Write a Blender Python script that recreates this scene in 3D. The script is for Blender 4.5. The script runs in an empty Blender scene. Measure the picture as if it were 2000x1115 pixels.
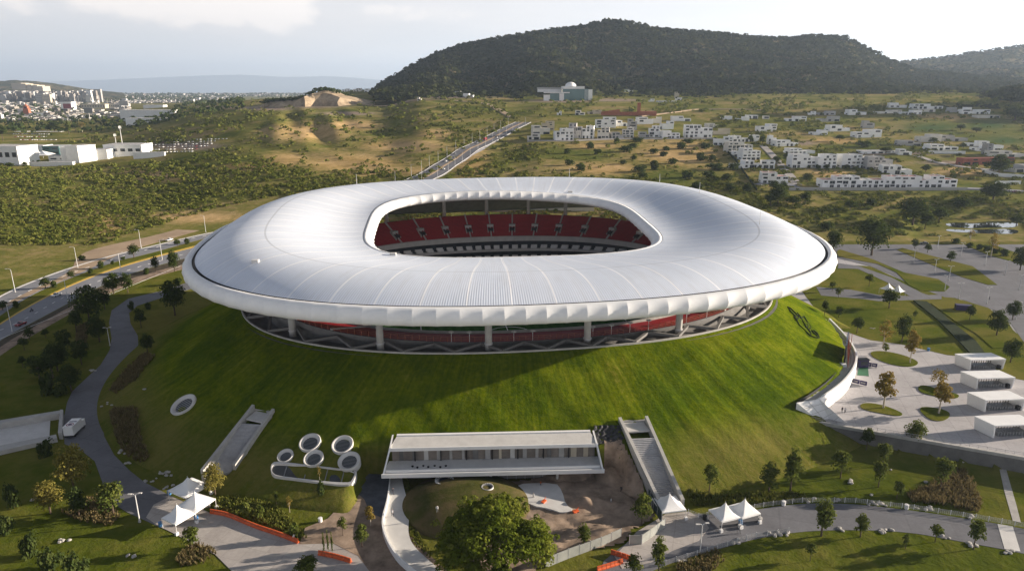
import bpy, bmesh, math, random
import numpy as np
from mathutils import Vector, Matrix

# ------------------------------------------------------------------ camera, sky, sun, exposure
sc = bpy.context.scene
COL = sc.collection
F = 1333.33; CH = 92.0                       # focal length in px of a 2000 px wide frame, camera height
PITCH = math.atan((557.5 - 174) / F)
CP, SP = math.cos(PITCH), math.sin(PITCH)
cam = bpy.data.cameras.new("camera"); cam.lens = 24.0; cam.sensor_width = 36.0
cam.clip_start = 1.0; cam.clip_end = 60000
camo = bpy.data.objects.new("camera", cam); COL.objects.link(camo)
camo.location = (0, 0, CH); camo.rotation_euler = (math.pi / 2 - PITCH, 0, 0)
sc.camera = camo

SUN_EL, SUN_AZ = math.radians(13.0), math.radians(11.0)      # azimuth from +X towards +Y
sun = bpy.data.lights.new("sun", 'SUN'); sun.energy = 5.0; sun.angle = math.radians(0.5); sun.color = (1.0, 0.86, 0.70)
suno = bpy.data.objects.new("sun", sun); COL.objects.link(suno)
sdir = Vector((math.cos(SUN_EL) * math.cos(SUN_AZ), math.cos(SUN_EL) * math.sin(SUN_AZ), math.sin(SUN_EL)))
suno.rotation_euler = sdir.to_track_quat('Z', 'Y').to_euler()

sc.view_settings.view_transform = 'Standard'; sc.view_settings.look = 'None'
sc.view_settings.exposure = 1.6; sc.view_settings.gamma = 1.0
SKY = 0.05
HAZE = 5.0e-5

def nn(nt, t, **kw):
    n = nt.nodes.new(t)
    for k, v in kw.items(): setattr(n, k, v)
    return n

def build_world():
    w = bpy.data.worlds.new("World"); sc.world = w; w.use_nodes = True
    nt = w.node_tree; nt.nodes.clear(); L = nt.links.new
    out = nn(nt, 'ShaderNodeOutputWorld'); bg = nn(nt, 'ShaderNodeBackground')
    sky = nn(nt, 'ShaderNodeTexSky', sky_type='NISHITA'); sky.sun_disc = False
    sky.sun_elevation = SUN_EL; sky.sun_rotation = math.pi / 2 - SUN_AZ
    sky.altitude = 1600; sky.air_density = 0.65; sky.dust_density = 0.8; sky.ozone_density = 1.2
    bg.inputs['Strength'].default_value = SKY
    tc = nn(nt, 'ShaderNodeTexCoord')
    sep = nn(nt, 'ShaderNodeSeparateXYZ'); L(tc.outputs['Generated'], sep.inputs[0])
    # heap of cumulus low on the left, thin veil everywhere
    mp = nn(nt, 'ShaderNodeMapping'); mp.inputs['Scale'].default_value = (1, 1, 2.1); L(tc.outputs['Generated'], mp.inputs[0])
    no = nn(nt, 'ShaderNodeTexNoise'); no.inputs['Scale'].default_value = 12; no.inputs['Detail'].default_value = 8; no.inputs['Roughness'].default_value = 0.58
    L(mp.outputs[0], no.inputs['Vector'])
    def rng(sock, a, b, c=0, d=1, smooth=True):
        m = nn(nt, 'ShaderNodeMapRange'); m.interpolation_type = 'SMOOTHSTEP' if smooth else 'LINEAR'
        m.inputs['From Min'].default_value = a; m.inputs['From Max'].default_value = b
        m.inputs['To Min'].default_value = c; m.inputs['To Max'].default_value = d
        L(sock, m.inputs['Value']); return m.outputs[0]
    def mul(a, b, op='MULTIPLY'):
        m = nn(nt, 'ShaderNodeMath', operation=op)
        for i, s in enumerate((a, b)):
            if isinstance(s, (int, float)): m.inputs[i].default_value = s
            else: L(s, m.inputs[i])
        return m.outputs[0]
    az = mul(sep.outputs['X'], sep.outputs['Y'], 'DIVIDE')
    left = mul(rng(az, -0.225, -0.30), rng(az, -0.80, -0.44, 0.35, 1.0))
    el = rng(sep.outputs['Z'], 0.056, 0.10)
    amount = mul(mul(left, el), 0.36)
    dens = mul(no.outputs['Fac'], amount, 'ADD')
    cl = rng(dens, 0.60, 0.80)
    veil = nn(nt, 'ShaderNodeTexNoise'); veil.inputs['Scale'].default_value = 4; veil.inputs['Detail'].default_value = 5
    mp2 = nn(nt, 'ShaderNodeMapping'); mp2.inputs['Scale'].default_value = (1, 1, 7); L(tc.outputs['Generated'], mp2.inputs[0]); L(mp2.outputs[0], veil.inputs['Vector'])
    vf = mul(rng(veil.outputs['Fac'], 0.35, 0.75, 0.80, 0.95), rng(sep.outputs['Z'], 0.13, 0.30, 1.0, 0.03))
    mix1 = nn(nt, 'ShaderNodeMix', data_type='RGBA'); L(vf, mix1.inputs['Factor']); L(sky.outputs[0], mix1.inputs['A'])
    mix1.inputs['B'].default_value = (7.7, 7.2, 6.9, 1)
    mix2 = nn(nt, 'ShaderNodeMix', data_type='RGBA'); L(mul(cl, 0.8), mix2.inputs['Factor']); L(mix1.outputs['Result'], mix2.inputs['A'])
    mix2.inputs['B'].default_value = (9.6, 8.7, 8.0, 1)
    dim = nn(nt, 'ShaderNodeMix', data_type='RGBA', blend_type='MULTIPLY'); dim.inputs['Factor'].default_value = 1.0; L(mix2.outputs['Result'], dim.inputs['A'])
    gz = nn(nt, 'ShaderNodeCombineXYZ'); gv = rng(sep.outputs['Z'], 0.13, 0.40, 1.0, 0.58)
    for i in range(3): L(gv, gz.inputs[i])
    L(gz.outputs[0], dim.inputs['B']); L(dim.outputs['Result'], bg.inputs['Color']); L(bg.outputs[0], out.inputs['Surface'])
build_world()

# ------------------------------------------------------------------ small helpers
R = random.Random(7)
NR = np.random.default_rng(11)
PROPS = ('label', 'category', 'group', 'kind')
def tag(o, label=None, cat=None, group=None, kind=None):
    for k, v in zip(PROPS, (label, cat, group, kind)):
        if v: o[k] = v
    return o
def empty(name, loc=(0, 0, 0), rz=0.0, label=None, cat=None, group=None):
    o = bpy.data.objects.new(name, None); COL.objects.link(o)
    o.location = loc; o.rotation_euler = (0, 0, rz); o.empty_display_size = .5
    return tag(o, label, cat, group)
def link(name, me, parent=None, loc=None):
    o = bpy.data.objects.new(name, me); COL.objects.link(o)
    if parent: o.parent = parent
    if loc is not None: o.location = loc
    return o
def npmesh(name, V, Fc, mat, smooth=False, attrs=None):
    V = np.asarray(V, dtype=np.float32).reshape(-1, 3); Fc = np.asarray(Fc, dtype=np.int32)
    k = Fc.shape[1]; me = bpy.data.meshes.new(name)
    me.vertices.add(len(V)); me.vertices.foreach_set('co', V.ravel())
    me.loops.add(Fc.size); me.loops.foreach_set('vertex_index', Fc.ravel())
    me.polygons.add(len(Fc)); me.polygons.foreach_set('loop_start', np.arange(len(Fc), dtype=np.int32) * k)
    try: me.polygons.foreach_set('loop_total', np.full(len(Fc), k, dtype=np.int32))
    except Exception: pass
    me.polygons.foreach_set('use_smooth', np.full(len(Fc), smooth, dtype=bool))
    for an, av in (attrs or {}).items():
        a = me.attributes.new(an, 'FLOAT', 'POINT'); a.data.foreach_set('value', np.asarray(av, dtype=np.float32))
    me.update(calc_edges=True); me.validate()
    if mat: me.materials.append(mat)
    return me
class MB:
    "collects shapes, builds ONE mesh object"
    def __init__(s): s.v = []; s.f = []
    def add(s, v, f):
        n = len(s.v); s.v += [tuple(p) for p in v]; s.f += [tuple(i + n for i in q) for q in f]; return s
    def box(s, x0, x1, y0, y1, z0, z1):
        return s.add([(x0,y0,z0),(x1,y0,z0),(x1,y1,z0),(x0,y1,z0),(x0,y0,z1),(x1,y0,z1),(x1,y1,z1),(x0,y1,z1)],
                     [(3,2,1,0),(4,5,6,7),(0,1,5,4),(1,2,6,5),(2,3,7,6),(3,0,4,7)])
    def prism(s, pts, z0, z1):
        n = len(pts); zz0 = z0 if hasattr(z0, '__len__') else [z0] * n; zz1 = z1 if hasattr(z1, '__len__') else [z1] * n
        a = sum(pts[i][0] * pts[(i+1) % n][1] - pts[(i+1) % n][0] * pts[i][1] for i in range(n))
        idx = list(range(n)) if a > 0 else list(range(n))[::-1]
        v = [(pts[i][0], pts[i][1], zz0[i]) for i in idx] + [(pts[i][0], pts[i][1], zz1[i]) for i in idx]
        return s.add(v, [tuple(range(n))[::-1], tuple(range(n, 2 * n))] + [(i, (i+1) % n, n + (i+1) % n, n + i) for i in range(n)])
    def tube(s, pts, rad, k=8, caps=True):
        pts = [Vector(p) for p in pts]; rads = rad if hasattr(rad, '__len__') else [rad] * len(pts); v = []
        for i, p in enumerate(pts):
            d = (pts[min(i+1, len(pts)-1)] - pts[max(i-1, 0)]).normalized()
            a = d.cross(Vector((0, 0, 1)) if abs(d.z) < .9 else Vector((1, 0, 0))).normalized(); b = d.cross(a)
            v += [p + (a * math.cos(t) + b * math.sin(t)) * rads[i] for t in [2 * math.pi * j / k for j in range(k)]]
        f = [(i*k+j, i*k+(j+1) % k, (i+1)*k+(j+1) % k, (i+1)*k+j) for i in range(len(pts)-1) for j in range(k)]
        if caps: f += [tuple(range(k))[::-1], tuple((len(pts)-1)*k + j for j in range(k))]
        return s.add(v, f)
    def bar(s, a, b, w, h):
        a, b = Vector(a), Vector(b); d = (b - a).normalized()
        x = d.cross(Vector((0, 0, 1)));  x = x.normalized() if x.length > 1e-4 else Vector((1, 0, 0)); y = x.cross(d)
        q = [x*w/2*i + y*h/2*j for i, j in ((-1,-1),(1,-1),(1,1),(-1,1))]
        return s.add([a+o for o in q] + [b+o for o in q], [(3,2,1,0),(4,5,6,7),(0,1,5,4),(1,2,6,5),(2,3,7,6),(3,0,4,7)])
    def lathe(s, prof, k=24, cx=0, cy=0, sx=1, sy=1):
        v = [(cx + r * sx * math.cos(2*math.pi*j/k), cy + r * sy * math.sin(2*math.pi*j/k), z) for r, z in prof for j in range(k)]
        return s.add(v, [(i*k+j, i*k+(j+1) % k, (i+1)*k+(j+1) % k, (i+1)*k+j) for i in range(len(prof)-1) for j in range(k)])
    def mesh(s, name, mat, smooth=False):
        me = bpy.data.meshes.new(name); me.from_pydata(s.v, [], s.f); me.update()
        if mat: me.materials.append(mat)
        if smooth: me.polygons.foreach_set('use_smooth', [True] * len(me.polygons))
        return me
    def build(s, name, mat, parent=None, smooth=False, loc=None):
        return link(name, s.mesh(name, mat, smooth), parent, loc)
def dup(root, loc=None, rz=None, label=None, group=None, scale=None):
    r = root.copy(); COL.objects.link(r)
    if loc is not None: r.location = loc
    if rz is not None: r.rotation_euler = (0, 0, rz)
    if scale is not None: r.scale = scale
    if label: r['label'] = label
    if group: r['group'] = group
    for ch in list(root.children):
        c = ch.copy(); COL.objects.link(c); c.parent = r
        for g in list(ch.children):
            d = g.copy(); COL.objects.link(d); d.parent = c
    return r
ONES = "zeroth first second third fourth fifth sixth seventh eighth ninth tenth eleventh twelfth thirteenth fourteenth fifteenth sixteenth seventeenth eighteenth nineteenth".split()
TENS = {2: ('twentieth', 'twenty'), 3: ('thirtieth', 'thirty'), 4: ('fortieth', 'forty'), 5: ('fiftieth', 'fifty'), 6: ('sixtieth', 'sixty'), 7: ('seventieth', 'seventy'), 8: ('eightieth', 'eighty'), 9: ('ninetieth', 'ninety')}
def nth(i, n, a='left', b='right'):
    if n == 1: return 'alone'
    if i == 0: return a + 'most'
    if i == n - 1: return b + 'most'
    k, side = (i + 1, a) if i < (n + 1) // 2 else (n - i, b)
    w = ONES[k] if k < 20 else TENS[k // 10][0] if k % 10 == 0 else TENS[k // 10][1] + '-' + ONES[k % 10]
    return f"{w} from the {side}"

# ------------------------------------------------------------------ materials
def ramp(nt, sock, stops):
    r = nn(nt, 'ShaderNodeValToRGB'); e = r.color_ramp.elements
    while len(e) < len(stops): e.new(.5)
    for q, (p, c) in zip(e, stops): q.position = p; q.color = (*c, 1)
    nt.links.new(sock, r.inputs[0]); return r.outputs[0]
def noise(nt, vec, scale, detail=5, rough=.55, dist=0):
    n = nn(nt, 'ShaderNodeTexNoise'); n.inputs['Scale'].default_value = scale; n.inputs['Detail'].default_value = detail
    n.inputs['Roughness'].default_value = rough; n.inputs['Distortion'].default_value = dist
    if vec is not None: nt.links.new(vec, n.inputs['Vector'])
    return n.outputs['Fac']
def mixc(nt, fac, a, b, mode='MIX'):
    m = nn(nt, 'ShaderNodeMix', data_type='RGBA', blend_type=mode)
    for k, s in (('Factor', fac), ('A', a), ('B', b)):
        if isinstance(s, (int, float)): m.inputs[k].default_value = s
        elif isinstance(s, tuple): m.inputs[k].default_value = (*s, 1)
        else: nt.links.new(s, m.inputs[k])
    return m.outputs['Result']
def base(name, rough=.8, spec=.3):
    m = bpy.data.materials.new(name); m.use_nodes = True; nt = m.node_tree; b = nt.nodes['Principled BSDF']
    b.inputs['Roughness'].default_value = rough; b.inputs['Specular IOR Level'].default_value = spec
    return m, nt, b
def bump(nt, b, sock, strength=.4, dist=.1):
    n = nn(nt, 'ShaderNodeBump'); n.inputs['Strength'].default_value = strength; n.inputs['Distance'].default_value = dist
    nt.links.new(sock, n.inputs['Height']); nt.links.new(n.outputs[0], b.inputs['Normal'])
def pos(nt): return nn(nt, 'ShaderNodeNewGeometry').outputs['Position']
def objc(nt): return nn(nt, 'ShaderNodeTexCoord').outputs['Object']
def attr(nt, n): return nn(nt, 'ShaderNodeAttribute', attribute_name=n).outputs['Fac']
def plain(name, col, rough=.7, var=.12, scale=.6, spec=.3, metal=0.0, bmp=0.0):
    m, nt, b = base(name, rough, spec); f = noise(nt, pos(nt), scale, 6, .65)
    c = ramp(nt, f, [(.3, tuple(x * (1 - var) for x in col)), (.7, tuple(min(1, x * (1 + var)) for x in col))])
    nt.links.new(c, b.inputs['Base Color']); b.inputs['Metallic'].default_value = metal
    if bmp: bump(nt, b, noise(nt, pos(nt), scale * 6, 4), bmp, .05)
    return m
def grassy(name, stops, scale=.05, fine=1.2, bmp=.5, dry=None):
    m, nt, b = base(name, 1.0, 0); p = pos(nt)
    f = noise(nt, p, scale, 8, .62, .4); g = noise(nt, p, fine, 5, .7)
    mm = nn(nt, 'ShaderNodeMath', operation='MULTIPLY_ADD'); nt.links.new(g, mm.inputs[0]); mm.inputs[1].default_value = .38; nt.links.new(f, mm.inputs[2])
    c = ramp(nt, mm.outputs[0], stops); nt.links.new(c, b.inputs['Base Color'])
    bump(nt, b, g, bmp, .25); return m
M = {}
def paved(name, col, cell, var=.16, scale=.1, joint=.55, cw=1.0):
    m, nt, b = base(name, .85, .15); p = pos(nt); L = nt.links.new
    f = noise(nt, p, scale, 7, .65, .3); g = noise(nt, p, 1.3, 5, .7); st = noise(nt, p, scale*.45, 6, .7, .8)
    c = ramp(nt, f, [(.3, tuple(x*(1-var) for x in col)), (.7, tuple(x*(1+var) for x in col))])
    br = nn(nt, 'ShaderNodeTexBrick'); br.inputs['Scale'].default_value = 1.0/cell; br.inputs['Mortar Size'].default_value = .022*cw; br.inputs['Color1'].default_value = (1, 1, 1, 1); br.inputs['Color2'].default_value = (.86, .86, .87, 1); br.inputs['Mortar'].default_value = (joint, joint, joint, 1); br.offset = 0; br.inputs['Brick Width'].default_value = 1.0; br.inputs['Row Height'].default_value = 1.0
    mp = nn(nt, 'ShaderNodeMapping'); mp.inputs['Rotation'].default_value = (0, 0, .3); L(p, mp.inputs[0]); L(mp.outputs[0], br.inputs['Vector'])
    c = mixc(nt, 1.0, c, br.outputs['Color'], 'MULTIPLY'); c = mixc(nt, ramp(nt, st, [(.52, (0, 0, 0)), (.72, (.45, .45, .45))]), c, tuple(x*.5 for x in col)); c = mixc(nt, .25, c, ramp(nt, g, [(.3, tuple(x*.6 for x in col)), (.7, tuple(min(1, x*1.35) for x in col))]))
    L(c, b.inputs['Base Color']); bump(nt, b, g, .15, .05); return m
M['lawn'] = grassy('lawn', [(.45, (.042, .064, .008)), (.62, (.082, .102, .012)), (.8, (.155, .142, .034))], .035)
M['bedsoil'] = plain('bed_soil', (.075, .062, .042), .95, .4, .5, .1, 0, .4)
M['asphalt'] = paved('asphalt', (.160, .162, .176), 9.0, .2, .1, .8)
M['road'] = plain('road_asphalt', (.215, .218, .235), .85, .14, .08, .15, 0, .1)
M['paving'] = paved('paving', (.40, .37, .345), 4.0, .16, .1, .75)
M['plaza'] = paved('plaza_paving', (.42, .405, .41), 5.0, .12, .06, .72)
M['concrete'] = plain('concrete', (.40, .39, .37), .8, .14, .4, .3, 0, .1)
M['shadecon'] = plain('shaded_concrete', (.17, .165, .16), .85, .2, .4, .2, 0, .1)  # darker copy of the concrete, shade put into its colour
M['hoard'] = plain('hoarding', (.28, .29, .27), .8, .2, .3)
M['netting'] = plain('dark_netting', (.035, .06, .06), .9, .35, .6)
M['gallery'] = plain('gallery_glass', (.22, .19, .165), .35, .35, .25, .5)
M['gallery2'] = plain('entrance_glass', (.26, .25, .24), .3, .25, .3, .5)
M['palecon'] = plain('pale_concrete', (.56, .55, .53), .75, .10, .35, .3, 0, .05)
M['dirt'] = plain('dirt', (.27, .205, .155), .95, .5, .22, .05, 0, .8)
M['drydirt'] = plain('dry_dirt', (.36, .27, .185), .95, .2, .06, .1, 0, .4)
M['soil'] = plain('dark_soil', (.060, .045, .032), .95, .3, .3, .1, 0, .6)
M['gravel'] = plain('blue_gravel', (.085, .092, .110), .9, .35, .35, .2, 0, .5)
M['white'] = plain('white_paint', (.78, .78, .77), .55, .05, .3)
M['houses'] = plain('white_render', (.86, .86, .85), .8, .08, .12)
M['housew'] = plain('cream_render', (.70, .67, .61), .8, .08, .12)
M['houseg'] = plain('grey_render', (.42, .41, .40), .8, .10, .12)
M['beige'] = plain('beige_render', (.52, .46, .36), .8, .10, .12)
M['redroof'] = plain('red_roof', (.30, .10, .07), .85, .25, .3)
M['roofgrey'] = plain('roof_grey', (.40, .39, .38), .85, .15, .3)
M['glass'] = plain('dark_glass', (.035, .042, .050), .15, .3, .4, .5)
M['teal'] = plain('teal_glass', (.075, .16, .165), .2, .2, .06, .5)
M['dark'] = plain('dark', (.02, .02, .022), .6, .2, 1)
M['metal'] = plain('grey_metal', (.50, .50, .51), .45, .08, .5, .4, .3)
M['steel'] = plain('painted_steel', (.62, .62, .62), .5, .06, .5)
M['tent'] = plain('tent_fabric', (.82, .82, .81), .7, .03, .4)
M['orange'] = plain('orange_plastic', (.62, .115, .035), .5, .15, .6)
M['seat'] = plain('red_seat', (.30, .018, .022), .6, .18, .25)
M['brick'] = plain('red_brick', (.36, .13, .075), .9, .15, .3)
M['rock'] = plain('pale_rock', (.38, .365, .34), .9, .18, .6, .2, 0, .4)
M['tarp'] = plain('black_tarp', (.030, .030, .034), .5, .4, .4, .4, 0, 1.0)
M['yellow'] = plain('yellow_paint', (.50, .33, .05), .7, .1, .5)
M['navy'] = plain('navy_board', (.045, .035, .10), .5, .2, .6)
M['hedge'] = plain('hedge', (.018, .030, .010), .95, .4, 1.2, .1, 0, .8)
M['green'] = plain('green_carpet', (.03, .12, .06), .8, .1, .4)
M['carred'] = plain('red_car_paint', (.22, .02, .03), .3, .05, .5, .5)
M['carwhite'] = plain('white_car_paint', (.75, .75, .75), .3, .04, .5, .5)
M['cargrey'] = plain('grey_car_paint', (.20, .21, .22), .3, .05, .5, .5)
M['carblue'] = plain('blue_plastic', (.05, .17, .38), .4, .05, .5, .4)
M['skin'] = plain('skin', (.36, .21, .14), .6, .05, 3)
M['cloth'] = plain('dark_cloth', (.03, .032, .045), .9, .2, 3)
M['shirt'] = plain('pale_shirt', (.50, .50, .52), .9, .1, 3)
M['hivis'] = plain('orange_vest', (.65, .16, .03), .9, .1, 3)
M['cliff'] = plain('quarry_rock', (.36, .28, .19), .95, .45, .06, .1, 0, .6)
M['water'] = plain('pond_water', (.03, .035, .035), .04, .1, .1, .6)
def mat_leaf(name, c0, c1, c2, trans=.35):
    m = bpy.data.materials.new(name); m.use_nodes = True; nt = m.node_tree; nt.nodes.remove(nt.nodes['Principled BSDF'])
    out = nt.nodes['Material Output']; p = pos(nt); L = nt.links.new
    f = noise(nt, p, .5, 4, .6); at = attr(nt, 'tint')
    mm = nn(nt, 'ShaderNodeMath', operation='MULTIPLY_ADD'); L(at, mm.inputs[0]); mm.inputs[1].default_value = .55
    m2 = nn(nt, 'ShaderNodeMath', operation='MULTIPLY'); L(f, m2.inputs[0]); m2.inputs[1].default_value = .5; L(m2.outputs[0], mm.inputs[2])
    c = ramp(nt, mm.outputs[0], [(.15, c0), (.5, c1), (.85, c2)])
    d = nn(nt, 'ShaderNodeBsdfDiffuse'); t = nn(nt, 'ShaderNodeBsdfTranslucent'); s = nn(nt, 'ShaderNodeMixShader'); s.inputs[0].default_value = trans
    L(c, d.inputs[0]); L(c, t.inputs[0]); L(d.outputs[0], s.inputs[1]); L(t.outputs[0], s.inputs[2]); L(s.outputs[0], out.inputs['Surface'])
    return m
M['leaf_green'] = mat_leaf('leaf_green', (.050, .070, .016), (.092, .118, .026), (.155, .165, .042))
M['leaf_dark'] = mat_leaf('leaf_dark', (.030, .046, .014), (.052, .074, .021), (.095, .112, .032))
M['leaf_yellow'] = mat_leaf('leaf_yellow', (.11, .105, .022), (.20, .175, .042), (.32, .27, .08))
M['leaf_autumn'] = mat_leaf('leaf_autumn', (.11, .095, .022), (.20, .155, .038), (.30, .21, .06))
M['leaf_scrub'] = mat_leaf('leaf_scrub', (.064, .086, .017), (.125, .145, .028), (.22, .205, .055), .25)
M['leaf_hill'] = mat_leaf('leaf_hill', (.020, .028, .012), (.038, .047, .018), (.072, .072, .028), .2)
M['straw'] = mat_leaf('straw', (.09, .075, .035), (.16, .13, .06), (.27, .21, .10), .3)
M['bark'] = plain('bark', (.10, .075, .055), .95, .25, 2, .1)
M['palebark'] = plain('pale_bark', (.42, .37, .30), .9, .15, 2, .1)

# ------------------------------------------------------------------ projection and the lie of the land
def ray(px, py):
    a, b = (px - 1000) / F, (py - 557.5) / F
    return np.array([a, CP - b * SP, -SP - b * CP])
def at(px, py, z=0.0):
    d = ray(px, py); k = (z - CH) / d[2]; return Vector((d[0]*k, d[1]*k, z))
def depth(p): return p[1] * CP + (CH - p[2]) * SP
def elev(ypx): return math.tan(PITCH + math.atan((ypx - 557.5) / F))
RIGHT = [(330, 4), (400, 4), (470, 415), (560, 368), (660, 330), (760, 295), (880, 265), (1020, 235), (1200, 210), (1450, 190), (1750, 176), (3000, 172), (16000, 176)]
MIDR = [(330, 2), (420, 4), (620, 345), (720, 312), (860, 272), (960, 250), (1080, 226), (1250, 205), (1450, 195), (1750, 178), (3000, 172), (16000, 178)]
ROADC = [(330, 0), (440, 3), (630, 345), (732, 312), (872, 272.5), (972, 250.5), (1090, 227), (1262, 206), (1470, 195), (1770, 179), (3000, 173), (16000, 178)]
RIDGE = [(330, 0), (480, 0), (650, 341), (750, 313), (890, 281), (1010, 258), (1190, 229), (1500, 208), (1800, 198), (2100, 192), (3200, 195), (5000, 200.5), (16000, 182)]
RIDGL = [(330, 0), (600, 0), (800, 335), (1000, 299), (1200, 272), (1450, 245), (1800, 226), (2300, 215), (3000, 213), (5000, 200.5), (16000, 182)]
FLAT = [(330, 0), (600, 0), (16000, 0)]
RIDG2 = RIDGE[:8] + [(1750, 193), (2050, 179), (3000, 176), (16000, 180)]
COLS = [(-900, FLAT), (120, FLAT), (560, RIDGE), (630, RIDGE), (690, RIDG2), (740, RIDG2), (830, ROADC), (1000, ROADC), (1060, MIDR), (1380, MIDR), (1480, RIGHT), (2900, RIGHT)]
LY = np.log(np.concatenate([np.linspace(330, 1500, 80), np.geomspace(1530, 16000, 60)]))
TAB = []
for cx, prof in COLS:
    ys = np.array([p[0] for p in prof], float); zs = np.array([p[1] if p[1] < 40 else CH - p[0] * elev(p[1]) for p in prof])
    t = np.interp(np.exp(LY), ys, zs); k = np.ones(5) / 5; tp = np.pad(t, 2, 'edge'); TAB.append(np.convolve(tp, k, 'valid'))
TAB = np.array(TAB); CX = np.array([c[0] for c in COLS], float)
def wav(x, y, s, ph=0.0):
    return (np.sin(x/s*1.0+ph) * np.cos(y/s*1.3+ph*2) + .5*np.sin(x/s*2.3+1.7+ph) * np.sin(y/s*2.1+.6) + .3*np.cos(x/s*4.1+y/s*3.3+ph))
WALLX = lambda y: 89 + (168 - y) * 2.25          # the line of the plaza's retaining wall, x for a given y
STX, STY, SPHI = -.9, 250.2, .15                  # stadium centre and turn
def land(x, y):
    x = np.asarray(x, float); y = np.asarray(y, float); yy = np.maximum(y, 1.0)
    px = np.clip(1000 + F * x / yy / CP, CX[0], CX[-1] - .01); ly = np.log(np.clip(yy, 331, 15900))
    i = np.clip(np.searchsorted(CX, px) - 1, 0, len(CX) - 2); f = (px - CX[i]) / (CX[i+1] - CX[i]); f = f*f*(3-2*f)
    j = np.clip(np.searchsorted(LY, ly) - 1, 0, len(LY) - 2); g = (ly - LY[j]) / (LY[j+1] - LY[j])
    z = (TAB[i, j]*(1-g) + TAB[i, j+1]*g)*(1-f) + (TAB[i+1, j]*(1-g) + TAB[i+1, j+1]*g)*f
    # erosion gullies on the ridge left of the road
    rg = np.clip(1 - np.abs(px - 600) / 150, 0, 1) * np.clip((yy - 820) / 150, 0, 1) * np.clip((1500 - yy) / 200, 0, 1)
    z = z + rg * (3.4 * np.sin((x + .45*yy) / 15.0) + 2 * np.sin((x + .3*yy) / 7.0 + 1))
    lf = np.clip((yy - 460) / 300, 0, 1) * np.clip((5000 - yy) / 3000, 0, 1)
    z = z + lf * 1.3 * wav(x, yy, 47) * np.clip((1000 - px) / 150, .12, 1)
    near = np.clip((yy - 330) / 70, 0, 1)
    pw = np.clip((px - 1800)/40, 0, 1)*np.clip((2120 - px)/60, 0, 1)*np.clip((yy - 398)/10, 0, 1)*np.clip((500 - yy)/35, 0, 1); z = z*(1-pw) + 4.2*pw
    # terrace at 3.9 m right of the mound, behind the retaining wall
    tz = np.where((x > 84) & (x > WALLX(yy) + 6) , 3.9, 0.0)
    return np.where(yy < 400, np.maximum(z * near * np.where(x > 60, 1, 0), tz), z)
def poly_in(px, py, P):
    P = np.asarray(P, float); n = len(P); c = np.zeros(np.shape(px), bool); j = n - 1
    for i in range(n):
        yi, yj = P[i, 1], P[j, 1]
        with np.errstate(divide='ignore', invalid='ignore'):
            c ^= ((yi > py) != (yj > py)) & (px < (P[j, 0] - P[i, 0]) * (py - yi) / (yj - yi + 1e-12) + P[i, 0])
        j = i
    return c
def rim_r(th, a, b, n):
    return (np.abs(np.cos(th) / a) ** n + np.abs(np.sin(th) / b) ** n) ** (-1.0 / n)
TERR_T = np.array([-.926, -.762, -.633, -.515, -.421, -.319, -.186]); TERR_D = np.array([28.6, 26.6, 25.6, 24.5, 23.5, 22.1, 22.0])
CUTS = []
RIMZ, MD, MP = 22.0, 45.0, 1.12
def mound(x, y):
    x = np.asarray(x, float); y = np.asarray(y, float)
    dx, dy = x - STX, y - STY; c, s = math.cos(SPHI), math.sin(SPHI); u, v = dx*c + dy*s, -dx*s + dy*c
    th = np.arctan2(v, u); d = np.hypot(u, v) - rim_r(th, 95, 73, 2.4)
    k = np.clip(1 - d / MD, 0, 1)
    z = RIMZ * k ** MP - 0.5 * np.clip((d - MD + 2) / 2, 0, 1)
    cut = np.clip((x + 37.5) / 1.5, 0, 1) * np.clip((27.5 + (150 - y) * .33 - x) / 1.5, 0, 1) * np.clip((151.3 - y) / 1.2, 0, 1)
    z = np.where(cut > 0, z * (1 - cut) - .5 * cut, z)
    din = np.interp(th, TERR_T, TERR_D); tc = np.clip((d - din - .6) / .8, 0, 1) * (th > -.885) * (th < -.19); z = z * (1 - tc) - .5 * tc
    for P, zt, zb, e0, e1 in CUTS:
        q = poly_in(x, y, P)
        if np.any(q):
            t = ((x - e0[0])*(e1[0]-e0[0]) + (y - e0[1])*(e1[1]-e0[1])) / ((e1[0]-e0[0])**2 + (e1[1]-e0[1])**2); z = np.where(q, np.minimum(z, zt + (zb-zt)*np.clip(t, 0, 1) - .7), z)
    return z, d
def surf(x, y):
    m, d = mound(x, y); return np.maximum(land(x, y), np.where(d > -2, m, -50))
def hit(px, py, f=surf, y0=60., y1=15000.):
    "where the line of sight through a pixel meets the land"
    d = ray(px, py); ys = np.geomspace(y0, y1, 5000); k = ys / d[1]
    zz = CH + d[2] * k; dz = zz - f(d[0] * k, ys); ok = (dz < 0).any(); i = np.argmax(dz < 0) if ok else int(np.argmin(np.abs(ys - 2600)))
    if not ok: print('no ground under', px, py)
    t = dz[i-1] / (dz[i-1] - dz[i] + 1e-9) if i > 0 and ok else 0; y = ys[i-1] + (ys[i] - ys[i-1]) * t
    x = d[0] * y / d[1]; return Vector((x, y, float(f(x, y))))
def topix(x, y, z):
    h = CH - z; d = y*CP + h*SP; return 1000 + F*x/d, 557.5 + F*(h*CP - y*SP)/d

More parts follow.
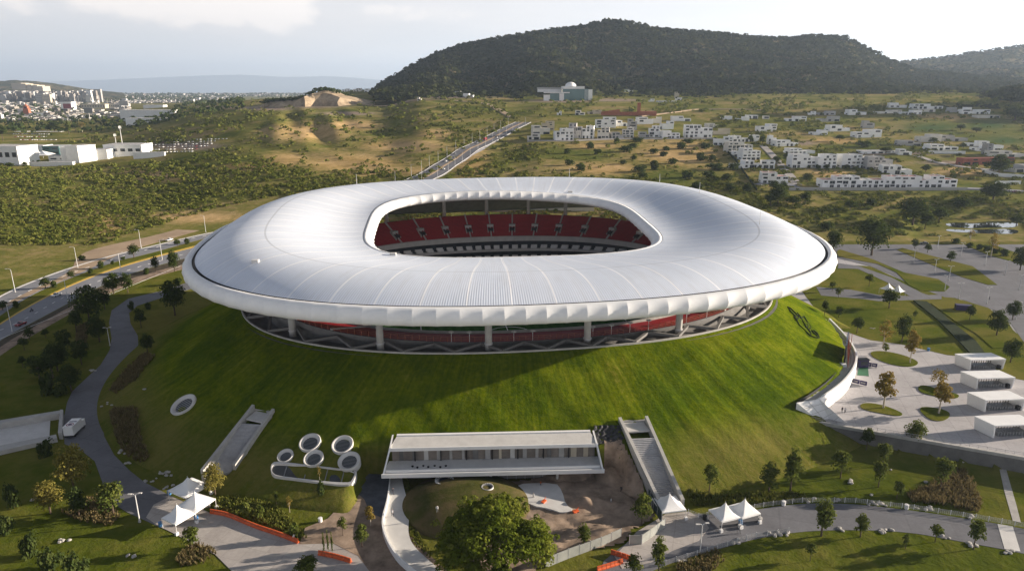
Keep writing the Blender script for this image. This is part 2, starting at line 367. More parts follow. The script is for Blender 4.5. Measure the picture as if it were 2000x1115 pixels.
# ---- the ground: one sheet out to the horizon
def build_ground():
    t = np.concatenate([np.linspace(-1.9, -.95, 24)[:-1], np.linspace(-.95, .95, 330), np.linspace(.95, 1.9, 24)[1:]])
    Y = np.concatenate([np.linspace(45, 430, 130)[:-1], np.geomspace(430, 2600, 210)[:-1], np.geomspace(2600, 16000, 36)])
    T, YY = np.meshgrid(t, Y); X = T * YY; Z = land(X, YY); nr, nc = T.shape
    m, d = mound(X, YY); Z = np.where(d < 34, np.minimum(Z, -1.5), Z); Z = np.where(d < -14, -3, Z)
    idx = np.arange(nr * nc).reshape(nr, nc)
    Fc = np.stack([idx[:-1, :-1], idx[:-1, 1:], idx[1:, 1:], idx[1:, :-1]], -1).reshape(-1, 4)
    px, py = toPixA(X, YY, Z)
    def blob(cx, cy, rx, ry): return np.exp(-(((px - cx) / rx) ** 2 + ((py - cy) / ry) ** 2))
    dry = np.zeros_like(px)
    for b in [(690, 318, 120, 22), (560, 312, 60, 16), (780, 285, 90, 14), (850, 262, 40, 10), (600, 258, 90, 22), (760, 335, 110, 10), (480, 325, 60, 8), (330, 345, 60, 12), (200, 440, 50, 22), (290, 335, 60, 8), (380, 425, 110, 12), (1330, 300, 110, 30), (1180, 330, 90, 14), (690, 245, 60, 12), (1160, 285, 60, 8), (1880, 335, 60, 14), (1630, 275, 60, 8), (1620, 340, 50, 8), (1850, 228, 70, 6), (920, 320, 40, 40)]:
        dry = np.maximum(dry, blob(*b))
    bare = np.zeros_like(px)
    for b in [(600, 205, 90, 7), (680, 222, 60, 4), (520, 212, 60, 5), (1100, 197, 70, 4), (1200, 196, 60, 3), (1700, 300, 40, 4), (420, 210, 60, 4), (365, 286, 80, 9), (860, 190, 120, 3), (1560, 280, 40, 5), (1800, 300, 30, 4), (1850, 318, 60, 4)]:
        bare = np.maximum(bare, blob(*b))
    gr = np.maximum(blob(1820, 250, 70, 10), np.maximum(blob(1930, 245, 50, 9), blob(1960, 275, 50, 10)))
    lawn = ((YY < 400) & (X > -205 + (YY - 300) * .12)).astype(float)
    me = npmesh('ground', np.stack([X, YY, Z], -1), Fc, None, True, {'dry': dry.ravel(), 'bare': bare.ravel(), 'lawn': lawn.ravel(), 'park': gr.ravel()})
    m, nt, b = base('ground', 1.0, 0); p = pos(nt)
    f1 = noise(nt, p, .012, 8, .65, .5); f2 = noise(nt, p, .16, 6, .7)
    mm = nn(nt, 'ShaderNodeMath', operation='MULTIPLY_ADD'); nt.links.new(f2, mm.inputs[0]); mm.inputs[1].default_value = .55; nt.links.new(f1, mm.inputs[2])
    scrub = ramp(nt, mm.outputs[0], [(.5, (.055, .076, .016)), (.66, (.105, .122, .026)), (.8, (.185, .170, .050)), (.95, (.30, .225, .105))])
    dr = ramp(nt, mm.outputs[0], [(.5, (.16, .14, .042)), (.68, (.36, .25, .10)), (.9, (.52, .36, .18))])
    ba = ramp(nt, f2, [(.3, (.20, .155, .12)), (.7, (.34, .27, .21))])
    lw = ramp(nt, mm.outputs[0], [(.5, (.040, .060, .008)), (.68, (.080, .098, .012)), (.92, (.16, .145, .035))])
    pk = ramp(nt, f2, [(.3, (.045, .085, .028)), (.7, (.085, .125, .045))])
    def noisy(name, gain=1.4):
        a = nn(nt, 'ShaderNodeMath', operation='MULTIPLY_ADD'); a.use_clamp = True; nt.links.new(f2, a.inputs[0]); a.inputs[1].default_value = 1.3
        s = nn(nt, 'ShaderNodeMath', operation='MULTIPLY_ADD'); nt.links.new(attr(nt, name), s.inputs[0]); s.inputs[1].default_value = gain; s.inputs[2].default_value = -.95
        nt.links.new(s.outputs[0], a.inputs[2]); return a.outputs[0]
    c = mixc(nt, noisy('dry', 1.5), scrub, dr); c = mixc(nt, noisy('bare', 1.7), c, ba); c = mixc(nt, attr(nt, 'park'), c, pk); c = mixc(nt, attr(nt, 'lawn'), c, lw)
    nt.links.new(c, b.inputs['Base Color']); bump(nt, b, f2, .7, .8)
    me.materials.append(m); return tag(link('ground', me), kind='structure')
def toPixA(X, Y, Z):
    h = CH - Z; d = Y*CP + h*SP; return 1000 + F*X/d, 557.5 + F*(h*CP - Y*SP)/d
build_ground()

def smoothline(P, it=2):
    for _ in range(it):
        Q = [P[0]]
        for a, b in zip(P[:-1], P[1:]):
            Q += [(a[0]*.75 + b[0]*.25, a[1]*.75 + b[1]*.25), (a[0]*.25 + b[0]*.75, a[1]*.25 + b[1]*.75)]
        P = Q + [P[-1]]
    return P
def smoothloop(P, it=2):
    for _ in range(it):
        Q = []
        for a, b in zip(P, P[1:] + P[:1]):
            Q += [(a[0]*.75 + b[0]*.25, a[1]*.75 + b[1]*.25), (a[0]*.25 + b[0]*.75, a[1]*.25 + b[1]*.75)]
        P = Q
    return P
def flat(name, P, mat, z=0.0, lift=.04, thick=.3, smooth=0):
    "a flat sheet with an edge, outlined on the ground"
    if smooth: P = smoothloop(P, smooth)
    pts = [tuple(at(x, y, z + lift)[:2]) for x, y in P]
    o = MB().prism(pts, z - thick, z + lift).build(name, M[mat] if isinstance(mat, str) else mat); return tag(o, kind='structure')
def band(name, A, B, mat, z=0.0, lift=.04, it=2, thick=.25):
    "strip between two edge lines given along its length"
    A, B = smoothline(A, it), smoothline(B, it)
    def res(P, n):
        w = [at(x, y, z + lift) for x, y in P]; s = np.concatenate([[0], np.cumsum([(w[i+1]-w[i]).length for i in range(len(w)-1)])])
        q = np.linspace(0, s[-1], n); return np.stack([np.interp(q, s, [p[k] for p in w]) for k in range(3)], -1)
    n = 60; a, b = res(A, n), res(B, n); m = MB(); lo = np.array([0, 0, thick])
    m.add(np.concatenate([a, b, a - lo, b - lo]), [(i, i+1, n+i+1, n+i) for i in range(n-1)] + [(i+1, i, 2*n+i, 2*n+i+1) for i in range(n-1)] + [(n+i, n+i+1, 3*n+i+1, 3*n+i) for i in range(n-1)])
    return tag(m.build(name, M[mat] if isinstance(mat, str) else mat), kind='structure')
def draped(name, line, width, mat, lift=.35, n=90):
    "a road laid over rolling land; line holds (px, py)"
    w = np.array([hit(x, y, land)[:] for x, y in line]); s = np.concatenate([[0], np.cumsum(np.hypot(*(np.diff(w[:, :2], axis=0).T)))])
    q = np.linspace(0, s[-1], n); x, y = np.interp(q, s, w[:, 0]), np.interp(q, s, w[:, 1])
    for _ in range(6): x[1:-1] = (x[:-2] + 2*x[1:-1] + x[2:]) / 4; y[1:-1] = (y[:-2] + 2*y[1:-1] + y[2:]) / 4
    tx, ty = np.gradient(x), np.gradient(y); l = np.hypot(tx, ty); nx, ny = -ty / l, tx / l; V = []
    zc = np.max([land(x + nx*k*width/2, y + ny*k*width/2) for k in (-1, -.5, 0, .5, 1)], axis=0) + lift
    for k in (-1, 1): V.append(np.stack([x + nx*k*width/2, y + ny*k*width/2, zc], -1))
    for k in (-1, 1): V.append(np.stack([x + nx*k*(width/2 + 2.5), y + ny*k*(width/2 + 2.5), zc - 3], -1))
    V = np.concatenate(V); m = MB()
    m.add(V, [(i, i+1, n+i+1, n+i) for i in range(n-1)] + [(2*n+i, 2*n+i+1, i+1, i) for i in range(n-1)] + [(n+i, n+i+1, 3*n+i+1, 3*n+i) for i in range(n-1)])
    tag(m.build(name, M[mat]), kind='structure'); return x, y, zc, nx, ny

# ------------------------------------------------------------------ the stadium
TH = lambda n: np.linspace(0, 2*np.pi, n, endpoint=False)
def ring(th, a, b, n, phi=SPHI, off=0.0):
    r = rim_r(th, a, b, n); u, v = r*np.cos(th), r*np.sin(th)
    if np.any(off):
        du, dv = np.roll(u, -1) - np.roll(u, 1), np.roll(v, -1) - np.roll(v, 1); l = np.hypot(du, dv); u, v = u + dv/l*off, v - du/l*off
    return u*math.cos(phi) - v*math.sin(phi) + STX, u*math.sin(phi) + v*math.cos(phi) + STY
def rring(th, a, b, n, phi, off=0.0): x, y = ring(th, a, b, n, phi, off); return x, y - 1.17
def bring(th, a, b, n=2.6): x, y = ring(th, a, b, n); return x, y + 2.0
def zo(th): return 41.24 - .24*np.sin(th) + .19*np.cos(th) + 1.45*np.cos(2*th) + .34*np.sin(2*th)
def zi(th): return 45.44 + 3.73*np.sin(th) - .47*np.cos(th) - .74*np.cos(2*th) - .28*np.sin(2*th)
OUT, INN = (104.2, 85.55, 2.78), (52.2, 45.5, 3.46)
PO, PI_ = .165, .10
def roof_at(th, s):
    xo, yo = rring(th, *OUT, phi=PO); xi, yi = rring(th, *INN, phi=PI_); a, b = zi(th), zo(th)
    return xi + (xo-xi)*s, yi + (yo-yi)*s, a + (b-a)*s + (6.24 + 2.8*np.sin(th))*6.75*s*s*(1-s)
def loopgrid(rows, close=True):
    "rows: list of (x,y,z) arrays of equal length, looped"
    n = len(rows[0][0]); V = np.concatenate([np.stack(np.broadcast_arrays(*r), -1) for r in rows]); k = np.arange(n); q = (k+1) % n
    return V, np.concatenate([np.stack([i*n+k, i*n+q, (i+1)*n+q, (i+1)*n+k], -1) for i in range(len(rows)-1)])
stadium = empty('stadium', (STX, STY, 0), 0, 'large oval stadium with white ring roof standing on a grass volcano', 'stadium')
def part(name, V, Fc, mat, parent=stadium, smooth=False, attrs=None):
    V = np.asarray(V, float) - np.array(stadium.location)
    return link(name, npmesh(name, V, Fc, mat, smooth, attrs), parent)
def mpart(mb, name, mat, parent=stadium, smooth=False):
    o = stadium.location; mb.v = [(p[0]-o[0], p[1]-o[1], p[2]-o[2]) for p in mb.v]; return mb.build(name, mat, parent, smooth)

def roof_mat():
    m, nt, b = base('roof_sheet', .48, .5); u, v = attr(nt, 'u'), attr(nt, 'v'); L = nt.links.new
    def mth(op, a, c=0.0, clamp=False):
        n = nn(nt, 'ShaderNodeMath', operation=op); n.use_clamp = clamp
        for i, s in enumerate((a, c)):
            if isinstance(s, (int, float)): n.inputs[i].default_value = s
            else: L(s, n.inputs[i])
        return n.outputs[0]
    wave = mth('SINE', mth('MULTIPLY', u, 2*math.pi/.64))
    # pale double joint strips every 11.4 m, broken along their length
    fr = mth('FRACT', mth('DIVIDE', u, 11.4)); fr2 = mth('FRACT', mth('ADD', mth('DIVIDE', u, 11.4), mth('MULTIPLY', v, .07)))
    s1 = mth('LESS_THAN', mth('ABSOLUTE', mth('SUBTRACT', fr, .5)), .017); s2 = mth('LESS_THAN', mth('ABSOLUTE', mth('SUBTRACT', fr2, .57)), .014)
    strip = mth('MAXIMUM', s1, s2)
    groove = mth('LESS_THAN', mth('ABSOLUTE', mth('SUBTRACT', v, .60)), .0055)
    n1 = noise(nt, pos(nt), .05, 6, .6); n2 = noise(nt, pos(nt), .5, 5, .7)
    pan = nn(nt, 'ShaderNodeTexWhiteNoise', noise_dimensions='2D'); cv = nn(nt, 'ShaderNodeCombineXYZ'); L(mth('FLOOR', mth('DIVIDE', u, 3.8)), cv.inputs[0]); L(mth('FLOOR', mth('MULTIPLY', v, 3)), cv.inputs[1]); L(cv.outputs[0], pan.inputs['Vector'])
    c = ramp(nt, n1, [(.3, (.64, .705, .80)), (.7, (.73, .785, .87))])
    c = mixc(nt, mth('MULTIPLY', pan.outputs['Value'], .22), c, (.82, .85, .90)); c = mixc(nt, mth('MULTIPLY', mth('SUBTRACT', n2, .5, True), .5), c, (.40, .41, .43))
    c = mixc(nt, mth('MULTIPLY', mth('ADD', mth('MULTIPLY', wave, .5), .5), .45), c, (.44, .47, .53))  # shading between the ribs painted into the sheet colour
    c = mixc(nt, mth('MULTIPLY', strip, .75), c, (.93, .93, .93)); c = mixc(nt, mth('MULTIPLY', groove, .45), c, (.25, .27, .30))
    sv = nn(nt, 'ShaderNodeCombineXYZ'); L(mth('MULTIPLY', u, .45), sv.inputs[0]); L(mth('MULTIPLY', v, 2.2), sv.inputs[1]); sn = noise(nt, sv.outputs[0], 1.0, 6, .7); c = mixc(nt, mth('MULTIPLY', mth('SUBTRACT', sn, .48, True), 1.5), c, (.48, .49, .50))
    L(c, b.inputs['Base Color']); b.inputs['Metallic'].default_value = .05
    L(mth('ADD', mth('MULTIPLY', n2, .2), .36), b.inputs['Roughness'])
    bump(nt, b, wave, .4, .04); return m
def build_roof():
    n = 520; th = TH(n); S = np.linspace(0, 1, 29); rows = [roof_at(th, s) for s in S]
    xo, yo = rring(th, *OUT, phi=PO); u = np.concatenate([[0], np.cumsum(np.hypot(np.diff(np.append(xo, xo[0])), np.diff(np.append(yo, yo[0]))))])
    rows = [tuple(np.append(a, a[0]) for a in r) for r in rows]; N = n + 1      # open seam so that u does not wrap
    V = np.concatenate([np.stack(r, -1) for r in rows]); k = np.arange(n)
    Fc = np.concatenate([np.stack([i*N+k, (i+1)*N+k, (i+1)*N+k+1, i*N+k+1], -1) for i in range(len(S)-1)])
    part('roof', V, Fc, roof_mat(), smooth=True, attrs={'u': np.tile(u, len(S)), 'v': np.repeat(S, N)})
    # dark gutter between roof sheet and rim
    def offring(th, base_, off, z, phi): x, y = rring(th, *base_, phi=phi, off=off); return (x, y, z)
    th2 = TH(104*6); z0 = zo(th2)
    V, Fc = loopgrid([offring(th2, OUT, -.1, z0 - .05, PO), offring(th2, OUT, .05, z0 - .7, PO), offring(th2, OUT, .9, z0 - .75, PO), offring(th2, OUT, .95, z0 - .3, PO)])
    part('gutter', V, Fc, M['dark'])
    # outer rim: membrane pulled in between ribs
    t = (np.arange(104*6) % 6) / 6.0; pull = 4*t*(1-t); wob = .75 + .5*np.abs(np.sin(np.arange(104*6)//6 * 12.9898) * 43758.5453 % 1)
    prof = [(.85, -.35, 0), (1.0, .1, .05), (1.8, .3, .3), (2.8, -.1, .7), (3.5, -1.0, 1.0), (3.85, -2.2, 1.0), (3.6, -3.4, .8), (2.7, -4.4, .5), (1.2, -4.9, .25), (-1, -5.0, 0), (-4.5, -4.7, 0)]
    V, Fc = loopgrid([offring(th2, OUT, o - .31*w*pull*wob, z0 + dz + (.10*w*pull), PO) for o, dz, w in prof])
    rm, nt, b = base('rim_membrane', .55, .35); f = noise(nt, pos(nt), .25, 6, .65); nt.links.new(ramp(nt, f, [(.3, (.70, .71, .71)), (.7, (.80, .80, .79))]), b.inputs['Base Color'])
    o = part('outer_rim', V, Fc, rm); me = o.data; me.polygons.foreach_set('use_smooth', [True]*len(me.polygons))
    mk = np.zeros(len(me.edges), bool); ev = np.zeros(len(me.edges)*2, np.int32); me.edges.foreach_get('vertices', ev); ev = ev.reshape(-1, 2); nl = 104*6
    mk = (ev[:, 0] % nl == ev[:, 1] % nl) & (ev[:, 0] % 6 == 0); a = me.attributes.new('sharp_edge', 'BOOLEAN', 'EDGE'); a.data.foreach_set('value', mk)
    # inner rim
    n3 = 64*6; th3 = TH(n3); z1 = zi(th3); t = (np.arange(n3) % 6) / 6.0; pull = 4*t*(1-t)
    prof = [(.35, -.9, 0), (-.15, -.9, 0), (-.2, -.05, 0), (-1.1, .0, .3), (-2.4, -.5, .8), (-3.4, -1.3, 1), (-3.8, -2.2, 1), (-3.4, -3.1, .7), (-2.2, -3.7, .3), (1.0, -3.9, 0)]
    V, Fc = loopgrid([offring(th3, INN, o + .32*w*pull, z1 + dz, PI_) for o, dz, w in prof])
    o = part('inner_rim', V, Fc, rm); me = o.data; me.polygons.foreach_set('use_smooth', [True]*len(me.polygons))
    ev = np.zeros(len(me.edges)*2, np.int32); me.edges.foreach_get('vertices', ev); ev = ev.reshape(-1, 2)
    a = me.attributes.new('sharp_edge', 'BOOLEAN', 'EDGE'); a.data.foreach_set('value', (ev[:, 0] % n3 == ev[:, 1] % n3) & (ev[:, 0] % 6 == 0))
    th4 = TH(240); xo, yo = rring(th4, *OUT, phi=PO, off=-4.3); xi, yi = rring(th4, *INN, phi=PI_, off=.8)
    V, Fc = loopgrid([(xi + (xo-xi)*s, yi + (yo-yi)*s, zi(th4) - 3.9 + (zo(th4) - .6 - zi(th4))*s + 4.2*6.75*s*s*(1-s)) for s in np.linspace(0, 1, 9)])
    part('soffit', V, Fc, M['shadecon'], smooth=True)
    # small things on the roof: hatches and lightning rods
    for thx, s in ((3.75, .80), (.98, .12), (3.93, .02)):
        x, y, z = [float(q[0]) for q in roof_at(np.array([thx, thx+.01]), s)]
        mpart(MB().box(x-.9, x+.9, y-.6, y+.6, z-.2, z+.55).add([(x-1,y-.7,z+.55),(x+1,y-.7,z+.55),(x+1,y+.7,z+.55),(x-1,y+.7,z+.55),(x-.8,y-.5,z+.72),(x+.8,y-.5,z+.72),(x+.8,y+.5,z+.72),(x-.8,y+.5,z+.72)], [(3,2,1,0),(4,5,6,7),(0,1,5,4),(1,2,6,5),(2,3,7,6),(3,0,4,7)]), 'roof_hatch', M['palecon'])
    for thx, s in ((2.35, .6), (1.05, .55), (.55, .6), (.25, .6), (5.9, .62)):
        x, y, z = [float(q[0]) for q in roof_at(np.array([thx, thx+.01]), s)]
        mpart(MB().tube([(x,y,z-.2),(x,y,z+4.5)], [.11,.05], 6), 'lightning_rod', M['steel'])
build_roof()

BT = lambda th, k: k*np.sin(th)
def seat_rows(name, a0, b0, z0, k0, a1, b1, z1, k1, rows, mat, n=2.6):
    th = TH(260); rr = []
    for i in range(rows):
        s0, s1 = i/rows, (i+1)/rows
        z = z0 + (z1-z0)*(i+1)/rows + BT(th, k0 + (k1-k0)*(i+1)/rows); zp = z0 + (z1-z0)*i/rows + BT(th, k0 + (k1-k0)*i/rows)
        x, y = bring(th, a0+(a1-a0)*s0, b0+(b1-b0)*s0, n); rr.append((x, y, zp)); rr.append((x, y, z))
        x, y = bring(th, a0+(a1-a0)*s1, b0+(b1-b0)*s1, n); rr.append((x, y, z))
    V, Fc = loopgrid(rr); return part(name, V, Fc, mat)
def stand_pt(th, s, lo, hi, n=2.6):
    (a0, b0, z0, k0), (a1, b1, z1, k1) = lo, hi; t = np.array([th, th+.001]); x, y = bring(t, a0+(a1-a0)*s, b0+(b1-b0)*s, n)
    return Vector((x[0], y[0], z0+(z1-z0)*s + (k0+(k1-k0)*s)*math.sin(th)))
def seat_mat():
    m, nt, b = base('seat_rows', .55, .25); p = pos(nt); f = noise(nt, p, 1.6, 3, .6); g = noise(nt, p, .07, 4)
    c = ramp(nt, f, [(.3, (.17, .010, .014)), (.7, (.34, .020, .026))]); c = mixc(nt, .25, c, ramp(nt, g, [(.35, (.14, .012, .018)), (.65, (.36, .03, .03))]))
    nt.links.new(c, b.inputs['Base Color']); return m
M['seatrow'] = seat_mat()
LO = ((58, 38, 1.5, 0), (72.5, 53.5, 13.5, 0)); UP = ((75, 57, 23.5, 2.6), (87, 68, 28.7, 6.2))
def build_bowl():
    seat_rows('lower_stand', *LO[0], *LO[1], 16, M['seatrow']); seat_rows('upper_stand', *UP[0], *UP[1], 18, M['seatrow'])
    th = TH(200)
    def rg(a, b, z, k=0): x, y = bring(th, a, b, 2.6); return (x, y, z + BT(th, k))
    V, Fc = loopgrid([rg(57.7, 37.7, .02), rg(57.7, 37.7, 1.7), rg(58.1, 38.1, 1.7)]); part('perimeter_wall', V, Fc, M['concrete'])
    # two levels of boxes: dark recess, slab edges, row of pale seats in each
    V, Fc = loopgrid([rg(72.4, 53.4, 13.3), rg(76.5, 57.5, 13.3), rg(76.5, 57.5, 23, 2.2)]); part('box_level_wall', V, Fc, M['glass'])
    for z in (14.6, 18.6):
        k = 1.6 if z > 16 else .8
        V, Fc = loopgrid([rg(73.0, 54.0, z, k), rg(73.0, 54.0, z+1.0, k), rg(73.4, 54.4, z+1.0, k), rg(73.6, 54.6, z+.6, k), rg(77, 58, z+.6, k)]); part('box_balcony', V, Fc, M['concrete'])
    V, Fc = loopgrid([rg(76.4, 57.4, 21.9, 2.6), rg(74.4, 56.2, 21.9, 2.6), rg(74.3, 56.1, 24.2, 2.6), rg(75.0, 56.9, 24.2, 2.6), rg(75.2, 57.1, 23.5, 2.6)]); part('fascia', V, Fc, M['concrete'])
    for lev, k in ((15.2, .8), (19.2, 1.6)):
        for i in range(84):
            t0 = 2*math.pi*i/84
            if -.72 < math.sin(t0) < .05 and False: continue
            if math.sin(t0) < -.1: continue              # the near side's boxes are hidden behind the roof
            m = MB(); tt = np.linspace(t0 + .012, t0 + .058, 4)
            for row in range(2):
                xa, ya = bring(np.append(tt, 9), 74.0 + row*.9, 55.0 + row*.9, 2.6); xb, yb = bring(np.append(tt, 9), 74.9 + row*.9, 55.9 + row*.9, 2.6)
                for q in range(3):
                    z = lev + row*.55 + k*math.sin(t0); P = [(xa[q],ya[q]),(xa[q+1],ya[q+1]),(xb[q+1],yb[q+1]),(xb[q],yb[q])]; m.prism(P, z, z+.55); P2 = [((P[0][0]*.3+P[3][0]*.7), (P[0][1]*.3+P[3][1]*.7)), ((P[1][0]*.3+P[2][0]*.7), (P[1][1]*.3+P[2][1]*.7)), P[2], P[3]]; m.prism(P2, z+.551, z+1.25)
            mpart(m, 'box_seating', M['palecon'])
    # aisles and mouths of the passages in the upper stand
    K = 38
    for i in range(K):
        t0 = 2*math.pi*(i+.5)/K
        if math.sin(t0) < -.75: continue
        d = .0045; m = MB(); a, b, c, e = [stand_pt(t0 + q, s, *UP) for q, s in ((-d, 0), (d, 0), (d, 1), (-d, 1))]
        up = Vector((0, 0, .55)); m.add([a+up, b+up, c+up, e+up, a, b, c, e], [(0,1,2,3), (0,4,5,1), (1,5,6,2), (2,6,7,3), (3,7,4,0)]); mpart(m, 'aisle', M['concrete'])
        if math.sin(t0) < -.2: continue
        p0, p1 = stand_pt(t0, .20, *UP), stand_pt(t0, .48, *UP); out = (p1 - p0); out.z = 0; out.normalize(); s = Vector((-out.y, out.x, 0))
        m = MB(); z0 = p0.z - .2; z1 = p0.z + 2.9
        for sd in (-1, 1):
            q = [p0 + s*sd*1.15, p0 + s*sd*1.45, p0 + s*sd*1.45 + out*4.2, p0 + s*sd*1.15 + out*4.2]; m.prism([v[:2] for v in q], z0, [p0.z+.9, p0.z+.9, z1+.6, z1+.6])
        q = [p0 - s*1.45 + out*2.2, p0 + s*1.45 + out*2.2, p0 + s*1.45 + out*4.4, p0 - s*1.45 + out*4.4]; m.prism([v[:2] for v in q], z1 - .45, z1+.62)
        v = mpart(m, 'passage_mouth', M['concrete'])
        q = [p0 - s*1.14 + out*.4, p0 + s*1.14 + out*.4, p0 + s*1.14 + out*4.1, p0 - s*1.14 + out*4.1]
        mpart(MB().prism([w[:2] for w in q], z0, z1 - .9), 'opening', M['dark'], v).location = (0, 0, 0)
    # outer back of the bowl, concourse, ring beam on the crest of the mound
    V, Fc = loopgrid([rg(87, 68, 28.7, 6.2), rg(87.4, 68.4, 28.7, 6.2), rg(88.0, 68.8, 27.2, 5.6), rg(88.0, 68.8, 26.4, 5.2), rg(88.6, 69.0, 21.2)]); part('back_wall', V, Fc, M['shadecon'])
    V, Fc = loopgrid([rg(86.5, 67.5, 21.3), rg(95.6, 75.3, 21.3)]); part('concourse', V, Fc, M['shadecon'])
    th = TH(260)
    def rg2(o, z): x, y = ring(th, 95, 73, 2.4, off=o); return (x, y, z)
    V, Fc = loopgrid([rg2(-.3, 21.0), rg2(-.3, RIMZ+.35), rg2(.2, RIMZ+.35), rg2(.25, RIMZ-.6)]); part('ring_beam', V, Fc, M['concrete'])
    # zigzag braces from the ring beam up to the back of the stand
    nb = 72
    for i in range(nb):
        t0, t1 = 2*math.pi*i/nb, 2*math.pi*(i+1)/nb
        def P(t, hi):
            q = np.array([t, t+.001]); x, y = bring(q, 88.6, 69.2) if hi else ring(q, 94.5, 72.6, 2.4); return (x[0], y[0], (25.6 + 3.0*math.sin(t)) if hi else RIMZ+.35)
        a, b = (P(t0, True), P(t1, False)) if i % 2 else (P(t0, False), P(t1, True))
        mpart(MB().bar(a, b, .8, .8), 'brace', M['shadecon'])
    # rail round the top of the stand
    m = MB(); t = TH(240); x, y = bring(t, 87.2, 68.2, 2.6); z = 28.7 + BT(t, 6.2)
    for h in (.55, 1.1, 1.6):
        for i in range(240): j = (i+1) % 240; m.bar((x[i], y[i], z[i]+h), (x[j], y[j], z[j]+h), .07, .07)
    for i in range(0, 240): m.bar((x[i], y[i], z[i]), (x[i], y[i], z[i]+1.65), .09, .09)
    mpart(m, 'railing', M['brick'])
    # columns that carry the roof
    for tx in (-2.19, -1.80, -1.40, -1.02, -.45, -.1, .35, .72, 1.07, 1.30, 1.58, 1.86, 2.2, 2.75, 3.3, 3.75):
        q = np.array([tx, tx+.001]); near = math.sin(tx) < 0
        x, y = bring(q, 89.8, 70.6, 2.6); x, y = x[0], y[0]; top = 37.5 if near else 42.5; r = 1.0 if near else .85
        c = mpart(MB().tube([(x, y, 20.5), (x, y, top)], r, 20), 'column', M['concrete'], smooth=False)
        mpart(MB().lathe([(r*1.02, 23.0), (r*1.2, 23.0), (r*1.2, 23.4), (r*1.02, 23.4)], 20, x, y), 'collar', M['metal'], c)
    # lamps on the concourse rail
    for tx in (-1.36, -1.28, -1.2, -1.12, -1.95, -1.88, -1.7, -1.62, -.85, -.95):
        p = stand_pt(tx, 1.0, *UP); c = mpart(MB().tube([p, p + Vector((0, 0, 3.0))], .08, 6), 'lamp_post', M['steel'])
        mpart(MB().lathe([(.0, p.z+3.35), (.75, p.z+3.1), (.8, p.z+2.95), (0, p.z+2.95)], 12, p.x, p.y), 'lamp_head', M['palecon'], c)
build_bowl()
def build_pitch():
    c, s = math.cos(SPHI), math.sin(SPHI); W = lambda u, v: (u*c - v*s + STX, u*s + v*c + STY)
    th = TH(120); x, y = ring(th, 57.6, 37.6, 2.6); tag(MB().prism(list(zip(x, y)), -.6, .02).build('field_apron', M['green']), kind='structure')
    g, nt, b = base('pitch_grass', 1, 0); tc = nn(nt, 'ShaderNodeTexCoord'); w = nn(nt, 'ShaderNodeTexWave', wave_type='BANDS'); w.inputs['Scale'].default_value = .09; w.inputs['Distortion'].default_value = 0
    nt.links.new(tc.outputs['Object'], w.inputs['Vector']); nt.links.new(ramp(nt, w.outputs['Fac'], [(.45, (.025, .075, .016)), (.55, (.035, .095, .022))]), b.inputs['Base Color'])
    o = MB().box(-52, 52, -33.5, 33.5, -.4, .08).build('pitch', g, None, False, (STX, STY, 0)); o.rotation_euler = (0, 0, SPHI); tag(o, kind='structure')
    m = MB()
    def ln(u0, v0, u1, v1): a, b2 = W(u0, v0), W(u1, v1); m.bar((*a, .10), (*b2, .10), .35, .03)
    for q in ((-50,-32,50,-32),(-50,32,50,32),(-50,-32,-50,32),(50,-32,50,32),(0,-32,0,32),(-50,-20,-34,-20),(-50,20,-34,20),(-34,-20,-34,20),(50,-20,34,-20),(50,20,34,20),(34,-20,34,20)): ln(*q)
    for i in range(32): t0, t1 = 2*math.pi*i/32, 2*math.pi*(i+1)/32; ln(9.15*math.cos(t0), 9.15*math.sin(t0), 9.15*math.cos(t1), 9.15*math.sin(t1))
    tag(m.build('pitch_markings', M['white']), kind='structure')
build_pitch()
def stair_cut(wl, wr, zt, zb):
    q = [at(*wl[0], zt + 1.2), at(*wl[1], zb + 1.0), at(*wr[1], zb + 1.0), at(*wr[0], zt + 1.2)]; e0, e1 = (q[0]+q[3])/2, (q[1]+q[2])/2; d = (e1-e0)
    CUTS.append(([(p[0], p[1]) for p in q], zt - .3, zb - .3, e0 + d*.28, e0 + d*.94))
STAIRS = (('straight concrete stair in a walled cutting right of the entrance building', [(1213,823), (1290,985)], [(1259,821), (1330,985)], [(1227,868)], 8.8, .6, .2), ('concrete stair in a shaded walled cutting beside the round skylights', [(498,799), (398,927)], [(532,806), (455,915)], [(496,843)], 9.3, 2.0, .2))
for q in STAIRS: stair_cut(q[1], q[2], q[4], q[5])
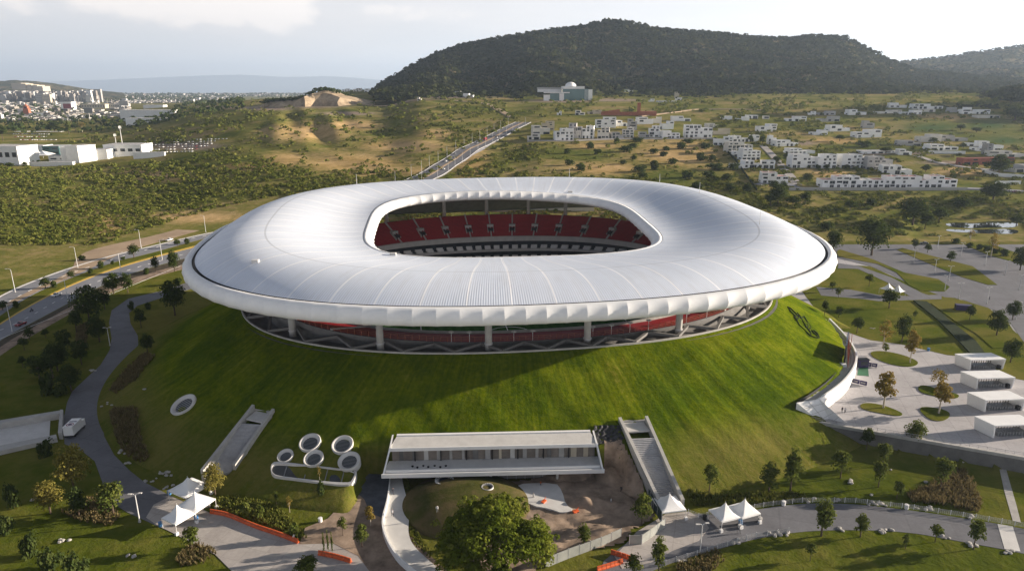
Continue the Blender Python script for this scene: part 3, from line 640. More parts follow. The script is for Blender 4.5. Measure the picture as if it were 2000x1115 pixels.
def build_mound():
    n = 560; th = TH(n); rows = []; D = np.concatenate([[-1.0, -.2], np.linspace(0, MD + 2, 74)])
    r0 = rim_r(th, 95, 73, 2.4); c, s = math.cos(SPHI), math.sin(SPHI)
    for d in D:
        u, v = (r0 + d)*np.cos(th), (r0 + d)*np.sin(th); x, y = u*c - v*s + STX, u*s + v*c + STY; z, _ = mound(x, y)
        if d < 0: z = np.full(n, RIMZ - (1.2 if d < -.5 else .1))
        hump = (.16*np.sin(th*236) + .08*np.sin(th*97 + 2))*np.clip(d/6, 0, 1)*np.clip((MD - d)/20, 0, 1)*np.clip((np.sin(th)*-1 - .2)*2, 0, 1)*np.clip(np.cos(th) + .35, 0, 1)
        hump = hump + .22*wav(x, y, 5.0)*np.clip(d/4, 0, 1)*np.clip((MD-d)/8, 0, 1)
        rows.append((x, y, np.where(z > .6, z + hump, z)))
    A_ = np.tile(np.abs(th - np.pi*.5)*100, len(D)); D_ = np.repeat(D, n)
    V, Fc = loopgrid(rows); m, nt, b = base('mound_grass', 1.0, 0); p = pos(nt)
    f = noise(nt, p, .05, 8, .62, .5); g = noise(nt, p, .8, 6, .7); mm = nn(nt, 'ShaderNodeMath', operation='MULTIPLY_ADD'); nt.links.new(g, mm.inputs[0]); mm.inputs[1].default_value = .45
    cv = nn(nt, 'ShaderNodeCombineXYZ'); nt.links.new(attr(nt, 'around'), cv.inputs[0]); nt.links.new(attr(nt, 'down'), cv.inputs[1]); mp = nn(nt, 'ShaderNodeMapping'); mp.inputs['Scale'].default_value = (.85, .03, 1); nt.links.new(cv.outputs[0], mp.inputs[0])
    st = noise(nt, mp.outputs[0], 1.0, 5, .65); av = nn(nt, 'ShaderNodeMath', operation='MULTIPLY_ADD'); nt.links.new(st, av.inputs[0]); av.inputs[1].default_value = .42; hf = nn(nt, 'ShaderNodeMath', operation='MULTIPLY'); nt.links.new(f, hf.inputs[0]); hf.inputs[1].default_value = .62; nt.links.new(hf.outputs[0], av.inputs[2]); nt.links.new(av.outputs[0], mm.inputs[2])
    c1 = ramp(nt, mm.outputs[0], [(.50, (.026, .050, .003)), (.68, (.058, .090, .004)), (.84, (.118, .145, .006)), (.98, (.22, .20, .030))])
    low = ramp(nt, mm.outputs[0], [(.45, (.042, .064, .008)), (.62, (.082, .102, .012)), (.85, (.15, .138, .034))])
    sp = nn(nt, 'ShaderNodeSeparateXYZ'); nt.links.new(p, sp.inputs[0]); mr = nn(nt, 'ShaderNodeMapRange'); nt.links.new(sp.outputs['Z'], mr.inputs['Value']); mr.inputs['From Min'].default_value = 4.5; mr.inputs['From Max'].default_value = 9.5
    nt.links.new(mixc(nt, mr.outputs[0], low, c1), b.inputs['Base Color']); bump(nt, b, g, .8, .35)
    tag(link('grass_mound', npmesh('grass_mound', V, Fc, m, True, {'around': A_, 'down': D_})), kind='structure')
build_mound()
# ------------------------------------------------------------------ roads, paths, lawns near the stadium
band('road', [(-160,676),(0,577),(94,538),(201,504),(282,485),(402,456),(520,436)], [(-160,730),(0,616),(63,574),(144,540),(232,508),(282,498),(402,464),(520,442)], 'road')
band('road', [(-160,748),(0,632),(94,578),(176,542),(251,517),(314,500),(402,477),(520,452)], [(-160,792),(0,664),(25,650),(141,588),(201,556),(260,532),(361,504),(520,466)], 'road')
band('road_edge_line', [(-160,744),(0,629),(94,575),(176,539),(251,514),(314,497),(402,474),(520,450)], [(-160,748),(0,632),(94,577.5),(176,541.5),(251,516.5),(314,499.5),(402,476.5),(520,452)], 'yellow', 0, .12)
band('road_edge_line', [(-160,674),(0,574.5),(94,536),(201,502.3),(282,483.5),(402,454.8),(520,435)], [(-160,676),(0,576.7),(94,537.7),(201,503.8),(282,484.8),(402,455.8),(520,436)], 'palecon', 0, .12)
band('median', [(-160,731),(0,617),(63,575),(144,541),(232,509),(282,499),(402,465),(520,443)], [(-160,743),(0,628),(94,574),(176,538),(251,513),(314,496.5),(402,473.5),(520,449)], 'lawn', 0, .09)
def dashes(line, n, duty=.35, w=.16, z=0.0):
    P = smoothline(line, 2); wv = [at(x, y, z + .09) for x, y in P]; s = np.concatenate([[0], np.cumsum([(wv[i+1]-wv[i]).length for i in range(len(wv)-1)])]); m = MB(); X = lambda t: Vector((np.interp(t, s, [p[0] for p in wv]), np.interp(t, s, [p[1] for p in wv]), z + .07))
    for i in range(n): t = s[-1]*i/n; m.bar(X(t), X(t + s[-1]/n*duty), w, .05)
    tag(m.build('lane_marking', M['white']), kind='structure')
dashes([(-100,685),(0,645),(50,623),(117,583),(190,549),(256,525),(338,502),(440,474)], 26); dashes([(-100,668),(0,597),(79,556),(172,521),(257,495),(345,472),(461,448)], 26); dashes([(-100,702),(0,656),(30,641),(130,586),(198,554),(258,530),(350,504),(470,472)], 1, .99, .14)
band('dirt_track', [(-80,640),(60,566),(140,532),(150,498),(200,481),(300,461),(400,433),(500,409),(600,390)], [(-80,652),(60,573),(170,528),(240,492),(320,470),(400,447),(470,432),(520,424),(600,402)], 'drydirt', 0, .05)
band('sidewalk', [(-160,800),(0,676),(60,641),(143,596),(210,560),(300,530),(380,512)], [(-160,820),(0,692),(70,651),(143,609),(215,570),(300,540),(380,520)], 'dirt', 0, .06)
band('verge', [(-160,793),(0,665),(25,651),(141,589),(201,557),(260,533),(361,505)], [(-160,800),(0,676),(60,641),(143,596),(210,560),(300,530),(380,512)], 'bedsoil', 0, .05)
flat('path', [(440,552),(377,563),(314,582),(268,597),(252,611),(255,632),(269,655),(270,672),(258,698),(241,721),(211,766),(201,795),(203,851),(223,888),(254,919),(282,941),(333,967),(372,985),(411,1000),(444,1005),(496,1028),(549,1044),(590,1061),(640,1052),(700,1040),(745,1075),(762,1140),(480,1140),(420,1082),(350,1046),(311,1028),(249,1000),(225,985),(205,955),(185,900),(160,880),(126,866),(124,820),(131,786),(141,764),(171,736),(196,713),(214,684),(218,660),(213,630),(218,606),(251,583),(311,569),(377,548),(440,536)], 'asphalt', 0, .05)
flat('forecourt', [(300,985),(333,968),(372,986),(411,1001),(444,1006),(496,1029),(549,1045),(590,1062),(640,1053),(700,1041),(745,1076),(762,1141),(480,1141),(420,1082),(350,1046),(311,1027),(285,1010)], 'paving', 0, .09)
flat('dirt_path', [(585,1062),(596,1030),(640,1012),(676,975),(705,962),(735,965),(748,1010),(760,1060),(775,1100),(800,1140),(740,1140),(700,1085),(650,1060)], 'dirt', 0, .12)
flat('gravel_yard', [(688,915),(752,912),(766,930),(762,985),(745,1010),(722,1000),(712,975),(690,955)], 'gravel', 0, .15)
flat('footpath', [(762,1000),(775,1100),(800,1140),(900,1140),(836,1080)], 'dirt', 0, .06)
EXC = [(905,925),(1000,940),(1100,925),(1172,905),(1215,880),(1246,900),(1272,975),(1284,1012),(1240,1036),(1222,1064),(1076,1092),(1030,1140),(900,1140),(950,1040),(930,960)]
def rough_ground(name, P, mat, amp=.35, z=0.0, step=.7):
    W = [at(x, y, z) for x, y in P]; xs = np.arange(min(w[0] for w in W), max(w[0] for w in W), step); ys = np.arange(min(w[1] for w in W), max(w[1] for w in W), step); X, Y = np.meshgrid(xs, ys)
    ins = poly_in(X, Y, [(w[0], w[1]) for w in W]); Z = z + .12 + amp*(.5 + .35*wav(X, Y, 2.9) + .3*wav(X + 9, Y, 1.3, 1)) + np.where(np.sin(X*.9 + Y*.5) > .93, -.12, 0); idx = np.arange(X.size).reshape(X.shape)
    k = ins[:-1, :-1] & ins[1:, 1:] & ins[:-1, 1:] & ins[1:, :-1]; Fc = np.stack([idx[:-1, :-1], idx[:-1, 1:], idx[1:, 1:], idx[1:, :-1]], -1)[k]
    tag(link(name, npmesh(name, np.stack([X, Y, Z], -1), Fc, M[mat], True)), kind='structure')
rough_ground('excavation', EXC, 'dirt', .40)
def draped_soil(name, P, mat, amp):
    W = [hit(x, y) for x, y in P]; xs = np.arange(min(w[0] for w in W), max(w[0] for w in W), .5); ys = np.arange(min(w[1] for w in W), max(w[1] for w in W), .5); X, Y = np.meshgrid(xs, ys); ins = poly_in(X, Y, [(w[0], w[1]) for w in W])
    Z = np.maximum(surf(X, Y), 0) + .22 + amp*np.abs(wav(X, Y, 1.9)) + .1*np.abs(wav(X, Y, .7, 2)); idx = np.arange(X.size).reshape(X.shape); k = ins[:-1, :-1] & ins[1:, 1:] & ins[:-1, 1:] & ins[1:, :-1]
    tag(link(name, npmesh(name, np.stack([X, Y, Z], -1), np.stack([idx[:-1, :-1], idx[:-1, 1:], idx[1:, 1:], idx[1:, :-1]], -1)[k], M[mat], True)), kind='structure')
draped_soil('soil_bank', [(1178,862),(1212,858),(1240,905),(1262,958),(1250,985),(1205,960),(1176,905)], 'dirt', .35)
flat('slab_paving', [(1000,945),(1085,941),(1098,958),(1105,985),(1122,995),(1100,1002),(1072,992),(1040,987),(1012,970)], 'palecon', 0, .62, .9, smooth=1)
band('road', [(1180,1094),(1235,1050),(1287,1028),(1345,1000),(1400,1006),(1450,1001),(1500,990),(1571,982),(1669,983),(1782,996),(1895,1013),(2000,1031),(2200,1078)], [(1150,1160),(1240,1130),(1309,1098),(1411,1069),(1480,1050),(1556,1038),(1627,1034),(1726,1035),(1800,1042),(1839,1050),(1963,1072),(2050,1092),(2200,1130)], 'asphalt', 0, .05)
flat('forecourt', [(1222,1062),(1243,1038),(1286,1012),(1300,1003),(1345,998),(1372,1012),(1385,1030),(1365,1055),(1312,1075),(1270,1098),(1215,1110),(1200,1085)], 'paving', 0, .1)
flat('crossing_slab', [(1948,1022),(1978,1027),(1993,1076),(1962,1071)], 'palecon', 0, .09)
flat('dry_patch', [(1950,905),(1962,905),(1985,985),(1994,1020),(1978,1016),(1962,960)], 'rock', 0, .05)

# plaza terrace on the right, its retaining wall is the slab's own edge
W0, W1 = at(1640, 831, 4), at(2000, 893, 4)
wd = (W1 - W0); wd.z = 0; wd.normalize(); W2 = W1 + wd * 45; W00 = W0 - wd * 14
plz = [W00[:2], W0[:2], W1[:2], W2[:2], (330, 140), (420, 400), (140, 408), (112, 330), (100, 260), (84, 205)]
tag(MB().prism(plz, -.6, 4.0).build('terrace', M['plaza']), kind='structure')
rw = empty('retaining_wall', (W0 + W2) / 2, 0, 'long concrete retaining wall between the plaza and the lower lawn', 'wall')
def wallbar(mb, a, b, z0, z1, t, off=0):
    a, b = Vector(a), Vector(b); d = (b - a); d.z = 0; d.normalize(); nrm = Vector((d.y, -d.x, 0)); o = rw.location
    q = [a + nrm*off, b + nrm*off, b + nrm*(off + t), a + nrm*(off + t)]; return mb.prism([(p[0]-o[0], p[1]-o[1]) for p in q], z0 - o[2], z1 - o[2])
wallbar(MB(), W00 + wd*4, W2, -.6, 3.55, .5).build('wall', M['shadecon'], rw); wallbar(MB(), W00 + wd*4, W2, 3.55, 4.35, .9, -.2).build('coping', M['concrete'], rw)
m = MB()
for i in range(60): wallbar(m, W00 + wd*(4 + i*1.9), W00 + wd*(4.06 + i*1.9), 4.35, 5.3, .06, .2)
wallbar(m, W00 + wd*4, W2, 5.25, 5.33, .06, .2); wallbar(m, W00 + wd*4, W2, 4.8, 4.85, .06, .2); m.build('railing', M['metal'], rw)

def rflat(name, P, mat, lift=.05, smooth=0): return flat(name, P, mat, 4.0, lift, .3, smooth)
rflat('lawn', [(1560,560),(1620,515),(1700,520),(1790,560),(1860,580),(1935,605),(1985,650),(2100,690),(2100,760),(1960,735),(1925,700),(1850,693),(1760,672),(1700,664),(1660,650),(1620,640)], 'lawn')
rflat('path', [(1594,560),(1663,566),(1716,576),(1776,578),(1839,575),(1839,584),(1776,586),(1716,588),(1688,584),(1604,577)], 'asphalt', .09)
rflat('path', [(1638,514),(1676,519),(1739,541),(1801,572),(1833,583),(1785,583),(1732,551),(1676,525),(1636,524)], 'asphalt', .10)
rflat('parking_road', [(1580,440),(1640,462),(1700,455),(1780,452),(1900,455),(2100,500),(2200,560),(2200,700),(2000,668),(1960,612),(1870,582),(1845,580),(1790,560),(1740,536),(1700,520),(1640,505),(1600,480)], 'asphalt', .07)
rflat('lawn', [(1634,492),(1640,487),(1704,506),(1766,532),(1833,545),(1855,560),(1845,569),(1798,567),(1776,557),(1751,532),(1713,515),(1638,501)], 'lawn', .2)
rflat('lawn', [(1752,488),(1762,484),(1830,502),(1900,520),(1948,556),(1930,556),(1880,541),(1830,521)], 'lawn', .2)
rflat('lawn', [(1885,478),(1930,474),(1975,490),(2060,520),(2060,535),(1975,510),(1930,498)], 'lawn', .2)
rflat('lawn', [(1818,592),(1840,584),(1880,586),(1930,601),(1968,628),(1990,662),(1975,678),(1940,680),(1905,650),(1870,630)], 'lawn', .25)
rflat('drain_bank', [(1784,586),(1810,588),(1862,630),(1905,664),(1925,690),(1922,697),(1898,692),(1868,660),(1830,622)], 'hedge', .5)
rflat('lawn', [(1698,687),(1720,684),(1760,691),(1795,705),(1790,713),(1770,716),(1735,710),(1705,697)], 'lawn', .2, 2)
rflat('lawn', [(1677,792),(1690,785),(1725,790),(1765,806),(1758,812),(1730,808),(1690,800)], 'lawn', .2, 2)
rflat('lawn', [(1793,797),(1808,793),(1845,799),(1858,808),(1848,819),(1830,822),(1812,816)], 'lawn', .2, 2)
rflat('lawn', [(1791,756),(1803,750),(1840,762),(1876,770),(1868,778),(1835,774),(1800,767)], 'lawn', .2, 2)
rflat('carpet', [(1678,716),(1695,715),(1697,734),(1674,732)], 'green', .09)

# curved terrace that wraps the right foot of the mound
wa = empty('curved_terrace', at(1640, 700, 6), 0, 'white curved terrace ramp with parapet wrapping the sunlit foot of the mound', 'terrace')
def wpart(mb, name, mat):
    o = wa.location; mb.v = [(p[0]-o[0], p[1]-o[1], p[2]-o[2]) for p in mb.v]; return mb.build(name, mat, wa)
inn = smoothline([(1598,618),(1625,645),(1643,668),(1649,690),(1641,718),(1612,748),(1556,785)]); outr = smoothline([(1622,622),(1650,650),(1671,678),(1677,698),(1668,722),(1646,748),(1600,779)])
def resamp(P, n, z):
    w = [at(x, y, z) for x, y in P]; s = np.concatenate([[0], np.cumsum([(w[i+1]-w[i]).length for i in range(len(w)-1)])]); q = np.linspace(0, s[-1], n)
    return np.stack([np.interp(q, s, [p[k] for p in w]) for k in range(2)], -1)
TZ = 9.0; A, B = resamp(inn, 40, TZ), resamp(outr, 40, TZ); B2 = A + (B - A)*.86; B3 = A + (B-A)*.62
def strip(P, Q, z0, z1):
    m = MB()
    for i in range(len(P)-1): m.prism([P[i], P[i+1], Q[i+1], Q[i]], z0, z1)
    return m
def strip1(P, Q, z0, z1):
    n = len(P); z = lambda A, h: [(p[0], p[1], h) for p in A]; m = MB()
    m.add(z(P, z0) + z(Q, z0) + z(Q, z1) + z(P, z1), [f for i in range(n-1) for f in ((i, i+1, n+i+1, n+i), (n+i, n+i+1, 2*n+i+1, 2*n+i), (2*n+i, 2*n+i+1, 3*n+i+1, 3*n+i), (3*n+i, 3*n+i+1, i+1, i))] + [(0, n, 2*n, 3*n), (n-1, 4*n-1, 3*n-1, 2*n-1)]); return m
wpart(strip1(A, B2, 3.5, TZ - 1.1), 'deck', M['concrete']); wpart(strip1(B2, B, 3.5, TZ), 'parapet', M['white']); wpart(strip1(B3, A + (B-A)*.65, TZ-1.1, TZ-.55), 'kerb', M['palecon'])
wpart(strip1(A - (B-A)*.03, A, 2, TZ - .2), 'edge_wall', M['dark'])
a, b = at(1556, 786, TZ), at(1600, 779, TZ); c_, d_ = at(1654, 827, 4.1), hit(1638, 834) + Vector((0, 0, -.3)); e_ = at(1648, 822, 4.1)
wpart(MB().add([a, b, c_, d_, (a[0], a[1], .2), e_, (a[0]+4, a[1]+6, 4), (b[0]+5, b[1]+3, 4)], [(0,4,3), (0,3,1), (1,3,2), (0,1,7,6), (1,2,7), (3,4,6,7,2)]), 'wedge_wall', M['white'])
m = MB()                                                # panel joints on the wedge
nrm = (Vector(b) - Vector(a)).cross(Vector(d_) - Vector(a)).normalized(); nrm = nrm if nrm.y < 0 else -nrm
for q in (.18, .36, .54, .72, .88): m.bar(Vector(a).lerp(Vector(d_), q) + nrm*.04, Vector(b).lerp(Vector(c_), q) + nrm*.04, .06, .06)
m.bar(Vector(a).lerp(Vector(b), .5) + nrm*.04, Vector(d_) + nrm*.04, .06, .06); wpart(m, 'panel_joint', M['roofgrey'])
# screen on the terrace
p0, p1 = at(1646, 716, TZ-1.1), at(1654, 660, TZ-1.1); sg = empty('screen', p0, 0, 'tall dark screen with scaffold back standing on the curved terrace', 'screen')
dd = (p1 - p0).normalized(); m = MB(); nn_ = Vector((dd.y, -dd.x, 0))
def rel(v): return Vector(v) - p0
q = [p0, p0 + dd*14, p0 + dd*14 + nn_*.4, p0 + nn_*.4]; MB().prism([rel(v)[:2] for v in q], 1.2, 7.2).build('panel', M['glass'], sg)
m = MB()
for i in range(8):
    g = p0 + dd*i*2 + nn_*1.4; h = p0 + dd*i*2 + nn_*.5; m.bar(rel(g), rel(g) + Vector((0, 0, 6.8)), .12, .12); m.bar(rel(g), rel(h) + Vector((0, 0, 6.8)), .1, .1)
for h in (1.2, 3, 5, 6.8): m.bar(rel(p0 + nn_*1.4) + Vector((0, 0, h)), rel(p0 + dd*14 + nn_*1.4) + Vector((0, 0, h)), .1, .1)
m.build('scaffold', M['redroof'], sg); MB().box(-.8, .8, -.8, .8, 0, 1.1).build('base', M['white'], sg)

# crest of clipped hedge on the grass: strokes laid on the slope
crest = [[(1538,600),(1545,610),(1552,617),(1556,626),(1561,636),(1570,644),(1576,650),(1583,657),(1589,659),(1596,661),(1600,661),(1597,653),(1589,646)],
         [(1538,600),(1545,604),(1552,611),(1557,616),(1552,622)], [(1557,616),(1561,620),(1556,627)], [(1570,618),(1575,627),(1580,634),(1584,640),(1580,646)],
         [(1557,612),(1563,619),(1569,630),(1577,643),(1583,650),(1584,657)], [(1571,629),(1577,631),(1578,639),(1573,640)], [(1585,646),(1590,652),(1596,657)], [(1563,622),(1570,620)]]
m = MB()
for st in crest:
    pts = [hit(x, y) for x, y in st]
    pts = [Vector(p) + Vector((0, 0, .25)) for p in pts]
    for p, q in zip(pts[:-1], pts[1:]): m.bar(p, q, .24, .3)
ce = empty('grass_emblem', hit(1570, 640), 0, 'club emblem cut in dark lines on the sunlit slope of the mound', 'emblem'); m.v = [tuple(Vector(v) - ce.location) for v in m.v]; m.build('outline', M['hedge'], ce)

# ------------------------------------------------------------------ entrance building in the foot of the mound
bl, br = at(748, 918, 4.3), at(1177, 908, 4.3)
eb = empty('entrance_building', ((bl[0]+br[0])/2, (bl[1]+br[1])/2, 0), math.atan2(br[1]-bl[1], br[0]-bl[0]), 'long low white building with glazed gallery set into the mound foot', 'building')
BW = (br - bl).length/2
def ebp(mb, name, mat, par=None): return mb.build(name, mat, par or eb)
# a long shell: slanted roof leaf, floor leaf, two slanted end cheeks
x0, x1 = -BW + 1.6, BW - 1.2
ebp(MB().add([(x0+1.2, 6.2, 9.9), (x1-1, 6.2, 9.9), (x1, 1.5, 9.3), (x0, 1.5, 9.3), (x0+1.2, 6.2, 9.1), (x1-1, 6.2, 9.1), (x1, 1.5, 8.7), (x0, 1.5, 8.7)], [(3,2,1,0),(4,5,6,7),(0,1,5,4),(1,2,6,5),(2,3,7,6),(3,0,4,7)]), 'roof', M['palecon'])
ebp(MB().box(x0+1.2, x1-1, 6.22, 7.0, 8.6, 10.15), 'roof_edge', M['white'])
ebp(MB().box(x0-.1, x1+.1, 1.22, 1.48, 8.55, 9.42), 'front_fascia', M['white'])
ebp(MB().add([(-BW, -2.2, 4.3), (BW, -2.2, 4.3), (x1+.5, 3.2, 4.9), (x0-.5, 3.2, 4.9), (-BW, -2.2, 3.9), (BW, -2.2, 3.9), (x1+.5, 3.2, 4.2), (x0-.5, 3.2, 4.2)], [(0,1,2,3),(7,6,5,4),(0,4,5,1),(1,5,6,2),(2,6,7,3),(3,7,4,0)]), 'terrace_floor', M['palecon'])
ebp(MB().box(-BW-.05, BW+.05, -2.45, -2.22, 3.6, 4.62), 'floor_edge', M['white']); ebp(MB().box(-BW+.8, BW-.8, -1.35, -1.05, 4.36, 5.0), 'bench_kerb', M['white'])
for s, xa, xb in ((-1, -BW, x0), (1, BW, x1)):
    ebp(MB().add([(xa, -2.4, 3.7), (xa - s*.4, -2.4, 3.7), (xb - s*.4, 1.3, 9.5), (xb, 1.3, 9.5), (xa, 3.3, 3.7), (xa - s*.4, 3.3, 3.7), (xb - s*.4, 6.9, 10), (xb, 6.9, 10)], [(0,1,2,3),(7,6,5,4),(0,4,5,1),(1,5,6,2),(2,6,7,3),(3,7,4,0)]), 'end_cheek', M['white'])
ebp(MB().box(x0+.3, x1-.3, 3.3, 3.5, 4.85, 8.8), 'gallery_glazing', M['gallery'] if 'gallery' in M else M['beige'])
for i in range(8):
    x = x0 + (x1-x0)*(i+.93)/8.0
    if x < x1 - .5: ebp(MB().box(x-.12, x+.12, 2.85, 3.28, 4.8, 8.8), 'mullion', M['dark'])
for i in range(16):
    x = x0 + 1 + (x1-x0-2)*(i+.5)/16.0; w = R.uniform(.3, .9)
    ebp(MB().box(x-w, x+w, 3.12, 3.29, 4.95, R.uniform(7.6, 8.5)), 'panel', M[R.choice(['shadecon', 'roofgrey', 'beige', 'concrete', 'palecon', 'shadecon'])])
ebp(MB().box(x0+.2, x1-.2, 6.0, 6.9, .0, 9.0), 'rear_wall', M['shadecon'])
gx0, gx1 = -BW + 25.5, BW - 10.0
ebp(MB().box(gx0, gx1, 2.0, 2.2, 0, 3.9), 'ground_glazing', M['gallery2'] if 'gallery2' in M else M['roofgrey'])
for i in range(9): x = gx0 + (gx1-gx0)*i/8; ebp(MB().box(x-.08, x+.08, 1.8, 1.99, 0, 3.88), 'ground_mullion', M['metal'])
for x in (gx0 - .2, gx1 - 1.5): ebp(MB().tube([(x+.5, .2, 0), (x+.5, .2, 3.9)], .32, 14), 'column', M['palecon'])
m = MB(); cv = [(gx0-4.6, -.4), (gx0-3, -.2), (gx0-1.6, .8), (gx0, 2.1)]
ebp(MB().prism([(-BW+4, 3.2), (gx0, 2.2), (gx0, 2.6), (-BW+4, 3.8)], 0, 3.9), 'base_wall', M['shadecon']); ebp(MB().prism([(gx1, 2.2), (BW-1, 3.2), (BW-1, 3.7), (gx1, 2.6)], 0, 3.9), 'base_wall', M['shadecon'])
for x, y in ((-19, .2), (-17.8, -.3), (-16.4, .3), (-15.2, -.2), (-13.7, .2), (-12.3, -.4), (-11, .1)):
    ebp(MB().lathe([(.0, 4.85), (.28, 4.85), (.28, 4.75), (.2, 4.45)], 10, x - .5, y + .6), 'stool', M['dark'])

# ------------------------------------------------------------------ stairs running up the mound
def stair(label, wl, wr, treads, zt, zb, canopy):
    "wl, wr: top and bottom of the two side walls in the picture; treads: four corners"
    root = empty('outdoor_stair', hit(*treads[0]), 0, label, 'stairs'); o = root.location
    L0, L1 = [at(p[0], p[1], z) for p, z in zip(wl, (zt + 1.2, zb + 1.0))]; R0, R1 = [at(p[0], p[1], z) for p, z in zip(wr, (zt + 1.2, zb + 1.0))]
    n = 36; m = MB()
    def lp(a, b, t): return Vector(a) + (Vector(b) - Vector(a))*t
    for i in range(n):
        t0, t1 = .28 + .66*i/n, .28 + .66*(i+1)/n; z = zt + (zb - zt)*i/(n-1)
        P = [lp(L0, L1, t0), lp(R0, R1, t0), lp(R0, R1, t1), lp(L0, L1, t1)]; m.prism([(p[0]-o[0], p[1]-o[1]) for p in P], z - 1.6 - o[2], z - o[2])
    m.build('flight', M['steps'], root)
    for a, b, s in ((L0, L1, -1), (R0, R1, 1)):
        d = (b - a); d.z = 0; d.normalize(); w = Vector((d.y, -d.x, 0)) * .8 * (1 if (Vector((d.y, -d.x, 0)).dot(Vector(L0) - Vector(R0)) > 0) == (s < 0) else -1)
        k = [0, .3, .55, .8, 1.0]; V = []
        bow = [0, .2, .35, .3, 0]
        for t, bw in zip(k, bow):
            p = lp(a, b, t) + w*bw*1.2*(s*-1 if False else 0); up_ = Vector((0, 0, 1.3)); V += [p - o + up_, p + w - o + up_, p + w - o - Vector((0, 0, 6)), p - o - Vector((0, 0, 6))]
        f = []
        for i in range(len(k)-1): q = 4*i; f += [(q, q+4, q+5, q+1), (q+1, q+5, q+6, q+2), (q+3, q+2, q+6, q+7), (q, q+3, q+7, q+4)]
        f += [(0, 1, 2, 3), (4*len(k)-1, 4*len(k)-2, 4*len(k)-3, 4*len(k)-4)]
        MB().add(V, f).build('side_wall', M['concrete'], root)
    # head of the stair: cross wall, canopy slab, doorway
    a, b = lp(L0, R0, -.06), lp(L0, R0, 1.06); u = (L1 - L0); u.z = 0; u.normalize(); q = [a, b, b - u*.7, a - u*.7]
    MB().prism([(p[0]-o[0], p[1]-o[1]) for p in q], zt - 3 - o[2], zt + 1.35 - o[2]).build('head_wall', M['concrete'], root)
    a, b = lp(L0, R0, .06), lp(L0, R0, .94); q = [a + u*.2, b + u*.2, b + u*4.2, a + u*4.2]; MB().prism([(p[0]-o[0], p[1]-o[1]) for p in q], [zt+.5-o[2]]*2 + [zt + canopy - o[2]]*2, [zt+.9-o[2]]*2 + [zt + canopy + .35 - o[2]]*2).build('canopy', M['palecon'], root)
    q = [a + u*2.0, b + u*2.0, b + u*2.3, a + u*2.3]; MB().prism([(p[0]-o[0], p[1]-o[1]) for p in q], zt - 3 - o[2], zt + .3 - o[2]).build('doorway', M['roofgrey'], root)
    return root
m_, nt_, b_ = base('stair_treads', .85, .2); sep_ = nn(nt_, 'ShaderNodeNewGeometry'); sx_ = nn(nt_, 'ShaderNodeSeparateXYZ'); nt_.links.new(sep_.outputs['Normal'], sx_.inputs[0])
nt_.links.new(ramp(nt_, noise(nt_, pos(nt_), .8, 5, .6), [(.3, (.34, .34, .35)), (.7, (.44, .44, .45))]), b_.inputs['Base Color']); M['steps'] = m_
for st_ in STAIRS: stair(*st_)

# ------------------------------------------------------------------ skylights
def skylight(px, py, wpx, label, tilt=.9, stretch=1.0, hgt=1.0):
    p = hit(px, py); r = wpx/2*depth(p)/F; root = empty('skylight', (p[0], p[1], p[2] - .4), 0, label, 'skylight', 'round concrete skylights on the slope')
    e = .02; gx = float(surf(p[0]+1, p[1]) - surf(p[0]-1, p[1]))/2; gy = float(surf(p[0], p[1]+1) - surf(p[0], p[1]-1))/2
    nrm = Vector((-gx*tilt, -gy*tilt, 1)).normalized(); root.rotation_euler = nrm.to_track_quat('Z', 'Y').to_euler()
    MB().lathe([(r*.93, -1.0), (r, hgt), (r*.97, hgt+.12), (r*.90, hgt+.1), (r*.66, hgt - .45), (r*.64, hgt - .8)], 40, sx=1, sy=stretch).build('collar', M['palecon'], root, True)
    MB().lathe([(r*.66, hgt - .5), (.01, hgt - .5)], 40, sx=1, sy=stretch).build('glass', M['glass'], root)
    for k in range(-4, 5):
        y = k*r*.145; x = math.sqrt(max(0, (r*.63)**2 - y*y)); MB().box(-x, x, (y-.05)*stretch, (y+.05)*stretch, hgt - .49, hgt - .40).build('louvre', M['cargrey'], root)
    return root
skylight(607,865,43,'rear left round skylight of five beside the stair')
skylight(670,869,43,'rear right round skylight of five, nearest the entrance building roof')
skylight(559,891,32,'smallest round skylight, left end of the capsule window')
skylight(614,896,40,'front middle round skylight just behind the capsule window')
skylight(683,901,44,'front right round skylight above the capsule window end')
s_ = skylight(361,791,52,'large oval porthole skylight alone on the shaded mound slope', 1.0, 1.0, 1.0)
k_ = at(868, 937, 3.0); 
# capsule shaped sunken window
cw = empty('capsule_window', hit(612, 930), 0, 'long capsule shaped sunken window with pale concrete rim below the skylights', 'window'); o = cw.location
cz = [(529,921),(531,911),(541,905),(600,909),(660,914),(688,919),(698,929),(697,942),(688,949),(650,948),(590,941),(540,936),(531,930)]
HH = [hit(x, y) for x, y in smoothloop(cz, 2)]; n = len(HH); PP = np.array([h[:] for h in HH]); ctr = PP.mean(axis=0); fit_ = np.linalg.lstsq(np.c_[PP[:, :2] - ctr[:2], np.ones(n)], PP[:, 2], rcond=None)[0]
def cplane(x, y, up): return fit_[0]*(x-ctr[0]) + fit_[1]*(y-ctr[1]) + fit_[2] + up - o[2]
QQ = ctr[:2] + (PP[:, :2] - ctr[:2])*np.array((.965, .82)); lv = lambda P, up: [(x-o[0], y-o[1], cplane(x, y, up)) for x, y in P]
MB().add(lv(PP[:, :2], -1) + lv(PP[:, :2], .75) + lv(QQ, .75) + lv(QQ, .05), [(k*n+i, k*n+(i+1) % n, (k+1)*n+(i+1) % n, (k+1)*n+i) for k in range(3) for i in range(n)]).build('rim', M['palecon'], cw)
MB().add(lv(QQ, .25), [tuple(range(n))]).build('glass', M['glass'], cw)
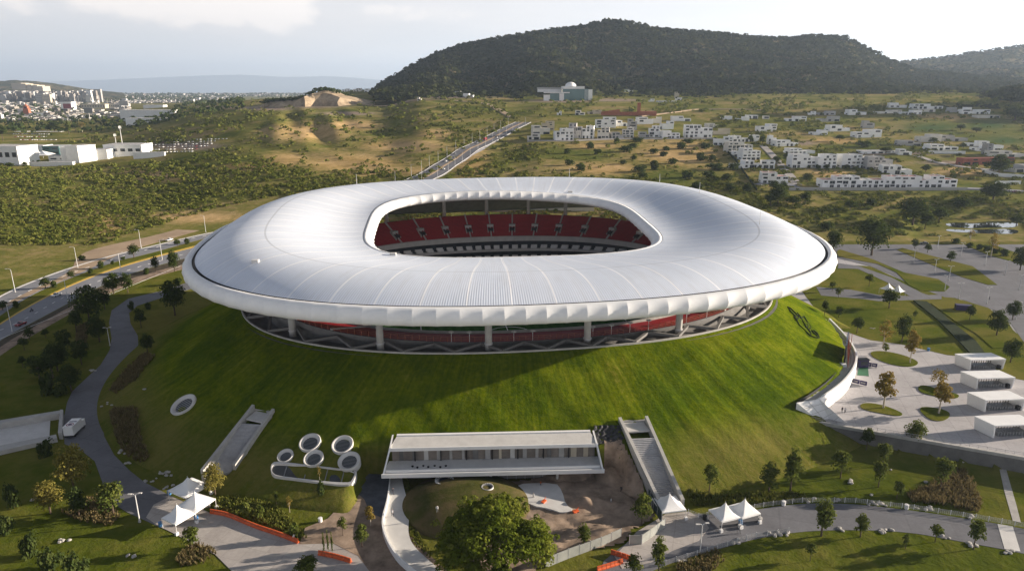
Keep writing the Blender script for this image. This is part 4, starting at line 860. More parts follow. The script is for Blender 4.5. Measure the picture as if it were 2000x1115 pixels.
for q_ in (.18, .42, .66, .85):
    x = PP[:, 0].min()*(1-q_) + PP[:, 0].max()*q_; ys = [y for x2, y in QQ if abs(x2-x) < 3]
    if ys: MB().bar((x-o[0], min(ys)+.3-o[1], cplane(x, min(ys)+.3, .32)), (x-o[0], max(ys)-.3-o[1], cplane(x, max(ys)-.3, .32)), .2, .2).build('crossbar', M['cargrey'], cw)

# grass knoll in front of the building with a crater skylight, and the curved white ramp beside it
kc = at(900, 985, 0)
def knoll(x, y): q = np.hypot((x-kc[0]-1)/15.5, (y-kc[1])/13.5); return 3.6*np.clip(1-q**2, 0, 1)**.8
th = TH(96); rows = [(kc[0]+1 + 15.6*q*np.cos(th), kc[1] + 13.6*q*np.sin(th), knoll(kc[0]+1 + 15.6*q*np.cos(th), kc[1] + 13.6*q*np.sin(th)) - (.4 if q > .99 else 0)) for q in np.linspace(.01, 1, 22)]
V, Fc = loopgrid(rows); M['knoll'] = grassy('knoll_grass', [(.45, (.040, .044, .014)), (.62, (.066, .070, .020)), (.8, (.115, .090, .045))], .12)
tag(link('grass_knoll', npmesh('grass_knoll', V, Fc, M['knoll'], True)), kind='structure')
def crater(px, py, wpx, label):
    p = hit(px, py, lambda x, y: knoll(x, y) + .0*x); r = wpx/2*depth(p)/F; root = empty('crater_skylight', (p[0], p[1], p[2] - .3), 0, label, 'skylight')
    MB().lathe([(r, .1), (r*.98, .55), (r*.9, .5), (r*.55, .1)], 32).build('collar', M['palecon'], root, True); MB().lathe([(r*.6, .22), (.01, .22)], 32).build('glass', M['glass'], root)
    for k in range(18): a = 2*math.pi*k/18; MB().bar((r*.55*math.cos(a), r*.55*math.sin(a), (.24)), (r*.93*math.cos(a), r*.93*math.sin(a), .52), .12, .12).build('rib', M['shadecon'], root)
crater(868, 937, 37, 'small ribbed concrete crater skylight on the grass knoll'); crater(952, 951, 24, 'partly hidden crater skylight beside the crown of the great tree')
rl = smoothline([(764,916),(762,950),(758,984),(749,1015),(751,1040),(765,1071),(785,1097),(822,1125)]); rr_ = smoothline([(784,916),(786,940),(794,970),(802,992),(798,1015),(797,1040),(806,1063),(836,1091),(866,1116)])
A, B = resamp(rl, 40, .9), resamp(rr_, 40, .9); o = at(775, 1010, 0)
cr = empty('curved_ramp', o, 0, 'white concrete ramp curving from the building to the forecourt', 'ramp'); sh = lambda P: [(p[0]-o[0], p[1]-o[1]) for p in P]
strip1(np.array(sh(A)), np.array(sh(B)), -.2, .75).build('deck', M['palecon'], cr); strip1(np.array(sh(A - (B-A)*.08)), np.array(sh(A - (B-A)*.005)), -.2, 1.55).build('parapet', M['white'], cr)
MB().box(-.01, .01, -.01, .01, 0, .01)

# tarpaulins, spoil heaps
def heap(name, px, py, rx, ry, h, mat, label=None, cat=None, seed=0, rot=0):
    c = hit(px, py, lambda x, y: np.maximum(surf(x, y), 0)); th = TH(40); rows = []
    for q in np.linspace(.02, 1, 14):
        x, y = rx*q*np.cos(th), ry*q*np.sin(th); z = h*(1-q**1.6)*(1 + .35*wav(x+seed*9, y+seed*5, 2.2)) - (.5 if q > .99 else 0); rows.append((x*math.cos(rot)-y*math.sin(rot), x*math.sin(rot)+y*math.cos(rot), z))
    V, Fc = loopgrid(rows); o = link(name, npmesh(name, V, Fc, M[mat], True), None, c); return tag(o, label, cat) if label else tag(o, kind='structure')
heap('spoil_heap', 1105, 925, 6.5, 4.5, 3.2, 'dirt', 'grey spoil heap against the right end of the building', 'heap', 1)
heap('spoil_heap', 1190, 930, 4.0, 6.0, 2.0, 'dirt', 'brown spoil heap beside the walled stair', 'heap', 2)
heap('spoil_heap', 1160, 985, 7.5, 3.0, 1.5, 'dirt', 'low wide spoil heap in the middle of the excavation', 'heap', 3)
# ------------------------------------------------------------------ hills behind
def hillmesh(name, sil, Yf, Yr, zf, rough, seed, nx=420, ny=90, back=1500, trees=9000):
    S = np.array(sil, float); t0, t1 = (S[0, 0]-1000)/F/1.0, (S[-1, 0]-1000)/F/1.0
    px = np.linspace(S[0, 0], S[-1, 0], nx); crest_e = np.array([-math.tan(PITCH + math.atan((y-557.5)/F)) for y in np.interp(px, S[:, 0], S[:, 1])])
    q = np.concatenate([np.linspace(0, 1, ny), 1 + np.linspace(.08, 1, 12)]); P, Q = np.meshgrid(px, q)
    Y = Yf + (Yr-Yf)*Q; X = (P-1000)/F*CP*1.0*Y / (CP*CP + SP*SP*0) * 1.0
    X = (P-1000)/F*(CP*Y - 60*SP)
    zr = CH + Yr*np.tile(crest_e, (len(q), 1)); base_z = zf
    k = np.clip(Q, 0, 1); sh = k**1.05*.72 + .28*k**2.2; sh = np.where(Q > 1, 1 - (np.maximum(Q-1, 0)*.9)**1.4, sh)
    spur = (.5 + .5*np.sin(X/95 + seed + np.sin(X/260)*2))*np.sin(np.pi*np.clip(k, 0, 1))
    h = np.maximum(zr - base_z, 3)
    Z = base_z + h*sh - h*.20*spur - h*.05*np.abs(np.sin(X/42 + 2*np.sin(Y/160)))*np.sin(np.pi*k) - h*.05*np.sin(np.pi*k)*wav(X, Y, 70, seed)
    Z = Z + rough*np.random.default_rng(seed).normal(0, 1, Z.shape)*np.clip(k*6, 0, 1) - 12*np.clip(1 - k*8, 0, 1)
    n, m_ = Z.shape; idx = np.arange(n*m_).reshape(n, m_)
    Fc = np.stack([idx[:-1, :-1], idx[:-1, 1:], idx[1:, 1:], idx[1:, :-1]], -1).reshape(-1, 4)
    m, nt, b = base(name + '_cover', 1.0, 0); p = pos(nt); f = noise(nt, p, .006, 8, .65, .5); g = noise(nt, p, .05, 6, .75)
    mm = nn(nt, 'ShaderNodeMath', operation='MULTIPLY_ADD'); nt.links.new(g, mm.inputs[0]); mm.inputs[1].default_value = .8; nt.links.new(f, mm.inputs[2])
    nt.links.new(ramp(nt, mm.outputs[0], [(.66, (.016, .022, .010)), (.84, (.042, .050, .020)), (.96, (.10, .092, .040)), (1.06, (.19, .15, .09))]), b.inputs['Base Color']); bump(nt, b, g, 1, 9)
    tag(link(name, npmesh(name, np.stack([X, Y, Z], -1), Fc, m, True)), kind='structure')
    rng = np.random.default_rng(seed+50); i = rng.integers(0, m_, trees); j = (rng.random(trees)**.8*ny*.999).astype(int); j[:trees//12] = ny - 1 - rng.integers(0, 2, trees//12)
    return np.stack([X[j, i] + rng.normal(0, 4, trees), Y[j, i] + rng.normal(0, 4, trees), Z[j, i]], -1)
H1 = [(728,180),(745,165),(770,152),(800,134),(830,119),(860,106),(885,96),(920,87),(960,80),(1000,72),(1040,66),(1080,60),(1130,55),(1160,48),(1190,44),(1215,45),(1250,52),(1290,60),(1330,63),(1380,66),(1430,71),(1480,75),(1530,77),(1580,73),(1620,74),(1655,80),(1690,98),(1720,112),(1745,124),(1790,140),(1900,150),(2100,165)]
H2 = [(1560,168),(1640,150),(1700,136),(1745,124),(1790,118),(1840,112),(1900,102),(1940,97),(1980,91),(2020,92),(2100,80),(2250,90),(2500,130),(2800,170)]
trees_on = [hillmesh('hill', H1, 1500, 2500, 78, 1.6, 3, 520, 100, trees=14000), hillmesh('hill', H2, 2100, 3600, 84, 1.6, 8, 300, 60, trees=5000)]
H3 = [(1860,215),(1920,196),(1960,184),(2000,174),(2060,165),(2200,160),(2400,170)]
trees_on.append(hillmesh('hill', H3, 1150, 1500, 55, .8, 12, 90, 40, trees=1500))
H4 = [(-500,168),(-200,160),(-60,158),(0,159),(30,157),(70,159),(110,164),(150,171),(190,177),(240,182)]
hillmesh('hill', H4, 5200, 7600, -2, 2, 5, 120, 30, trees=10)
H5 = [(-700,172),(-200,166),(100,160),(260,154),(400,148),(470,146),(560,151),(640,149),(700,153),(760,158),(900,168)]
hillmesh('hill', H5, 36000, 42000, -200, 5, 6, 120, 20, trees=10)
def leafcloud(C, rad, per, leaf, rng, flat_=.75, up=.3):
    "C centres (n,3), rad (n,), per leaves each -> quads facing outwards"
    n = len(C); d = rng.normal(0, 1, (n, per, 3)); d /= np.linalg.norm(d, axis=2, keepdims=True); d[..., 2] = np.where(d[..., 2] < -.25, -d[..., 2], d[..., 2])
    r = rad[:, None, None]*(.72 + .4*rng.random((n, per, 1))); P = C[:, None, :] + d*r*np.array([1, 1, flat_])
    nr = d + rng.normal(0, .45, d.shape) + np.array([0, 0, up]); nr /= np.linalg.norm(nr, axis=2, keepdims=True)
    a = np.cross(nr, rng.normal(0, 1, d.shape)); a /= np.linalg.norm(a, axis=2, keepdims=True); b = np.cross(nr, a)
    L = (leaf if np.ndim(leaf) else np.full(n, leaf))[:, None, None]*(.6 + .8*rng.random((n, per, 1)))
    V = np.stack([P - a*L - b*L*.8, P + a*L - b*L*.6, P + a*L*.9 + b*L*.8, P - a*L*.8 + b*L], 2).reshape(-1, 3)
    return V, np.arange(len(V)).reshape(-1, 4), np.repeat(rng.random(n), per*4)*.7 + np.repeat(rng.random(n*per), 4)*.3
H6 = [(2060,165),(2140,120),(2230,70),(2350,0),(2500,-55),(2700,-60),(2900,-10),(3100,70),(3300,150)]
trees_on.append(hillmesh('hill', H6, 800, 1260, 12, 1.2, 15, 140, 50, trees=600))
C = np.concatenate(trees_on); rad = NR.uniform(4.5, 8.5, len(C)); C[:, 2] += rad*.35
V, Fc, T_ = leafcloud(C, rad, 7, rad*.52, NR); tag(link('hill_forest', npmesh('hill_forest', V, Fc, M['leaf_hill'], False, {'tint': T_})), kind='stuff')

# ------------------------------------------------------------------ boulevard and other far roads
BLV = [(760,381),(800,362),(840,343),(870,323),(900,304),(935,284),(970,266),(1000,250),(1022,240)]
bx, by, bz, bnx, bny = draped('boulevard', BLV, 24, 'asphalt', .5, 120)
def along(px, py, name, w, mat): pass
medx = [(BLV)]
def offset_strip(name, w, off, mat, lift):
    n = len(bx); m = MB(); V = []
    for k in (-1, 1):
        for i in range(n): V.append((bx[i] + bnx[i]*(off + k*w/2), by[i] + bny[i]*(off + k*w/2), bz[i] + lift))
    for k in (-1, 1):
        for i in range(n): V.append((bx[i] + bnx[i]*(off + k*w/2), by[i] + bny[i]*(off + k*w/2), bz[i] - .2))
    m.add(V, [(i, i+1, n+i+1, n+i) for i in range(n-1)] + [(2*n+i, 2*n+i+1, i+1, i) for i in range(n-1)] + [(n+i, n+i+1, 3*n+i+1, 3*n+i) for i in range(n-1)]); return tag(m.build(name, M[mat]), kind='structure')
offset_strip('median', 2.6, 0, 'drydirt', .22); offset_strip('road_edge', .5, 11.8, 'palecon', .2); offset_strip('road_edge', .5, -11.8, 'palecon', .2)
draped('street', [(1541,369),(1620,369.5),(1700,369.5),(1800,369.5),(1890,369),(1960,372),(2080,380)], 9, 'road', .5)
draped('street', [(1478,362),(1520,352),(1550,365),(1562,368)], 7, 'road', .5, 30)
draped('street', [(1558,362),(1545,345),(1525,322),(1505,300),(1490,285)], 7, 'paving', .5, 40)
draped('street', [(1030,276.5),(1100,276),(1200,272),(1300,271.5),(1400,270.5)], 6, 'paving', .6, 40)
draped('dirt_road', [(640,202),(720,207),(790,200),(880,196),(940,201),(975,216),(1000,230)], 10, 'drydirt', .8, 60)
draped('dirt_road', [(1250,228),(1300,222),(1360,214),(1440,214),(1490,216)], 7, 'drydirt', .8, 60)
draped('street', [(1790,305),(1830,318),(1900,330),(2000,336)], 6, 'paving', .6, 30)
draped('dirt_lot', [(740,404),(860,400),(1030,402)], 30, 'drydirt', .4, 40)
# marsh water: two reaches
for P in ([(1842,437),(1870,434),(1905,436),(1930,432),(1975,432),(1990,436),(1985,445),(1940,444),(1900,446),(1860,444)], [(1846,447),(1900,449),(1940,447),(1988,448),(1990,456),(1960,457),(1900,455),(1850,452)]):
    z = 4.32; tag(MB().prism([tuple(at(x, y, z)[:2]) for x, y in smoothloop(P, 2)], z - 1.5, z).build('pond_water', M['water']), kind='structure')

# ------------------------------------------------------------------ scrub over the open country, one mass
def scrub():
    n = 46000; px = NR.uniform(-120, 2150, n); py = 176 + (480-176)*NR.random(n)**.9
    ys = np.geomspace(380, 2600, 420); ok = np.zeros(n, bool); X = np.zeros(n); Y = np.zeros(n)
    a = (px-1000)/F; b = (py-557.5)/F; dy = CP - b*SP; dz = -SP - b*CP; prev = None
    for y in ys:
        k = y/dy; z = CH + dz*k; g = land(a*k, np.full(n, y)); h = (z < g) & ~ok; X[h] = (a*k)[h]; Y[h] = y; ok |= h
    f = wav(px*1.0, py*2.5, 31) + .8*wav(px, py*3, 11, 2) + NR.normal(0, .35, n)
    lush = (px < 760) & (py > 318); keep = ok & (f > np.where(lush, -.75, -.1)) & ((py > 330) | (NR.random(n) < .7))
    def no(P, p=1.0):
        nonlocal keep; keep &= ~(poly_in(px, py, P) & (NR.random(n) < p))
    no([(-200,800),(-200,560),(0,552),(100,520),(250,460),(420,408),(560,380),(560,460)], 1); no([(750,395),(830,352),(1000,238),(1040,238),(980,275),(880,345),(800,395)])
    no([(0,322),(0,280),(120,280),(330,283),(470,262),(470,285),(300,316),(100,330)]); no([(-100,282),(-100,190),(230,190),(345,214),(345,245),(230,262),(100,282)], .85)
    no([(470,305),(480,240),(700,215),(830,250),(700,335),(560,335)], .6); no([(600,330),(600,285),(800,270),(900,280),(830,340)], .75); no([(470,214),(640,170),(760,190),(760,225),(560,222)], .75); no([(1000,282),(1020,224),(1400,222),(1400,274)], .9); no([(1395,262),(1480,222),(1960,200),(2000,290),(2000,345),(1890,372),(1480,368)], .5)
    no([(1835,460),(1835,430),(2000,428),(2000,462)]); no([(1700,240),(1980,228),(2000,290),(1840,270)], .8); no([(1560,376),(1560,362),(2000,362),(2000,376)]); no([(1040,345),(1080,285),(1390,275),(1460,345),(1300,350)], .86)
    no([(1580,500),(1580,446),(1640,462),(2150,462),(2150,560)]); no([(1540,330),(1540,480),(400,480),(380,400),(620,352),(1000,344),(1300,350)], 0)
    X, Y, qx, qy = X[keep], Y[keep], px[keep], py[keep]; n = len(X); d = Y
    rad = NR.uniform(.8, 2.1, n)*np.clip(d/520, .8, 2.6); C = np.stack([X, Y, land(X, Y) + rad*.25], -1)
    for i, (lo, hi, per) in enumerate(((0, 650, 30), (650, 1100, 18), (1100, 5000, 10))):
        s = (d >= lo) & (d < hi); V, Fc, T_ = leafcloud(C[s], rad[s], per, rad[s]*(.24 + .07*i), NR, .7)
        tag(link('scrub', npmesh('scrub', V, Fc, M['leaf_scrub'], False, {'tint': T_})), kind='stuff')
scrub()

# ------------------------------------------------------------------ buildings
def house(x0, x1, yt, yb, label, group, wall='houses', roof='roofgrey', storeys=None, dp=None, detail=1, name='house', cat='house', rz=None, split=True):
    p = hit((x0+x1)/2, yb, land); d = depth(p); w = (x1-x0)*d/F; h = max((yb-yt)*d/F, 2.8)
    D = dp or max(6.0, min(w*.75, 13)); h = max(h - D*.10, 2.8)
    rz = R.uniform(-.22, .22) if rz is None else rz
    wall = R.choice(('houses', 'houses', 'houses', 'housew')) if wall == 'houses' else wall
    root = empty(name, (p[0], p[1] + D/2, p[2]), rz, label, cat, group); st = storeys or min(4, max(1, round(h/3.3))); sh = h/st; r2 = R.random()
    def walls(xa, xb, ya, yb_, za, zb, m=wall): MB().box(xa, xb, ya, yb_, za, zb).build('wall', M[m], root)
    def top(xa, xb, ya, yb_, z, m=roof):
        MB().box(xa+.25, xb-.25, ya+.25, yb_-.25, z, z+.05).build('roof', M[m], root)
        mb = MB(); t = .25
        for q in ((xa, xb, ya, ya+t), (xa, xb, yb_-t, yb_), (xa, xa+t, ya+t, yb_-t), (xb-t, xb, ya+t, yb_-t)): mb.box(*q, z, z+.6)
        mb.build('parapet', M[wall], root)
    if split and st >= 2 and w > 7:
        sp = R.uniform(.45, .7); left_ = R.random() < .5; xm = -w/2 + w*sp if left_ else w/2 - w*sp; zl = sh*(st-1) - .3
        walls(-w/2, w/2, -D/2, D/2, -4, zl); 
        ua, ub = (-w/2, xm) if left_ else (xm, w/2); walls(ua + .01, ub - .01, -D/2 - .6*(r2 > .5), D/2 - 1.5, zl, h - .6); top(ua, ub, -D/2 - .6*(r2 > .5), D/2 - 1.5, h - .6)
        la, lb = (xm, w/2) if left_ else (-w/2, xm); top(la + .02, lb - .02, -D/2 + .02, D/2 - .02, zl)
        segs = [(-w/2, w/2, 0, st-1, -D/2), (ua, ub, st-1, st, -D/2 - .6*(r2 > .5))]
    else:
        walls(-w/2, w/2, -D/2, D/2, -4, h - .6); top(-w/2, w/2, -D/2, D/2, h - .6); segs = [(-w/2, w/2, 0, st, -D/2)]
    for xa, xb, s0, s1, yf in segs:
        for s in range(s0, s1):
            k = min(6, max(1, int((xb-xa)/(4.6 if detail else 7.5)))); cell = (xb-xa)/k
            for i in range(k):
                if R.random() < (.25 if detail else .4): continue
                ww = cell*R.uniform(.35, .8)/2; c = xa + cell*(i+.5) + R.uniform(-.1, .1)*cell; z0 = s*sh + (R.choice((.1, .9, .9, 1.0)) if s else R.choice((.05, .05, .9))); z1 = min(s*sh + sh - .55, (h-1.0))
                if z1 - z0 < .6: continue
                fr = MB().box(c-ww, c+ww, yf-.06, yf+.02, z0, z1).build('window' if s or z0 > .5 else 'door', M['glass'], root)
                if detail and R.random() < .7: MB().box(c-.05, c+.05, yf-.1, yf-.065, z0+.02, z1-.02).build('mullion', M['white'], fr)
                if detail and s and R.random() < .35: MB().box(c-ww-.4, c+ww+.4, yf-1.0, yf-.11, s*sh-.25, s*sh+.02).build('balcony', M['white'], root)
    for s in (-1, 1):                                         # side windows
        if D > 7 and R.random() < .7: MB().box(s*w/2 - .03, s*w/2 + .05, -D*.2, D*.12, .9, min(2.3, h-1)).build('window', M['glass'], root)
    if detail and R.random() < .6: MB().lathe([(0, h+.9), (.5, h+.85), (.6, h+.5), (.6, h-.6)], 12, R.uniform(-.25, .0)*w if not split else (0 if st < 2 else (ua+ub)/2), 1).build('water_tank', M['palecon'], root)
    return root
def row(L, desc, ctx, group, **kw):
    L = sorted(L, key=lambda q: q[0] + q[1]); n = len(L)
    for i, q in enumerate(L):
        k = dict(kw); k.update(q[4] if len(q) > 4 else {}); dsc = k.pop('desc', desc)
        house(*q[:4], f"{dsc}, {nth(i, n)} {ctx}", group, **k)
red = dict(roof='redroof', desc='white red-roofed house'); grey = dict(wall='houseg', desc='grey two-storey house'); bei = dict(wall='beige', desc='beige low block')
row([(1605,1657,342,367,red),(1649,1704,342,367),(1704,1759,342,367,red),(1759,1815,342,367,red),(1815,1868,341,367,red)], 'white two-storey house', 'in the front row above the marsh', 'front row of white houses', dp=12, rz=.0)
row([(1489,1539,335,359,red),(1430,1472,312,329),(1472,1514,312,329),(1446,1484,288,313),(1432,1452,294,306),(1418,1470,276,296),(1396,1432,266,284),(1425,1456,264,278),(1453,1483,263,277)], 'white cubic house', 'in the column beside the field', 'white houses beside the bushy field', dp=11)
row([(1545,1594,299,328),(1593,1632,300,329),(1641,1698,300,328),(1695,1742,304,332,grey),(1727,1781,321,341),(1538,1592,288,301),(1500,1516,264,282),(1512,1559,272,286)], 'white flat-roofed house', 'in the second row above the marsh', 'second row of white houses')
row([(1481,1516,241,258),(1587,1616,253,264),(1617,1660,243,257),(1669,1722,252,269),(1687,1708,235,251,grey),(1757,1800,273,285,dict(wall='houseg',desc='low blue-grey house')),(1797,1838,261,278),(1838,1889,263,276,grey),(1813,1872,280,294),(1893,1931,274,286),(1907,1958,282,295),(1937,2000,293,307),(1756,1781,290,303),(1682,1755,293,300)], 'white house', 'in the middle hillside rows', 'white houses on the hillside', detail=0)
row([(1411,1430,226,234),(1440,1464,227,236),(1459,1481,224,232),(1491,1503,226,233),(1537,1575,226,237,dict(roof='redroof',desc='low house with sloping red roof')),(1580,1594,217,225),(1600,1632,216,225,grey),(1600,1640,226,238,grey),(1656,1692,213,225)], 'small white house', 'in the far row', 'far white houses under the slope', detail=0)
row([(1711,1763,214,222),(1739,1771,200,211),(1763,1801,214,224),(1782,1842,202,213),(1801,1827,212,219),(1855,1879,209,220,grey),(1878,1896,209,223),(1895,1933,213,223),(1908,1953,224,231)], 'white hilltop house', 'in the topmost row', 'white hilltop houses', detail=0)
row([(1083,1119,250,275),(1112,1137,240,271,grey),(1138,1161,245,271),(1168,1191,248,271),(1192,1217,257,271,grey),(1216,1239,248,269),(1248,1269,257,269,grey),(1268,1289,245,269),(1292,1327,254,271),(1338,1391,243,269)], 'white townhouse', 'in the lower terrace behind the field', 'white townhouses behind the bushy field')
row([(1164,1203,228,250),(1202,1225,234,247),(1226,1245,232,254,grey),(1244,1275,228,243),(1274,1293,228,241),(1292,1315,236,253),(1312,1350,226,237)], 'white stacked house', 'below the brick ruin', 'white houses below the brick ruin', detail=0)
row([(1039,1073,244,263,dict(wall='houses',desc='pale three-storey block')),(1058,1083,236,255,bei),(1030,1055,260,273),(1088,1097,217,225),(1124,1143,215,225),(1148,1175,214,223,bei),(1380,1403,240,249),(1384,1427,250,263,bei)], 'pale building', 'near the boulevard head', 'pale buildings near the boulevard', detail=0)
row([(652,664,175,182),(668,682,173,180),(690,706,172,179),(712,728,173,180),(735,748,172,180),(752,770,171,180),(775,795,172,181),(802,822,172,181),(828,846,173,182),(856,870,176,184),(905,925,182,190),(815,823,190,197),(884,900,178,186)], 'tiny pale house', 'at the left foot of the dark hill', 'far houses at the left foot of the hill', detail=0)
row([(1220,1236,174,180),(1270,1290,172,178),(1318,1326,180,192,bei),(1320,1332,190,196),(1268,1278,193,199),(1284,1322,196,200)], 'tiny pale hut', 'under the middle of the hill', 'huts under the hill', detail=0)
house(1925,1937,280,303,'narrow dark grey tower block among white hillside houses','', wall='cargrey', detail=0, cat='building', dp=8, split=False)
house(1872,1986,307,322,'long low reddish brown building in front of the hillside houses', '', wall='redroof', roof='redroof', detail=0, cat='building', split=False, dp=9)
house(1976,2020,320,337,'pale grey house at the right frame edge behind dark trees', '', wall='houseg', detail=0)
# brick ruin with its tower
br_ = empty('brick_ruin', hit(1210, 226, land), -.1, 'long low red brick ruin with a square tower', 'ruin'); o = br_.location; k = depth(o)/F
MB().box(-36*k, 34*k, 0, 1.2, -3, 7*k).add([(-36*k,0,7*k),(0,0,7*k),(0,0,12*k),(-36*k,1.2,7*k),(0,1.2,7*k),(0,1.2,12*k)], [(0,1,2),(3,5,4),(0,2,5,3)]).build('wall', M['brick'], br_)
MB().box(34*k, 71*k, 0, 14, -3, 8*k).build('wing', M['brick'], br_); MB().box(34*k, 40*k, -.5, 6, -3, 23*k).build('tower', M['brick'], br_); MB().box(33.6*k, 40.4*k, -.9, 6.4, 23*k, 24*k).build('tower_cap', M['brick'], br_)
# domed glass building under the hill
gb = empty('domed_glass_building', hit(1108, 197, land), 0, 'teal glass building with a white dome under the hill', 'building'); o = gb.location; k = depth(o)/F
def gbx(nm, mt, x0, x1, z0, z1, y0, y1): MB().box(x0*k, x1*k, y0, y1, z0*k, z1*k).build(nm, M[mt], gb)
gbx('glass_block', 'teal', -8, 42, -6, 22, 10, 46); gbx('roof', 'white', -9, 34, 22, 27, 9, 47); gbx('front_wing', 'teal', -34, 4, -10, 14, -4, 9.9); gbx('front_roof', 'white', -46, 4, 14, 16, -5, 10); gbx('side_wall', 'houses', -46, -34, -8, 11, -3, 9); gbx('pillar', 'white', -16, -7, -9, 13.5, -5, -4.01); gbx('frame', 'white', 42, 50, -2, 21, 12, 40); gbx('rear_wing', 'houses', -56, -9, 16, 22, 48, 70); gbx('rear_roof', 'houseg', -57, -8, 22, 25, 47, 71)
for i in range(4): MB().box(35*k + i*2.2*k, 35.6*k + i*2.2*k, 9.6, 9.98, -4*k, 21*k).build('fin', M['white'], gb)
MB().lathe([(11*k, 27*k), (10.8*k, 28.5*k), (9.6*k, 31*k), (7*k, 33.3*k), (3.6*k, 34.7*k), (.05, 35.2*k)], 28, 8*k, 28).build('dome', M['white'], gb, True)

# white campus blocks and the plain on the left
def block(x0, x1, yt, yb, label, wall='houses', dp=20, rz=.12, cat='building', name='building', win=0, roof='roofgrey', group=None, Y=None):
    p = hit((x0+x1)/2, yb, land) if Y is None else Vector((((x0+x1)/2-1000)/F*(CP*Y+25), Y, CH - Y*elev(yb))); d = depth(p); w = (x1-x0)*d/F; h = (yb-yt)*d/F*.97
    root = empty(name, (p[0], p[1] + dp/2, p[2]), rz, label, cat, group)
    MB().box(-w/2, w/2, -dp/2, dp/2, -6, h).build('wall', M[wall], root)
    MB().box(-w/2-.3, w/2+.3, -dp/2-.3, dp/2+.3, h, h+.9).build('roof_edge', M[wall], root); MB().box(-w/2+.5, w/2-.5, -dp/2+.5, dp/2-.5, h+.9, h+1.0).build('roof', M[roof], root)
    for r in range(win):
        z = h*(r+.45)/win; hh = h/win*.26; n = min(9, max(1, int(w/9)))
        for i in range(n): a = -w/2 + w*(i+.2)/n; MB().box(a, a + w/n*.6, -dp/2-.12, -dp/2+.02, z, z+hh).build('window', M['glass'], root)
    return root
block(-30,44,287,323,'large white cube block at the left frame edge','white',34,-.1,win=1)
block(46,84,286,302,'white hall with blue sloping side behind the tent canopy','houses',26,.1)
block(85,117,287,303,'low greenish glass drum hall between white blocks','teal',30,0,win=2)
block(134,166,286,318,'bright white cube block lit by the sun','white',26,-.35); block(117,136,288,316,'shaded white wing beside the bright white cube','houses',22,.3)
block(96,132,306,316,'low white annex in front of the glass drum','white',16,.05,win=1)
block(174,208,294,313,'long low white hall left of the roof terrace building','houses',30,.1)
block(204,276,284,306,'white building with ribbon window and plant on its roof','houses',34,.06,win=1); block(250,277,284,300,'sunlit white corner block with small windows','white',16,-.2,win=2)
block(60,140,318,325,'long low white retaining wall in front of the campus','white',6,.1,cat='wall',name='boundary_wall'); block(262,320,299,309,'low white wall beside the crowded car park','white',5,.12,cat='wall',name='boundary_wall')
block(236,340,216,232,'long white warehouse with pale roof on the plain','white',34,.05,roof='palecon'); block(246,320,232,241,'low white sheds in front of the long warehouse','houses',30,.05)
block(280,318,206,212,'low white shed behind the long warehouse','white',40,.05)
block(71,86,183,203,'dark grey slab tower block on the plain','houseg',30,.2,win=6); block(84,98,185,203,'beige tower block beside the dark slab','beige',30,.2,win=6)
block(160,171,178,201,'blue-grey shaded half of the pale high-rise','cargrey',26,.3,win=8); block(168,182,177,201,'sunlit white high-rise on the plain','houses',26,-.2,win=8); block(181,198,175,200,'brown grey high-rise on the plain','roofgrey',28,.2,win=9)  # one high-rise as two blocks, its shaded side painted in dark colour
block(160,204,204,213,'wide beige block behind the blue billboard','beige',40,.1,win=1); block(120,140,200,217,'white store below the red billboard','houses',40,.1); block(208,236,204,211,'blue white hall near the frame billboard','houseg',40,.1,win=1)
L_ = sorted([(28,40,163,174),(40,48,163,174),(48,56,164,174),(58,67,166,175),(69,78,167,176),(79,88,169,177)])
for i, q in enumerate(L_): block(*q, f"pale apartment block, {nth(i, len(L_))} on the far hill", 'beige', 90, 0, group='apartment blocks on the far hill', win=0, Y=5500)
# church
ch = empty('church', hit(57, 226, land), .1, 'white church nave with an orange bell tower among trees', 'church'); o = ch.location; k = depth(o)/F
MB().box(2*k, 28*k, -6, 8, -3, 5*k).build('nave', M['white'], ch); MB().box(-8*k, 2*k, -6, 9, -3, 13*k).build('tower', M['brick'], ch); MB().box(-6.5*k, .5*k, -5, 8, 13*k, 18*k).build('belfry', M['brick'], ch); MB().lathe([(3*k, 18*k), (2.4*k, 20*k), (.6*k, 21.5*k), (.05, 25*k)], 10, -3*k, 1).build('spire', M['brick'], ch); MB().box(-5*k, -1*k, -5.2, -4.9, 13.6*k, 16.5*k).build('bell_opening', M['dark'], ch)
# tensile canopy
cn = empty('tensile_canopy', hit(80, 309, land), 0, 'white tensile canopy with two peaks between the campus blocks', 'canopy'); k = depth(cn.location)/F
mb = MB(); P0 = [(-24, 5), (-8, 3), (6, 8), (22, 5)]
for (xa, xb, xp, zp) in ((-25, 2, -14, 15), (-4, 22, 4, 14)):
    mb.add([(xa*k, -8, 6*k), (xb*k, -8, 6*k), (xb*k, 10, 7*k), (xa*k, 10, 7*k), (xp*k, 1, zp*k), (((xa+xp)/2)*k, -3, 8*k), (((xb+xp)/2)*k, -3, 8*k)], [(0,1,6,5), (5,6,4), (1,2,4,6), (2,3,4), (3,0,5,4)])
mb.build('fabric', M['tent'], cn); m = MB(); m.tube([(-14*k, 1, -1), (-14*k, 1, 15*k)], .3, 6); m.build('mast', M['steel'], cn); MB().tube([(4*k, 1, -1), (4*k, 1, 14*k)], .3, 6).build('mast', M['steel'], cn)
